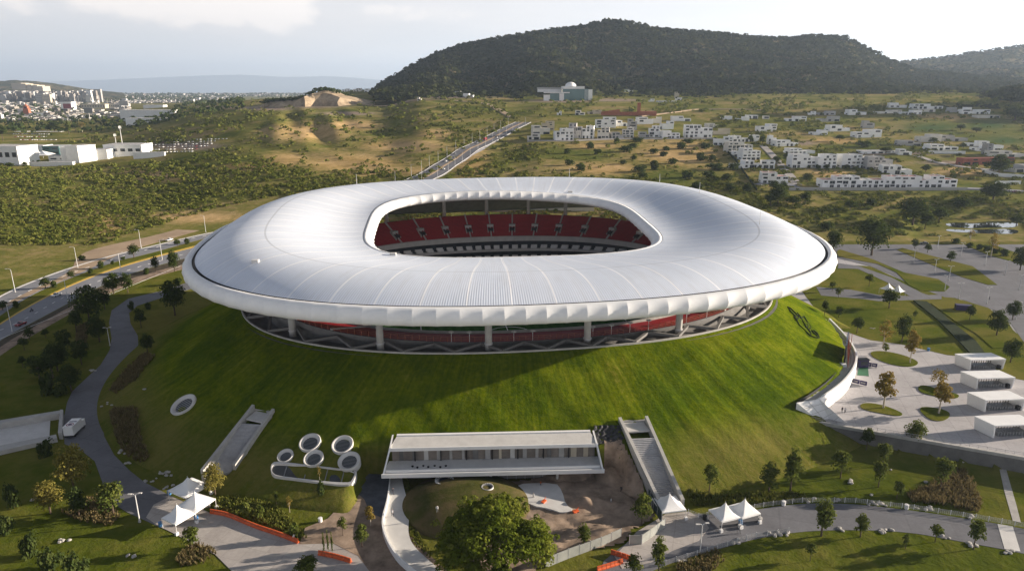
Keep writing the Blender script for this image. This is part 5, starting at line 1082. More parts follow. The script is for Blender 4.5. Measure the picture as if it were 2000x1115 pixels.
# billboards
def billboard(x0, x1, yt, yb, yg, label, face, frame='steel'):
    p = hit((x0+x1)/2, yg, land); k = depth(p)/F; w = (x1-x0)*k; root = empty('billboard', p, 0, label, 'billboard', 'roadside billboards')
    MB().tube([(0, 0, -2), (0, 0, (yg-yt)*k)], .9, 10).build('pole', M['palecon'], root); MB().box(-w/2, w/2, -1.6, -1.0, (yg-yb)*k, (yg-yt)*k).build('board', M[face], root)
    m = MB()
    for za in ((yg-yb)*k, (yg-yt)*k - .8): m.box(-w/2-.3, w/2+.3, -1.75, -.95, za - .25, za + .6)
    m.build('frame', M[frame], root)
billboard(126,141,203,213,220,'red billboard above a white store on the plain','carred','white'); billboard(168,185,211,222,239,'dark blue-grey billboard on a white pole by the avenue','cargrey'); billboard(235,252,198,207,214,'empty white-framed billboard on the plain','roofgrey','white')
# cell towers beside the campus
for x, yt, yb, lab in ((228, 262, 290, 'pale antenna mast with panels behind the roof terrace building'), (240, 247, 290, 'tall lattice antenna mast behind the roof terrace building')):
    p = hit(x, yb, land); k = depth(p)/F; root = empty('antenna_mast', p, 0, lab, 'mast'); h = (yb-yt)*k
    MB().tube([(0, 0, -1), (0, 0, h)], [.8, .35], 8).build('pole', M['steel'], root); m = MB()
    for a in range(6): m.box(1.6*math.cos(a)-.3, 1.6*math.cos(a)+.3, 1.6*math.sin(a)-.3, 1.6*math.sin(a)+.3, h-4, h-.5)
    m.build('antenna', M['white'], root)
# the city on the plain, one mass
def city():
    rng = np.random.default_rng(5); n = 17000; px = rng.uniform(-150, 700, n); py = rng.uniform(176, 236, n); keep = (px < 250) & (py > 172) | (py < 203) & (px < 470) | (py < 189)
    keep &= ~poly_in(px, py, [(150,236),(236,240),(236,198),(150,198)]) | (rng.random(n) < .2); keep &= (py < 212) | (rng.random(n) < .5); px, py = px[keep], py[keep]
    V = []; Fc = []
    for x, y in zip(px, py):
        if x < 190 and y < 190 and rng.random() < .8: Y = rng.uniform(4800, 6200)
        else:
            a = ray(x, max(y, 184.2)); Y = min(-CH/a[2]*a[1], 14000)
        X = (x-1000)/F*(CP*Y + 25); z = float(land(X, Y)); w = rng.uniform(3.5, 10)*(1 + Y/7000); dd = w*rng.uniform(.5, 1.2); h = rng.uniform(2.5, 5)*(1 + Y/12000)*(1 if rng.random() > .02 else 3.2)
        if x < 190 and Y > 4700 and y < 190: z = max(z, CH - Y*elev(y + 2) - 4)
        n0 = len(V); V += [(X-w, Y-dd, z-30), (X+w, Y-dd, z-30), (X+w, Y+dd, z-30), (X-w, Y+dd, z-30), (X-w, Y-dd, z+h), (X+w, Y-dd, z+h), (X+w, Y+dd, z+h), (X-w, Y+dd, z+h)]
        Fc += [(n0+4, n0+5, n0+6, n0+7), (n0, n0+1, n0+5, n0+4), (n0+1, n0+2, n0+6, n0+5), (n0+2, n0+3, n0+7, n0+6), (n0+3, n0, n0+4, n0+7)]
    T_ = np.repeat(rng.random(len(V)//8), 8); m, nt, b = base('city_walls', .8, .2); nt.links.new(ramp(nt, attr(nt, 'tint'), [(.0, (.14, .13, .125)), (.35, (.28, .25, .22)), (.7, (.44, .43, .42)), (1, (.68, .67, .65))]), b.inputs['Base Color'])
    tag(link('city_buildings', npmesh('city_buildings', V, Fc, m, False, {'tint': T_})), kind='stuff')
    n = 2600; px = rng.uniform(-150, 760, n); py = np.where(rng.random(n) < .55, rng.uniform(184, 200, n), rng.uniform(200, 262, n)); keep = ~poly_in(px, py, [(150,230),(345,246),(345,198),(170,198)])
    keep &= (px < 480) | (py < 192); px, py = px[keep], py[keep]; C = []
    for x, y in zip(px, py): a = ray(x, y); Y = min(-CH/a[2]*a[1], 12000); X = (x-1000)/F*(CP*Y+25); C.append((X, Y, float(land(X, Y))))
    C = np.array(C); rad = rng.uniform(3, 6, len(C))*(1 + C[:, 1]/4500); C[:, 2] += rad*.7; V, Fc, T_ = leafcloud(C, rad, 9, rad*.45, rng, .8)
    tag(link('city_trees', npmesh('city_trees', V, Fc, M['leaf_dark'], False, {'tint': T_})), kind='stuff')
city()
# quarry face with its wooded top
qf = empty('quarry_face', hit(555, 209, land), 0, 'sunlit ochre quarry cliff with a wooded top', 'cliff'); o = qf.location; k = depth(o)/F
prof = [(-90, -2, -8), (-62, 1, 3), (-47, 8, 14), (-40, 9, 15), (-10, 10, 16), (10, 12, 17), (25, 15, 20), (40, 22, 26), (52, 28, 31), (66, 30, 33), (84, 27, 30), (104, 20, 24), (135, 12, 15), (170, 3, 6)]
V = []; n = len(prof)
for yy, f in ((0, 0), (14, .55), (30, .9), (90, 1.0), (260, .35)):
    for x, a, b_ in prof: V.append((x*k + 7*math.sin(x*.5 + yy), yy + 16*math.sin(x*.9) + 9*math.sin(x*.3), -6 + (a*k+6)*f*(1 if f < 1 else 1.06)))
MB().add(V, [(i*n+j, i*n+j+1, (i+1)*n+j+1, (i+1)*n+j) for i in range(4) for j in range(n-1)]).build('rock_face', M['cliff'], qf)
C = np.array([(R.uniform(-70, 95), 0, 0) for _ in range(260)]); xs = [p[0] for p in prof]; zs = [p[1] for p in prof]
C[:, 1] = NR.uniform(30, 200, 260); C[:, 2] = np.interp(C[:, 0], xs, zs)*k*np.clip(1.05 - (C[:, 1]-90)/260, .4, 1.05) + 2; C[:, 0] *= k; C = C[np.interp(C[:, 0]/k, xs, zs) > 3]
V, Fc, T_ = leafcloud(C, NR.uniform(4, 7, len(C)), 14, 1.8, NR); link('tree_cover', npmesh('tree_cover', V, Fc, M['leaf_dark'], False, {'tint': T_}), qf)
# ------------------------------------------------------------------ trees, each its own thing
def crown_mesh(name, mat, seed, shape, lobes, per, leaf):
    rng = np.random.default_rng(seed); rx, z0, z1, lr = shape
    u = rng.normal(0, 1, (lobes, 3)); u /= np.linalg.norm(u, axis=1, keepdims=True); q = rng.random((lobes, 1))**.45
    C = u*q*np.array([rx*.80, rx*.80, (z1-z0)/2*.84]); C[:, 2] += (z0+z1)/2
    t = np.clip((C[:, 2]-z0)/(z1-z0), 0, 1); taper = 1.12 - .55*t; C[:, 0] *= taper; C[:, 1] *= taper
    V, Fc, T_ = leafcloud(C, rng.uniform(lr*.65, lr*1.25, lobes), per, leaf, rng, .85, .25)
    return npmesh(name, V, Fc, M[mat], False, {'tint': T_})
def trunk_mesh(name, mat, seed, top, rx, thick=.022):
    r2 = random.Random(seed); m = MB(); m.tube([(0,0,-.04), (.004,.002,top*.4), (.01*r2.uniform(-1,1),0,top)], [thick*1.25, thick, thick*.55], 7)
    for k in range(5):
        a = r2.uniform(0, 6.28); z = top*r2.uniform(.55, .95); m.tube([(0,0,z), (rx*.3*math.cos(a), rx*.3*math.sin(a), z+.10), (rx*.65*math.cos(a), rx*.65*math.sin(a), z+.2)], [thick*.5, thick*.35, thick*.15], 5)
    return m.mesh(name, M[mat])
KIND = {}
def kind(k, mat, shape, lobes, per, leaf, bark='bark', n=3, thick=.022, top=None):
    KIND[k] = [(crown_mesh('crown', mat, 31*i + len(k)*7 + sum(map(ord, k)), shape, lobes, per, leaf), trunk_mesh('trunk', bark, i, top or shape[1] + (shape[2]-shape[1])*.45, shape[0], thick)) for i in range(n)]
kind('round', 'leaf_green', (.42, .24, 1.0, .16), 34, 42, .024)
kind('roundbig', 'leaf_dark', (.46, .12, 1.0, .15), 60, 48, .018, n=3)
kind('tall', 'leaf_green', (.26, .16, 1.0, .12), 42, 44, .020)
kind('small', 'leaf_green', (.40, .28, 1.0, .18), 16, 34, .034)
kind('dark', 'leaf_dark', (.40, .16, 1.0, .16), 34, 42, .025)
kind('yellow', 'leaf_yellow', (.44, .16, 1.0, .14), 54, 46, .018)
kind('autumn', 'leaf_autumn', (.32, .26, 1.0, .11), 36, 34, .021, 'palebark')
kind('sparse', 'leaf_autumn', (.34, .30, 1.0, .13), 16, 26, .022, 'palebark')
kind('bush', 'leaf_dark', (.95, -.15, .92, .42), 20, 30, .075, n=4, top=.4)
kind('bushlow', 'leaf_green', (.8, -.1, .9, .36), 16, 26, .07, n=3, top=.4)
TREES = []
def tree(cx, yt, yb, w, k, label, group=None, name='tree', cat='tree', f=None, bx=None):
    bp = hit(bx if bx is not None else cx, yb, f or surf); d = depth(bp); dn = math.atan2(CH - bp[2], bp[1]); shp = .9 if k.startswith('bush') else 1.0
    H = max((yb - yt)*d/F/math.cos(dn)*.93, .8); W = w*d/F
    sx = W/2/({'round': .50, 'roundbig': .54, 'tall': .32, 'small': .50, 'dark': .48, 'yellow': .52, 'autumn': .37, 'sparse': .40, 'bush': 1.15, 'bushlow': 1.0}[k])
    cm, tm = R.choice(KIND[k]); root = empty(name, bp, R.uniform(0, 6.28), label, cat, group); root.scale = (sx, sx, H)
    c = link('crown', cm, root); t = link('trunk' if not k.startswith('bush') else 'stem', tm, root); return root
def grove(L, ctx, group, **kw):
    L = sorted(L, key=lambda q: q[0]); n = len(L)
    for i, q in enumerate(L): tree(*q[:5], f"{q[5]}, {nth(i, n)} {ctx}", group, **kw)
G = 'trees on the lower right lawn'
grove([(1385,905,960,42,'round','leafy green tree'),(1501,902,962,44,'tall','tall bushy tree'),(1543,874,960,46,'tall','tall dense tree'),(1641,878,933,50,'round','round tree with shadow'),(1692,831,878,36,'dark','shaded tree by the wall'),(1787,821,877,58,'round','spreading tree by the wall'),(1723,863,910,42,'round','mid-sized round tree'),(1715,898,951,42,'round','neat mulched tree'),(1751,938,974,32,'small','little yellowish tree'),(1836,892,958,52,'round','broad tree at the reed bed')], 'on the lawn below the plaza wall', G)
grove([(1604,975,1046,50,'tall','tall full tree'),(1680,1004,1048,34,'tall','neat young tree'),(1768,1043,1071,19,'small','tiny round tree'),(1826,1024,1058,32,'small','low spreading tree'),(1901,1012,1072,50,'round','large bright tree'),(1582,1060,1095,26,'small','young sparse tree')], 'along the lower edge of the grey road', 'trees below the grey road')
grove([(1253,964,1026,54,'round','bushy tree at the site hoarding'),(1139,1023,1068,32,'tall','narrow young tree in the bare soil'),(1286,1050,1118,40,'tall','upright poplar-like tree at the frame bottom'),(1238,1085,1125,52,'round','low tree cut by the frame bottom')], 'around the excavation', 'trees around the excavation')
grove([(147,868,966,88,'yellow','large sunlit yellow-green tree'),(99,938,1002,76,'yellow','pale feathery yellow-green tree'),(222,942,1005,78,'round','low broad green tree'),(155,952,1008,50,'dark','dim tree between sunlit crowns'),(90,855,890,44,'bush','dark shrub by the ramp')], 'on the lower left island lawn', 'trees on the lower left lawn')
grove([(421,902,968,64,'yellow','golden tree behind the tents'),(376,1027,1074,46,'round','small round tree by the forecourt'),(670,1010,1046,24,'small','slim young tree'),(724,985,1026,28,'autumn','golden young tree'),(707,1024,1068,38,'round','dark round tree'),(603,1090,1130,66,'round','dark bottom-edge tree')], 'between the tents and the curved ramp', 'trees by the forecourt')
pz = lambda x, y: np.maximum(surf(x, y), np.where((np.asarray(y) < 420) & (np.asarray(x) > WALLX(np.asarray(y))) & (np.asarray(x) > 90), 4.0, -9))
grove([(1725,722,797,52,'autumn','autumn-leaved tree on a green island'),(1833,742,808,48,'autumn','golden tree on the front green island'),(1829,716,768,40,'sparse','thin brownish tree on a green island'),(1777,640,709,34,'autumn','slender golden tree on the rear island'),(1728,668,692,16,'small','very small tree on the rear island')], 'on the plaza', 'trees on the plaza', f=pz)
grove([(1724,622,680,42,'sparse','brown thinning tree'),(1761,612,668,46,'roundbig','dark dense tree'),(1673,615,651,32,'dark','dark small tree'),(1638,596,620,22,'dark','small tree'),(1610,582,616,20,'dark','slim shaded tree'),(1736,560,602,44,'dark','wide dark tree'),(1697,534,560,22,'small','small lawn tree'),(1786,605,625,12,'small','tiny tree'),(1625,548,570,18,'small','small tree beside the rim'),(1637,560,582,18,'small','slight tree')], 'on the lawns right of the mound', 'trees on the right lawns', f=pz)
grove([(1893,592,626,24,'dark','small dark tree'),(1946,602,656,56,'roundbig','broad dull tree'),(1977,584,625,40,'roundbig','dense dark tree'),(1973,658,708,52,'roundbig','dense dark tree near the shelters'),(1856,488,512,22,'dark','small roadside tree'),(1786,464,486,18,'dark','small roadside tree'),(1811,474,494,20,'dark','low roadside tree'),(1866,463,475,22,'bush','clipped roadside bush'),(1935,452,503,30,'sparse','thin-stemmed tree'),(1992,478,528,52,'roundbig','big dark tree at the frame edge')], 'beside the far right parking roads', 'trees beside the parking roads', f=pz)
grove([(1893,471,484,20,'bush','rounded bush'),(1912,474,488,20,'bush','rounded bush'),(1928,477,491,22,'bush','rounded bush'),(1945,480,495,22,'bush','rounded bush'),(1962,484,500,24,'bush','rounded bush')], 'in the planted strip by the far road', 'bushes in the planted strip', f=pz, name='bush', cat='bush')
grove([(1702,420,499,86,'roundbig','great spreading dark tree'),(1627,446,492,46,'roundbig','dark tree beside the roof rim')], 'at the far road right of the roof', 'big trees right of the roof', f=pz)
grove([(1782,378,440,84,'roundbig','broad olive tree'),(1833,400,436,44,'dark','dense tree'),(1806,412,448,34,'dark','pale green tree'),(1939,352,392,80,'roundbig','wide dark tree'),(1519,354,400,52,'roundbig','tall dark tree'),(1572,372,400,30,'dark','dark shrub tree'),(1504,376,402,30,'dark','dark tree'),(1548,380,404,36,'dark','dark tree'),(1660,388,412,36,'dark','low dark tree'),(1700,384,402,30,'bush','low thicket'),(1880,384,404,40,'bush','low thicket'),(1985,420,440,40,'dark','waterside tree'),(1895,448,470,20,'sparse','thin waterside tree'),(1612,430,450,36,'bush','marsh thicket')], 'in the marsh between road and houses', 'trees in the marsh')
grove([(1516,304,321,26,'roundbig','dark round tree'),(1538,296,318,28,'roundbig','dark round tree'),(1576,336,356,30,'roundbig','dark tree'),(1510,350,372,28,'roundbig','dark tree'),(1530,352,374,24,'dark','dark tree'),(1465,262,280,16,'dark','street tree'),(1489,262,283,20,'dark','street tree'),(1482,292,305,16,'dark','street tree'),(1597,320,330,16,'bush','garden bush'),(1614,320,330,14,'bush','garden bush'),(1655,320,330,22,'bush','garden bush'),(1808,320,336,26,'roundbig','dark garden tree'),(1876,242,255,26,'dark','park tree'),(1907,248,259,28,'dark','park tree'),(1881,278,290,18,'dark','garden tree'),(1823,268,280,24,'dark','garden tree'),(1950,300,342,70,'roundbig','big dark tree group'),(1982,204,236,70,'roundbig','huge dark tree'),(1730,286,300,34,'dark','dark garden tree'),(1640,262,276,24,'dark','dark tree'),(1690,274,288,40,'bush','dark thicket'),(1830,340,352,24,'bush','dark bush')], 'among the hillside houses', 'trees among the hillside houses')
grove([(1154,275,290,26,'bush','dome-shaped bush'),(1223,283,297,34,'bush','dome-shaped bush'),(1235,278,289,26,'bush','dome-shaped bush'),(1245,268,277,30,'bush','dome-shaped bush'),(1276,289,300,24,'bush','dome-shaped bush'),(1295,294,305,26,'bush','dome-shaped bush'),(1238,303,311,20,'bush','dome-shaped bush'),(1216,312,321,20,'bush','dome-shaped bush'),(1276,311,322,24,'bush','dome-shaped bush'),(1314,307,320,30,'bush','dome-shaped bush'),(1251,322,336,36,'bush','dome-shaped bush'),(1279,318,332,26,'bush','dome-shaped bush'),(1113,310,323,26,'bush','dome-shaped bush'),(1135,317,332,32,'bush','dome-shaped bush'),(1257,334,347,34,'bush','dome-shaped bush'),(1342,331,347,36,'bush','dome-shaped bush'),(1330,278,291,32,'bush','dome-shaped bush'),(1370,298,314,32,'bush','dome-shaped bush'),(1377,276,290,30,'bush','dome-shaped bush'),(1345,270,280,30,'bush','dome-shaped bush'),(1399,317,332,40,'bush','dome-shaped bush'),(1433,317,332,28,'bush','dome-shaped bush'),(1386,332,347,34,'bush','dome-shaped bush'),(1417,336,352,36,'bush','dome-shaped bush'),(1204,270,280,20,'bush','dome-shaped bush'),(1166,289,302,22,'bush','dome-shaped bush'),(1107,288,300,22,'bush','dome-shaped bush'),(1361,354,370,40,'bush','dome-shaped bush'),(1427,358,372,30,'bush','dome-shaped bush'),(1458,354,376,24,'bush','dome-shaped bush'),(1302,284,294,22,'bush','dome-shaped bush'),(1392,300,312,24,'bush','dome-shaped bush')], 'in the dry field behind the roof', 'bushes in the dry field', name='bush', cat='bush')
grove([(89,540,563,28,'dark','dark round tree'),(107,548,562,18,'bush','small bush'),(140,527,544,20,'dark','small tree'),(33,585,602,16,'bush','small bush'),(6,586,606,26,'dark','tree at the frame edge'),(198,510,524,20,'bush','small bush'),(177,524,534,16,'bush','small bush'),(262,474,504,30,'dark','round tree'),(241,500,508,12,'bush','little bush'),(220,508,516,10,'bush','little bush'),(161,496,508,18,'bush','clipped bush'),(347,465,484,16,'dark','small tree'),(366,462,477,14,'bush','small bush')], 'on the median of the left road', 'trees on the left road median')
grove([(304,498,531,22,'dark','narrow dark tree'),(341,486,530,32,'roundbig','dense dark tree'),(286,520,536,16,'bush','dark bush'),(222,530,574,48,'roundbig','dark bushy tree'),(250,530,572,32,'dark','dark tree'),(176,548,634,76,'roundbig','huge dark tree'),(195,612,668,56,'roundbig','dark tree'),(342,538,616,64,'roundbig','huge dark tree'),(276,600,640,30,'dark','dark tree'),(257,588,606,16,'bush','round bush'),(290,588,604,18,'bush','dark bush'),(288,648,688,42,'roundbig','dark dense tree'),(113,662,725,66,'roundbig','broad dark tree'),(140,708,764,66,'roundbig','broad dark tree'),(104,684,738,46,'dark','dull green tree'),(118,748,772,38,'bush','dark bush'),(45,692,717,22,'dark','small lawn tree'),(48,656,684,26,'dark','small lawn tree'),(58,636,664,26,'dark','small lawn tree'),(90,640,660,20,'dark','small lawn tree'),(348,540,556,20,'bush','dark bush'),(78,690,742,50,'dark','dull dark tree'),(160,660,712,44,'dark','dull dark tree'),(128,640,690,40,'dark','dark tree'),(205,560,604,36,'dark','dark tree'),(150,600,650,36,'dark','dark tree'),(95,720,770,40,'bush','dark shrub mass')], 'in the shade left of the stadium', 'shaded trees left of the stadium')
grove([(176,281,300,24,'dark','olive tree beside the white cube'),(135,236,262,16,'tall','tall narrow tree'),(161,238,258,22,'sparse','brown tree'),(107,236,256,30,'dark','dark tree'),(65,312,324,12,'bush','dark shrub'),(76,311,324,12,'bush','dark shrub'),(50,314,325,14,'bush','dark shrub'),(20,316,326,24,'bush','dark shrub'),(6,240,275,26,'dark','brown green tree'),(148,240,256,22,'dark','dark tree')], 'around the white campus', 'trees around the campus')
grove([(935,396,404,16,'bush','small field tree'),(792,380,392,12,'bush','field bush')], 'seen under the far roof', 'bushes under the roof gap') if False else None
grove([(28,940,990,40,'bush','dark shrub'),(14,1000,1040,40,'bush','dark shrub'),(60,1040,1085,50,'bush','dark shrub'),(100,1075,1112,60,'bush','dark shrub'),(150,1085,1125,60,'bush','dark shrub')], 'on the ditch bank at lower left', 'shrubs on the ditch bank', name='bush', cat='bush')
grove([(540,958,985,14,'small','spindly sapling'),(566,968,1000,18,'sparse','dry sapling'),(482,978,1010,30,'bushlow','green shrub'),(508,985,1015,26,'bushlow','green shrub'),(575,1020,1052,30,'bushlow','green shrub'),(628,940,968,22,'bush','low dark shrub'),(625,905,945,10,'sparse','bare young tree')], 'on the planted bank beside the orange barriers', 'plants beside the orange barriers')
grove([(634,1040,1088,6,'tall','slim dark cypress'),(642,1036,1086,6,'tall','slim dark cypress'),(650,1040,1088,6,'tall','slim dark cypress')], 'of the row standing by the barriers', 'cypresses by the barriers')
# the great tree in front
bt = hit(968, 1118, lambda x, y: np.maximum(land(x, y), 0)); gt = empty('great_tree', bt, 0, 'great billowing green tree in front of the entrance building', 'tree'); d = depth(bt); k = d/F
rng = np.random.default_rng(77); lob = 64; u = rng.normal(0, 1, (lob, 3)); u /= np.linalg.norm(u, axis=1, keepdims=True); u[:, 2] = np.abs(u[:, 2])*1.0 - .25
RX = 100*k; C = u*np.array([RX*.92, RX*.86, 8.4]) + np.array([0, 0, 6.6]); C2 = u[:30]*np.array([RX*.55, RX*.5, 5.5]) + np.array([0, 0, 7.5]); C = np.concatenate([C, C2])
rad = rng.uniform(1.5, 2.9, len(C)); V, Fc, T_ = leafcloud(C, rad, 330, .20, rng, .95, .3)
# finer clumps breaking up every lobe
C3 = (C[:, None, :] + rng.normal(0, 1, (len(C), 7, 3))*rad[:, None, None]*.62).reshape(-1, 3); V3, F3, T3 = leafcloud(C3, rng.uniform(.5, 1.0, len(C3)), 46, .15, rng, .9, .3)
V = np.concatenate([V, V3]); F_ = np.arange(len(V)).reshape(-1, 4); T_ = np.concatenate([T_, T3])
M['leaf_great'] = mat_leaf('leaf_great', (.055, .080, .010), (.110, .140, .018), (.19, .20, .035), .35)
link('crown', npmesh('crown', V, F_, M['leaf_great'], False, {'tint': T_}), gt); m = MB(); m.tube([(0,0,-1), (0,0,3), (.3,.2,8)], [.8,.6,.3], 10)
for a in range(7): m.tube([(0,0,2.5), (3*math.cos(a*.9),3*math.sin(a*.9),5.5), (7*math.cos(a*.9),7*math.sin(a*.9),8)], [.4,.25,.1], 6)
m.build('trunk', M['bark'], gt)

# planting beds of ornamental grass, uncountable
def reeds(name, P, mat, hgt=1.0, dens=3.0, soil=True):
    W = [hit(x, y) for x, y in P]; xs = [w[0] for w in W]; ys = [w[1] for w in W]; area = (max(xs)-min(xs))*(max(ys)-min(ys)); n = int(area*dens)
    X = NR.uniform(min(xs), max(xs), n); Y = NR.uniform(min(ys), max(ys), n); ok = poly_in(X, Y, [(w[0], w[1]) for w in W]); X, Y = X[ok], Y[ok]; Z = surf(X, Y); n = len(X); per = 9
    a = NR.uniform(0, 6.28, (n, per)); l = hgt*NR.uniform(.6, 1.2, (n, per)); b0 = np.stack([np.repeat(X[:, None], per, 1), np.repeat(Y[:, None], per, 1), np.repeat(Z[:, None], per, 1)], -1)
    dr = np.stack([np.cos(a)*.45, np.sin(a)*.45, np.ones_like(a)], -1)*l[..., None]; sd = np.stack([-np.sin(a), np.cos(a), 0*a], -1)*.10
    V = np.stack([b0 - sd, b0 + sd, b0 + dr + sd*.5, b0 + dr - sd*.5], 2).reshape(-1, 3); tag(link(name, npmesh(name, V, np.arange(len(V)).reshape(-1, 4), M[mat], False, {'tint': np.repeat(NR.random(n*per), 4)})), kind='stuff')
reeds('ornamental_grass', [(302,696),(283,692),(250,718),(214,764),(226,770),(264,744)], 'straw', 1.0)
reeds('ornamental_grass', [(214,800),(268,798),(274,850),(294,900),(262,904),(232,872),(220,838)], 'straw', 1.1)
reeds('ornamental_grass', [(1772,968),(1880,916),(1896,936),(1918,984),(1915,1002),(1850,990),(1780,980)], 'straw', 1.2)
reeds('ornamental_grass', [(120,1000),(200,962),(236,1010),(215,1029),(150,1016)], 'straw', .8)
reeds('ornamental_grass', [(1340,958),(1400,968),(1520,962),(1562,966),(1582,980),(1420,988),(1350,988)], 'leaf_scrub', .9, 4)
reeds('ornamental_grass', [(405,975),(470,970),(540,988),(590,1036),(602,1054),(560,1044),(480,1010),(420,997)], 'leaf_scrub', .9, 3)
reeds('ornamental_grass', [(380,1060),(430,1076),(402,1100),(350,1107),(345,1092)], 'straw', .9)
reeds('ornamental_grass', [(1318,1108),(1360,1086),(1402,1074),(1416,1094),(1385,1120),(1325,1122)], 'straw', .8)
reeds('ornamental_grass', [(150,640),(174,630),(168,680),(148,690)], 'straw', 1.0)
reeds('ornamental_grass', [(784,930),(790,972),(800,1000),(797,1030),(806,1062),(836,1090),(846,1085),(820,1050),(808,1000),(800,950),(796,925)], 'leaf_scrub', .6, 5)

# ------------------------------------------------------------------ lamps
def lampmesh(h, arm, head=2):
    m = MB(); m.tube([(0,0,0), (0,0,h*.55), (0,0,h)], [.13,.10,.06], 8); return m
def lamp(proto, base_px, label, group, rz=0, h=None):
    p = hit(*base_px, pz); return dup(proto, p, rz, label, group) if proto.get('used') else (proto.__setitem__('used', 1), setattr(proto, 'location', p), setattr(proto, 'rotation_euler', (0, 0, rz)), tag(proto, label, None, group))
def make_lamp(h, arms, reach=1.6):
    r = empty('street_lamp', (0, 0, 0), 0, 'x', 'street lamp'); MB().tube([(0,0,-.2), (0,0,h*.55), (0,0,h)], [.16,.12,.08], 8).build('pole', M['steel'], r); MB().lathe([(.3,0), (.3,.35), (.17,.4)], 10).build('base', M['concrete'], r)
    for a in arms:
        c, s = math.cos(a), math.sin(a); MB().tube([(0,0,h-.1), (c*reach*.6, s*reach*.6, h+.25), (c*reach, s*reach, h+.3)], [.07,.06,.05], 6).build('arm', M['steel'], r)
        x, y = c*(reach+.35), s*(reach+.35); MB().box(x-.38, x+.38, y-.2, y+.2, h+.22, h+.36).build('lamp_head', M['palecon'], r)
    return r
roadlamp, parklamp = make_lamp(11.2, [math.pi*.95]), make_lamp(6.9, [.2, math.pi+.2], .7)
LL = [(30,571),(152,523),(276,485),(402,454)]; L2 = [(24,648),(133,589),(237,535),(317,507)]
for i, q in enumerate(LL): lamp(roadlamp, q, f"tall white lamp, {nth(i, 4)} on the far side of the left road", 'lamps along the left road', .3)
for i, q in enumerate(L2): lamp(roadlamp, q, f"tall white lamp, {nth(i, 4)} on the near side of the left road", 'lamps along the left road', 3.4)
L3 = sorted([(1784,513),(1825,534),(1831,485),(1853,548),(1845,567),(1872,584),(1927,593),(1924,518),(1963,537),(1877,499),(1983,624),(1894,464),(1990,566)])
for i, q in enumerate(L3): lamp(parklamp, q, f"double-headed lamp, {nth(i, len(L3))} on the right parking plaza", 'lamps on the parking plaza', R.uniform(-.3, .3))
lamp(parklamp, (273,1019), 'single white lamp post beside the left tents', 'path lamps'); lamp(parklamp, (1367,1081), 'white lamp post beside the grey road and right tents', 'path lamps'); lamp(parklamp, (215,675), 'lamp post on the shaded winding path', 'path lamps')
for s, word in ((-1, 'right'), (1, 'left')):
    ks = [i for i in range(8, 118, 8)]
    for j, i in enumerate(ks):
        o = dup(roadlamp, (bx[i] + bnx[i]*13.0*s, by[i] + bny[i]*13.0*s, bz[i] - .3), math.atan2(-bny[i]*s, -bnx[i]*s) - math.pi*.95, f"boulevard lamp, {nth(j, len(ks), 'nearest', 'farthest').replace('nearestmost','nearest').replace('farthestmost','farthest').replace('from the nearest','from the roof').replace('from the farthest','from the far end')} on its {word} side", 'lamps along the boulevard')
# ------------------------------------------------------------------ vehicles
def car_proto(paint, name='car', cat='car', pickup=False):
    r = empty(name, (0, 0, 0), 0, 'x', cat); m = MB(); S = [(-2.2,.55,.35),(-2.25,.85,.35),(-1.2,.95,.1),(2.0,.92,.1),(2.25,.75,.3),(2.2,.45,.3)]
    prof = [(-2.2,.35),(-2.25,.8),(-2.1,.93),(-.95,1.0),(1.9,1.0),(2.2,.9),(2.25,.4)]; n = len(prof); V = [(x, y*.88, z) for y in (-1, 1) for x, z in prof]
    MB().add(V, [tuple(range(n))[::-1], tuple(range(n, 2*n))] + [(i, (i+1) % n, n+(i+1) % n, n+i) for i in range(n)]).build('body', M[paint], r)
    xs = (-.95, -.35, .5, .75) if pickup else (-.95, -.25, 1.25, 1.85)
    V = [(xs[0],-.8,1.0),(xs[3],-.8,1.0),(xs[3],.8,1.0),(xs[0],.8,1.0),(xs[1],-.65,1.5),(xs[2],-.65,1.5),(xs[2],.65,1.5),(xs[1],.65,1.5)]; MB().add(V, [(0,1,5,4),(1,2,6,5),(2,3,7,6),(3,0,4,7),(4,5,6,7)]).build('windows', M['glass'], r)
    V = [(xs[1]-.02,-.66,1.5),(xs[2]+.02,-.66,1.5),(xs[2]+.02,.66,1.5),(xs[1]-.02,.66,1.5)]; MB().add(V + [(x, y, 1.56) for x, y, z in V], [(4,5,6,7),(0,1,5,4),(1,2,6,5),(2,3,7,6),(3,0,4,7)]).build('roof', M[paint], r)
    for x in (-1.4, 1.4):
        for y in (-.82, .82): m = MB(); m.tube([(x, y-.12, .33), (x, y+.12, .33)], .33, 12); m.build('wheel', M['dark'], r)
    for y in (-.6, .6): MB().box(-2.29, -2.2, y-.18, y+.18, .62, .8).build('headlight', M['palecon'], r)
    return r
cw_, cr_, cg_ = car_proto('carwhite', pickup=True, name='pickup_truck', cat='pickup truck'), car_proto('carred', pickup=True, name='pickup_truck', cat='pickup truck'), car_proto('cargrey')
cwh = car_proto('carwhite'); crd = car_proto('carred')
rd = math.atan2(357-258, -193+205)
cw_.location = at(110, 578, .06); cw_.rotation_euler = (0, 0, rd); cw_['label'] = 'white pickup truck driving on the near lanes of the left road'
cr_.location = at(41, 635, .06); cr_.rotation_euler = (0, 0, rd); cr_['label'] = 'dark red pickup truck at the kerb of the left road'
cwh.location = at(331, 470, .06); cwh.rotation_euler = (0, 0, rd - .2); cwh['label'] = 'white car far up the left road near the roof rim'
def on_boul(proto, px, py, label, side):
    i = int(np.argmin(np.hypot(*(np.array(topix(bx, by, bz)) - np.array([[px], [py]]))))); a = math.atan2(by[min(i+1, len(by)-1)] - by[i-1], bx[min(i+1, len(bx)-1)] - bx[i-1])
    return dup(proto, (bx[i] + bnx[i]*side, by[i] + bny[i]*side, bz[i] + .03), a, label, 'traffic on the boulevard')
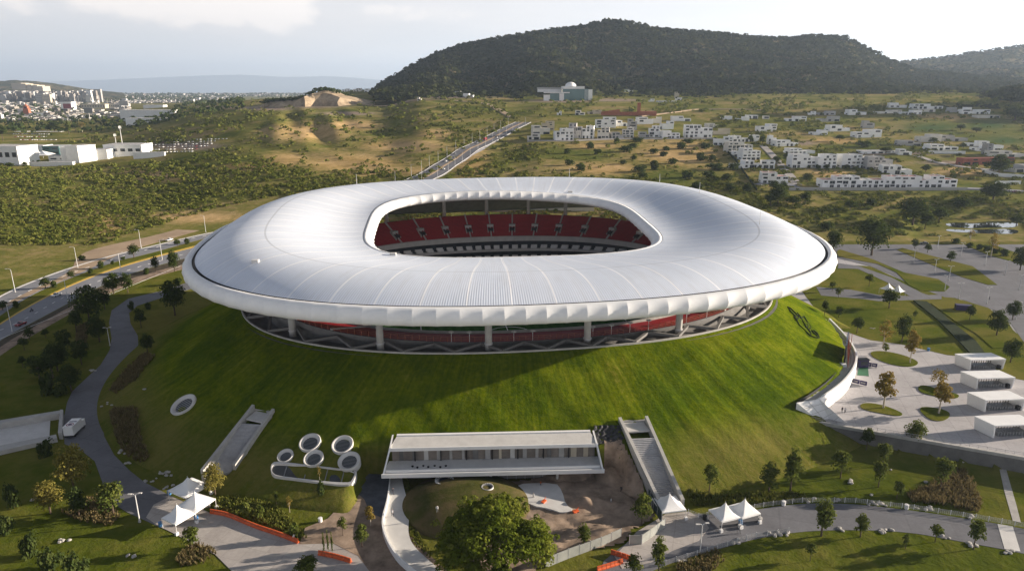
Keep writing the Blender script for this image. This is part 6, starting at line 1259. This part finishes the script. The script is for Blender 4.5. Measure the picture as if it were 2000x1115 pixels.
on_boul(cwh, 884, 322, 'white car on the near stretch of the boulevard, left lanes', 5); on_boul(cwh, 868, 345, 'white car nearest the roof on the boulevard right lanes', -5); on_boul(cg_, 905, 306, 'grey car midway along the boulevard left lanes', 8); on_boul(cwh, 968, 280, 'pale car midway along the boulevard right lanes', -6); on_boul(cg_, 940, 282, 'grey car high on the boulevard left lanes', 5)
cg_.location = Vector(hit(1805, 477, pz)); cg_.rotation_euler = (0, 0, -.4); cg_['label'] = 'grey car parked on the far right parking road'
crd.location = Vector(hit(1982, 376, land)); crd.rotation_euler = (0, 0, .2); crd['label'] = 'red car on the street at the right frame edge'
tr = empty('red_truck', (0, 0, 0), 0, 'red truck climbing the boulevard', 'truck'); MB().box(-4.2, 2.2, -1.25, 1.25, .9, 3.6).build('cargo_box', M['carred'], tr); MB().box(2.4, 4.3, -1.2, 1.2, .7, 2.9).build('cab', M['carred'], tr); MB().box(4.28, 4.36, -1.0, 1.0, 1.8, 2.7).build('windscreen', M['glass'], tr)
for x in (-3, -1.8, 3.3):
    for y in (-1.05, 1.05): m = MB(); m.tube([(x, y-.15, .5), (x, y+.15, .5)], .5, 12); m.build('wheel', M['dark'], tr)
i = int(np.argmin(np.hypot(*(np.array(topix(bx, by, bz)) - np.array([[955], [281]]))))); tr.location = (bx[i] + bnx[i]*2.6, by[i] + bny[i]*2.6, bz[i]+.05); tr.rotation_euler = (0, 0, math.atan2(by[i+1]-by[i-1], bx[i+1]-bx[i-1]))
# white delivery truck with a round red emblem on its roof
p = at(136, 856, .05); dt = empty('delivery_truck', p, math.radians(97), 'white delivery truck with round red emblem parked by the concrete ramp', 'truck')
MB().box(-.1, 5.2, -1.25, 1.25, .9, 3.5).build('cargo_box', M['white'], dt); MB().box(5.3, 7.0, -1.15, 1.15, .6, 2.5).build('cab', M['white'], dt); MB().box(6.98, 7.05, -1, 1, 1.5, 2.3).build('windscreen', M['glass'], dt); MB().box(-.15, .0-.101, -1.1, 1.1, .5, .85).build('bumper', M['dark'], dt)
for x in (1, 2.1, 6): 
    for y in (-1, 1): m = MB(); m.tube([(x, y-.15, .45), (x, y+.15, .45)], .45, 12); m.build('wheel', M['dark'], dt)
em = MB().lathe([(.95,3.505),(.95,3.53),(.72,3.53),(.72,3.505)], 28, 1.4, 0).build('emblem_ring', M['carred'], dt); MB().lathe([(.5,3.505),(.5,3.53),(.01,3.53)], 20, 1.4, 0).build('emblem_disc', M['navy'], em); MB().box(2.9, 3.35, -.95, .95, 3.505, 3.53).build('roof_band', M['navy'], dt)
# motorcycle with rider
mc = empty('motorcycle', at(62, 608, .06), rd, 'motorcycle ridden along the near lanes of the left road', 'motorcycle')
for x in (-.65, .65): m = MB(); m.tube([(x, -.07, .32), (x, .07, .32)], .32, 12); m.build('wheel', M['dark'], mc)
MB().bar((-.7,0,.6), (.55,0,.75), .28, .35).build('frame', M['cargrey'], mc); MB().bar((.6,-.35,1.0), (.6,.35,1.0), .05, .05).build('handlebar', M['dark'], mc); MB().bar((-.5,0,.82), (.1,0,.85), .3, .12).build('seat', M['dark'], mc)
# the crowded car park far left
cars = [cwh, cg_, crd]; spots = []
for j, y in enumerate((276, 280, 284.5, 289, 294, 299)):
    for x in np.arange(283 + (j > 3)*6, 448 - j*14, 7.2): spots.append((x + R.uniform(-1, 1), y + (x-283)*-.022))
for x, y in spots:
    if R.random() < .12: continue
    o = dup(R.choices(cars, (5, 4, 1))[0], Vector(hit(x, y, land)) + Vector((0, 0, .1)), R.choice((1.5, 1.6, 4.7)) + .1, 'parked car in the crowded car park beside the white campus', 'cars in the crowded car park')
    for c in list(o.children):
        if c.name.startswith(('headlight', 'wheel')): bpy.data.objects.remove(c)
for j, (y, x0, x1) in enumerate(((263, 26, 95), (268, 30, 92), (274, 40, 110))):
    for i, x in enumerate(np.arange(x0, x1, 4.6)): 
        o = dup(R.choices(cars, (6, 3, 1))[0], Vector(hit(x, y, land)) + Vector((0, 0, .1)), 1.6, f"car on the lot with blue-roofed carports, {nth(i, len(np.arange(x0, x1, 4.6)))} in its {('far', 'middle', 'near')[j]} row", 'cars on the carport lot')
        for c in list(o.children):
            if c.name.startswith(('headlight', 'wheel')): bpy.data.objects.remove(c)
for x0, x1, y, lab in ((28,60,261,'left pale blue carport roof on the car lot'), (62,94,261,'right white carport roof on the car lot')):
    a, b = hit(x0, y, land), hit(x1, y, land); r = empty('carport', a, 0, lab, 'carport'); w = b[0]-a[0]; MB().box(0, w, 0, 14, 3.6, 4.0).build('roof', M['houses'], r)
    for x in (1, w/2, w-1): MB().tube([(x, 2, -.5), (x, 2, 3.6)], .15, 6).build('post', M['steel'], r)

# ------------------------------------------------------------------ tents, shelters, barriers
def tent(cl, cf, crr, label, group, hz=2.6, pk=5.3):
    a, f, b = [at(x, y, hz) for x, y in (cl, cf, crr)]; c = (a + b)/2; e1 = f - a; e2 = b - f; s = (e1.length + e2.length)/2; ang = math.atan2(e2[1], e2[0]); r = empty('marquee', (c[0], c[1], max(0, float(surf(c[0], c[1])))), ang, label, 'tent', group); n = 8; V = []; h = s/2
    for i in range(n+1):
        q = 1 - i/n; z = hz + (pk-hz)*(1-q)**1.9
        for j in range(32):
            t = j/8.0; k = int(t) % 4; u = t - int(t); P = [(-1,-1),(1,-1),(1,1),(-1,1)]; x = P[k][0]*(1-u) + P[(k+1) % 4][0]*u; y = P[k][1]*(1-u) + P[(k+1) % 4][1]*u
            sag = .35*q*4*u*(1-u)*(1-q*.2) if q > .05 else 0; V.append((x*h*max(q, .012), y*h*max(q, .012), z + sag*.0 - (0 if q < 1 else 0)))
    Fc = [(i*32+j, i*32+(j+1) % 32, (i+1)*32+(j+1) % 32, (i+1)*32+j) for i in range(n) for j in range(32)]; MB().add(V, Fc).build('canopy', M['tent'], r, True)
    m = MB()
    for j in range(4):
        P = [(-1,-1),(1,-1),(1,1),(-1,1)]; p, q = P[j], P[(j+1) % 4]; m.add([(p[0]*h, p[1]*h, hz), (q[0]*h, q[1]*h, hz), (q[0]*h, q[1]*h, hz-.3), (p[0]*h, p[1]*h, hz-.3)], [(0,1,2,3)])
    m.build('valance', M['tent'], r); MB().tube([(0,0,pk-.15), (0,0,pk+.35)], .04, 6).build('finial', M['steel'], r)
    for x, y in ((-1,-1),(1,-1),(1,1),(-1,1)): lg = MB().tube([(x*h*.98, y*h*.98, 0), (x*h*.98, y*h*.98, hz)], .06, 6).build('leg', M['steel'], r)
    for x, y in ((-1,-1),(1,-1)): MB().box(x*h-.3, x*h+.3, y*h-.3, y*h+.3, 0, .75).build('ballast_weight', M['white'], r)
    return r
TG = 'white peaked tents'
tent((334,951),(366,974),(404,952),'white peaked tent half hidden behind the golden tree',TG); tent((350,983),(381,1002),(416,978),'white peaked tent at the head of the orange barriers',TG); tent((315,1010),(344,1024),(381,1002),'foremost white peaked tent beside the lower left lawn',TG)
tent((1274,972),(1292,1001),(1340,995),'white peaked tent at the foot of the walled stair',TG); tent((1385,994),(1409,1019),(1446,1010),'white peaked tent, left of the pair on the grey road',TG); tent((1423,987),(1447,1012),(1484,1002),'white peaked tent, right of the pair on the grey road',TG)
def far_tent(px, py, w, label):
    p = hit(px, py, pz); s = w*depth(p)/F; r = empty('marquee', p, .6, label, 'tent', TG); h = s/2; V = []; n = 6
    for i in range(n+1):
        q = 1 - i/n; z = 2.4 + 2.6*(1-q)**1.9
        for x, y in ((-1,-1),(1,-1),(1,1),(-1,1)): V.append((x*h*max(q, .01), y*h*max(q, .01), z))
    MB().add(V, [(i*4+j, i*4+(j+1) % 4, (i+1)*4+(j+1) % 4, (i+1)*4+j) for i in range(n) for j in range(4)]).build('canopy', M['tent'], r)
    for x, y in ((-1,-1),(1,-1),(1,1),(-1,1)): MB().tube([(x*h, y*h, 0), (x*h, y*h, 2.4)], .06, 6).build('leg', M['steel'], r)
far_tent(1733, 574, 22, 'distant white tent left behind the dark lawn tree'); far_tent(1752, 578, 20, 'distant white tent right behind the dark lawn tree')
def shelter(fl, fr, label):
    a, b = at(*fl, 4.05), at(*fr, 4.05); w = (b-a).length; r = empty('turnstile_shelter', (a+b)/2, math.atan2(b[1]-a[1], b[0]-a[0]), label, 'shelter', 'white turnstile shelters on the plaza'); h = 3.4; D = 5.2; x = w/2
    MB().add([(-x-.6,-.2,h),(x-.2,-.2,h),(x-1.2,D,h+.1),(-x-2.2,D,h+.1),(-x-.6,-.2,h+.3),(x-.2,-.2,h+.3),(x-1.2,D,h+.4),(-x-2.2,D,h+.4)], [(3,2,1,0),(4,5,6,7),(0,1,5,4),(1,2,6,5),(2,3,7,6),(3,0,4,7)]).build('roof', M['white'], r)
    for s, nm in ((-1, 'side_wall'), (1, 'side_wall')):
        xa = -x if s < 0 else x - .5; o1 = -.6 if s < 0 else 0; MB().add([(xa-.3,0,0),(xa+.1,0,0),(xa-1.2,D,0),(xa-1.6,D,0),(xa+o1,-.1,h),(xa+o1+.4,-.1,h),(xa+o1-.9,D,h),(xa+o1-1.4,D,h)], [(3,2,1,0),(4,5,6,7),(0,1,5,4),(1,2,6,5),(2,3,7,6),(3,0,4,7)]).build(nm, M['white'], r)
    n = 10
    for i in range(n):
        q = -x + 1.8 + (w-4.4)*i/(n-1); t = MB(); t.box(q-.22, q+.22, .7, 3.4, 0, 1.15); t.build('turnstile', M['cargrey'], r); MB().bar((q+.12, 1.9, .85), (q+.7, 2.3, .8), .05, .05).build('turnstile_arm', M['dark'], r); MB().tube([(q, 3.0, 1.0), (q, 3.0, 2.3)], .1, 6).build('guide_post', M['dark'], r)
    MB().box(x-1.8, x-1.0, .2, 1.2, 0, 1.2).build('booth_box', M['dark'], r)
shelter((1895,723),(1961,721),'white turnstile shelter farthest from the viewer, nearest the dark trees'); shelter((1908,760),(1979,758),'white turnstile shelter, second from the back of the row'); shelter((1924,804),(2000,801),'white turnstile shelter, third from the back of the row'); shelter((1941,855),(2024,852),'white turnstile shelter nearest the retaining wall')
def barrier_line(P, n, ctx, mat='orange', fill=.92, name='barrier'):
    P = smoothline(P); w = [at(x, y, .1) for x, y in P]; s = np.concatenate([[0], np.cumsum([(w[i+1]-w[i]).length for i in range(len(w)-1)])]); q = np.linspace(0, s[-1], n+1); X = np.interp(q, s, [p[0] for p in w]); Y = np.interp(q, s, [p[1] for p in w]); pr = None
    for i in range(n):
        L = math.hypot(X[i+1]-X[i], Y[i+1]-Y[i])*fill; a = math.atan2(Y[i+1]-Y[i], X[i+1]-X[i]); c = ((X[i]+X[i+1])/2, (Y[i]+Y[i+1])/2, .1); lab = f"orange plastic barrier, {nth(i, n)} {ctx}"
        if pr is None:
            pr = empty(name, c, a, lab, 'barrier', 'orange plastic barriers ' + ctx); V = [(x, y, z) for x in (-L/2, L/2) for y, z in ((-.3,0),(-.3,.25),(-.12,.45),(-.1,1.0),(.1,1.0),(.12,.45),(.3,.25),(.3,0))]; MB().add(V, [tuple(range(8))[::-1], tuple(range(8, 16))] + [(j, (j+1) % 8, 8+(j+1) % 8, 8+j) for j in range(8)]).build('body', M[mat], pr); MB().box(-L*.36, L*.36, -.13, .13, .62, .8).build('band', M['palecon'] if mat != 'orange' else M['brick'], pr)
        else: dup(pr, c, a, lab)
barrier_line([(411,1001),(444,1006),(496,1029),(549,1046),(583,1060)], 26, 'in the long line below the tents'); barrier_line([(600,1036),(560,1049),(500,1033)], 1, 'lying apart') if False else None
barrier_line([(622,1082),(645,1086),(668,1092),(686,1098)], 9, 'in the short line by the cypresses'); barrier_line([(1166,1114),(1190,1107),(1216,1098)], 6, 'in the line at the frame bottom')
barrier_line([(1193,1080),(1225,1090),(1233,1094)], 4, 'among the low trees')
# hoardings and fences
def fence(P, label, h, mat, z=.1, panel=True, name='fence', post=2.4, cat='fence', gap=0.0):
    w = [at(x, y, z) for x, y in P]; r = empty(name, w[0], 0, label, cat); o = w[0]; s = np.concatenate([[0], np.cumsum([(w[i+1]-w[i]).length for i in range(len(w)-1)])]); n = max(2, int(s[-1]/post)); q = np.linspace(0, s[-1], n+1); X = np.interp(q, s, [p[0] for p in w]) - o[0]; Y = np.interp(q, s, [p[1] for p in w]) - o[1]; m = MB()
    for i in range(n):
        a, b = (X[i], Y[i]), (X[i+1], Y[i+1])
        if panel: d = Vector((b[0]-a[0], b[1]-a[1], 0)).normalized(); nx, ny = -d.y*.05, d.x*.05; m.prism([(a[0]-nx, a[1]-ny), (b[0]-nx, b[1]-ny), (b[0]+nx, b[1]+ny), (a[0]+nx, a[1]+ny)], gap, h*R.uniform(.97, 1.03))
        else:
            for k in range(5): m.bar((*a, h*(.15+.2*k)), (*b, h*(.15+.2*k)), .035, .035)
            for k in range(1, 6): t = k/6; x, y = a[0]*(1-t)+b[0]*t, a[1]*(1-t)+b[1]*t; m.bar((x, y, .1), (x, y, h), .03, .03)
    m.build('panel' if panel else 'rail', M[mat], r)
    for i in range(n+1): MB().box(X[i]-.07, X[i]+.07, Y[i]-.07, Y[i]+.07, 0, h+.08).build('post', M['steel'], r)
fence([(1066,1108),(1110,1090),(1170,1068),(1213,1050)], 'long grey green site hoarding along the excavation front', 2.3, 'hoard', name='hoarding', cat='hoarding'); fence([(1229,1063),(1250,1064),(1275,1047),(1298,1030)], 'grey site hoarding beside the bushy tree', 2.3, 'hoard', name='hoarding', cat='hoarding')
fence([(1237,912),(1250,940),(1262,962),(1271,985),(1292,1020)], 'dark green mesh screen beside the walled stair', 2.6, 'netting', name='screen_fence', z=.3)
fence([(1344,1003),(1372,1014),(1390,1003),(1448,998),(1500,988),(1571,980),(1669,981),(1782,994),(1895,1011),(2060,1040)], 'long metal crowd fence on the upper edge of the grey road', 1.2, 'metal', panel=False); fence([(1300,1103),(1355,1086),(1411,1069),(1470,1050),(1540,1040)], 'metal crowd fence on the lower edge of the grey road', 1.2, 'metal', panel=False)
fence([(384,1000),(396,995),(410,990)], 'short metal crowd fence beside the left tents', 1.2, 'metal', panel=False)
fence([(1440,345),(1452,362),(1470,385),(1480,396)], 'dark boundary fence between dry field and houses', 2, 'dark', z=9) if False else None
def farwall(P, label, h=2.2, mat='houseg'):
    w = [hit(x, y, land) for x, y in P]; r = empty('boundary_wall', w[0], 0, label, 'wall'); m = MB(); o = Vector(w[0]); c = MB()
    for a, b in zip(w[:-1], w[1:]):
        for k in range(8):
            p, q = Vector(a).lerp(Vector(b), k/8), Vector(a).lerp(Vector(b), (k+1)/8); z0 = float(land(p[0], p[1])); d = (q-p); d.z = 0; d.normalize(); nx, ny = -d.y*.2, d.x*.2; m.prism([(p[0]-nx-o[0], p[1]-ny-o[1]), (q[0]-nx-o[0], q[1]-ny-o[1]), (q[0]+nx-o[0], q[1]+ny-o[1]), (p[0]+nx-o[0], p[1]+ny-o[1])], z0-2-o[2], z0+h-o[2])
    m.build('wall', M[mat], r)
farwall([(1541,372),(1640,372.5),(1760,372.5),(1889,372)], 'long grey wall along the street below the front row of houses', 2.4); farwall([(1036,411),(1100,411.5),(1160,413)], 'long beige wall behind the stadium seen under the far roof', 6, 'beige'); farwall([(1918,336),(1950,345),(2010,349)], 'white wall around the dark trees at the right edge', 3, 'white'); farwall([(1943,361),(1993,360)], 'pale wall beside the wide dark tree at right', 3, 'houses'); farwall([(1813,300),(1885,301)], 'white garden wall below the hillside houses', 3, 'white'); farwall([(1395,270),(1440,318),(1462,350),(1478,372)], 'dark boundary wall between dry field and white houses', 1.6, 'hedge')
# advertising boards on the plaza
def board(a, b, label, n=2):
    p, q = at(*a, 4.05), at(*b, 4.05); r = empty('advert_board', p, math.atan2(q[1]-p[1], q[0]-p[0]), label, 'sign', 'dark advertising boards'); L = (q-p).length/n
    for i in range(n): MB().box(L*i+.05, L*(i+1)-.05, -.06, .06, .15, 1.45).build('panel', M['navy'], r); MB().box(L*i+.3, L*(i+1)-.5, -.075, -.061, .6, 1.0).build('print', M['roofgrey'], r)
    for i in range(n+1): MB().box(L*i-.04, L*i+.04, -.3, .3, 0, .15).build('foot', M['steel'], r)
board((1691,715),(1713,718),'purple advertising boards beside the green carpet'); board((1664,747),(1693,754),'purple advertising boards at the foot of the curved terrace')
bx_ = empty('info_kiosk', at(1684, 716, 4.05), .1, 'dark purple kiosk at the head of the green carpet', 'kiosk'); MB().box(-1.6, 1.6, -.8, .8, 0, 2.6).build('body', M['navy'], bx_); MB().box(-1.8, 1.8, -1, 1, 2.6, 2.8).build('roof', M['dark'], bx_); MB().box(-1.2, 1.2, -.86, -.81, .9, 2.2).build('counter', M['glass'], bx_)
kb = empty('purple_container', hit(1881, 606, pz), -.3, 'small purple container on the far lawn', 'container'); MB().box(-3, 3, -1.3, 1.3, 0, 2.4).build('body', M['navy'], kb); MB().box(-3.02, -2.98, -1, 1, .1, 2.2).build('door', M['dark'], kb)
# concrete service ramp at the left edge and its ditch
sr = empty('service_ramp', at(60, 845, 0), 0, 'concrete walled service ramp entering from the left frame edge', 'ramp'); o = sr.location
def srq(name, P, z0, z1, mat): MB().prism([(at(x, y, z1 if not hasattr(z1, '__len__') else 1.5)[0]-o[0], at(x, y, 1.5)[1]-o[1]) for x, y in P], z0, z1).build(name, M[mat], sr)
srq('back_wall', [(-60,832),(0,822),(116,803),(118,808),(0,828),(-60,838)], -.5, 1.9, 'concrete'); srq('end_wall', [(112,803),(118,803),(116,848),(108,848)], -.5, 2.1, 'concrete'); srq('front_wall', [(-60,890),(0,868),(112,846),(114,853),(0,879),(-60,900)], -.5, 1.2, 'concrete'); srq('floor', [(-60,842),(0,830),(110,810),(108,846),(0,866),(-60,884)], -.4, .12, 'palecon')
# ------------------------------------------------------------------ stones
rocks = []
for s in range(3):
    bm = bmesh.new(); bmesh.ops.create_icosphere(bm, subdivisions=2, radius=1); rr = random.Random(s)
    for v in bm.verts: v.co *= .8 + .35*rr.random(); v.co.z *= .55
    me = bpy.data.meshes.new('boulder'); bm.to_mesh(me); bm.free(); me.materials.append(M['rock']); rocks.append(me)
for px, py, n, ctx in ((1522,1042,8,'below the left end of the grey road'),(1640,1033,2,'by the neat young tree'),(1732,1038,7,'below the middle of the grey road'),(1846,1050,4,'at the low spreading tree'),(1903,1064,6,'at the large bright tree'),(1975,1079,6,'at the crossing slab'),(1586,977,4,'above the road by the tall full tree'),(1634,976,2,'above the road further right'),(1712,984,7,'above the road left of the reed bed'),(1800,993,7,'in front of the reed bed'),(1900,1009,4,'at the reed bed corner'),(1656,941,3,'under the round lawn tree'),(1812,943,2,'beside the broad reed tree'),(1876,896,2,'on the lawn near the wall'),(1736,917,2,'between the two lawn trees'),(208,790,5,'along the winding path bend'),(232,882,5,'at the shaded reed bed'),(249,906,3,'below the shaded reed bed'),(292,938,6,'on the path edge left of the tents'),(326,925,8,'on the lawn above the tents'),(330,952,5,'at the edge behind the tents'),(126,1056,4,'on the lower left lawn, left group'),(257,1087,4,'on the lower left lawn, right group'),(66,976,2,'near the feathery tree'),(178,722,4,'on the shaded path edge'),(281,757,2,'alone on the shaded mound foot'),(1440,1057,5,'beside the lower crowd fence'),(1330,1098,4,'at the ornamental grasses'),(1705,640,3,'on the right lawn near the brown tree'),(1700,968,2,'under the little yellowish tree')):
    sp = sorted((px + R.uniform(-1, 1)*n*2.6, py + R.uniform(-4, 4)) for _ in range(n))
    for i, (x, y) in enumerate(sp):
        o = link('boulder', R.choice(rocks), None, Vector(hit(x, y, pz)) + Vector((0, 0, .12))); k = R.uniform(.25, .55); o.scale = (k*R.uniform(.8, 1.4), k, k); o.rotation_euler = (0, 0, R.uniform(0, 6)); tag(o, f"pale boulder, {nth(i, n)} {ctx}", 'boulder', 'pale boulders ' + ctx)
# bins and drums near the tents
for i, (x, y, mt, lab) in enumerate(((331,965,'carblue','blue drum behind the left tents'),(384,1016,'carblue','blue drum at the front leg of the middle left tent'),(314,1027,'carblue','blue drum at the foremost tent'),(1446,1024,'carblue','blue drum between the right pair of tents'),(1484,1018,'roofgrey','grey bin right of the right tents'),(1376,1014,'dark','dark bin left of the right tents'),(1929,988,'white','white box on the road fence'),(1530,986,'white','white cabinet on the road fence near the tall trees'),(1770,993,'white','white cabinet on the road fence at the reed bed'),(626,1019,'white','white tank on the dirt path'),(1813,685,'carblue','blue green bin on the rear plaza'))):
    if lab.startswith('white box'): continue
    p = hit(x, y, pz); r = empty('bin', p, 0, lab, 'bin'); MB().lathe([(.0,0),(.42,0),(.45,.9),(.45,1.0),(.0,1.0)], 14).build('body', M[mt], r); MB().lathe([(.48,.98),(.48,1.08),(.05,1.12)], 14).build('lid', M[mt], r)

# ------------------------------------------------------------------ people: one skinned body, coloured by height
def person_mesh(name, stride, top, legs):
    v = [(0,0,.95),(0,0,1.15),(0,0,1.38),(0,.01,1.52),(0,.03,1.66),(.10,0,.92),(.11,stride,.50),(.11,stride*.6-.05,.07),(.11,stride*.6+.10,.04),(-.10,0,.92),(-.11,-stride,.50),(-.11,-stride*1.4-.05,.08),(-.11,-stride*1.4+.10,.05),(.20,0,1.40),(.25,-stride*.7,1.14),(.25,-stride*.4+.06,.90),(.25,-stride*.4+.09,.82),(-.20,0,1.40),(-.25,stride*.7,1.14),(-.25,stride*.9+.06,.90),(-.25,stride*.9+.09,.82)]
    e = [(0,1),(1,2),(2,3),(3,4),(0,5),(5,6),(6,7),(7,8),(0,9),(9,10),(10,11),(11,12),(2,13),(13,14),(14,15),(15,16),(2,17),(17,18),(18,19),(19,20)]; rad = [.14,.13,.15,.06,.105,.10,.07,.045,.04,.10,.07,.045,.04,.07,.05,.035,.035,.07,.05,.035,.035]
    me = bpy.data.meshes.new(name); me.from_pydata(v, e, []); o = bpy.data.objects.new(name, me); COL.objects.link(o); md = o.modifiers.new('s', 'SKIN'); sk = me.skin_vertices[0].data
    for i, r in enumerate(rad): sk[i].radius = (r, r*.8 if i < 3 else r)
    sk[0].use_root = True; sb = o.modifiers.new('b', 'SUBSURF'); sb.levels = sb.render_levels = 1
    m2 = bpy.data.meshes.new_from_object(o.evaluated_get(bpy.context.evaluated_depsgraph_get())); bpy.data.objects.remove(o); m2.name = name; m2.materials.clear()
    for mt in ('skin', top, legs, 'dark'): m2.materials.append(M[mt])
    for p in m2.polygons:
        z = p.center.z; ax = abs(p.center.x); p.material_index = 3 if z < .09 or z > 1.68 else 0 if z > 1.5 or (z < .93 and ax > .2) else 1 if z > .93 else 2; p.use_smooth = True
    return m2
PM = [person_mesh('person', .12, 'cloth', 'cloth'), person_mesh('person', .16, 'shirt', 'cloth'), person_mesh('person', .05, 'hivis', 'cloth'), person_mesh('person', .08, 'white', 'cargrey')]
for x, y, k, lab in ((1644,806,0,'person in dark clothes walking on the plaza, left of two'),(1650,807,1,'person in pale top walking on the plaza, right of two'),(1213,962,0,'person in dark clothes standing on the brown soil'),(1193,985,3,'person in white crouched figure near the dark trench'),(1056,951,2,'person in orange vest on the pale slab paving'),(1042,975,3,'person in white top on the slab paving'),(947,928,2,'person in orange vest below the building edge'),(575,1056,3,'person in white top at the end of the barriers'),(768,966,0,'person in dark clothes at the top of the curved ramp'),(767,1008,1,'person in pale top halfway down the curved ramp'),(1932,586,0,'person in dark clothes beside the far lawn'),(1445,1041,3,'person in white top below the right tents'),(854,1001,3,'person in white top on the grass knoll')):
    f = (lambda a, b: np.maximum(pz(a, b), knoll(a, b))) ; p = Vector(hit(x, y, f)); 
    if 755 < x < 775: p = at(x, y, .76)
    o = link('person', PM[k], None, p + Vector((0, 0, .08))); o.rotation_euler = (0, 0, R.uniform(0, 6.28)); o.scale = (1.05,)*3; tag(o, lab.replace(' crouched figure', ''), 'person')
rdr = link('person', PM[0], None, at(62, 608, .45)); rdr.rotation_euler = (0, 0, rd - math.pi/2); tag(rdr, 'person in dark clothes riding the motorcycle on the left road', 'person')
# small construction kit on the excavation
for x, y, lab in ((1062,984,'orange compact roller on the slab paving'),(1124,1003,'orange mixer at the edge of the spoil')):
    p = hit(x, y); r = empty('construction_machine', p, R.uniform(0, 3), lab, 'machine'); r.scale = (.75,)*3; MB().box(-.9, .9, -.5, .5, .5, 1.2).build('body', M['orange'], r); MB().bar((.2,0,1.2), (1.1,0,2.0), .15, .15).build('arm', M['orange'], r)
    for q in (-.6, .6): m = MB(); m.tube([(q, -.55, .4), (q, .55, .4)], .4, 12); m.build('drum', M['dark'], r)
# crumpled tarpaulin hanging over the cut slope
V = []; n = 26
for j in range(n):
    for i in range(n):
        x = 1158 + 58*i/(n-1) + 4*math.sin(j*.7); y = 833 + 52*j/(n-1)*(1 - .35*math.sin(math.pi*i/(n-1))) ; p = hit(x, y, lambda a, b: np.maximum(mound(a, b)[0], 0)); V.append((p[0], p[1], p[2] + .25 + .35*math.sin(i*1.3 + j*.4)*math.sin(j*.8) + .25*R.random()))
idx = np.arange(n*n).reshape(n, n); tag(link('tarpaulin', npmesh('tarpaulin', V, np.stack([idx[1:, :-1], idx[1:, 1:], idx[:-1, 1:], idx[:-1, :-1]], -1).reshape(-1, 4), M['tarp'], True)), 'crumpled black tarpaulin on the cut slope beside the building', 'tarpaulin')

# ------------------------------------------------------------------ the air
HB = MB().box(-90000, 90000, -1500, 45000, -260, 1450).build('haze', None); hm = bpy.data.materials.new('haze'); hm.use_nodes = True; nt = hm.node_tree; nt.nodes.clear()
ho = nn(nt, 'ShaderNodeOutputMaterial'); hv = nn(nt, 'ShaderNodeVolumePrincipled'); hv.inputs['Color'].default_value = (.62, .78, 1.0, 1); hv.inputs['Density'].default_value = HAZE; hv.inputs['Anisotropy'].default_value = .35
nt.links.new(hv.outputs[0], ho.inputs['Volume']); HB.data.materials.append(hm); tag(HB, kind='stuff'); HB.display_type = 'WIRE'
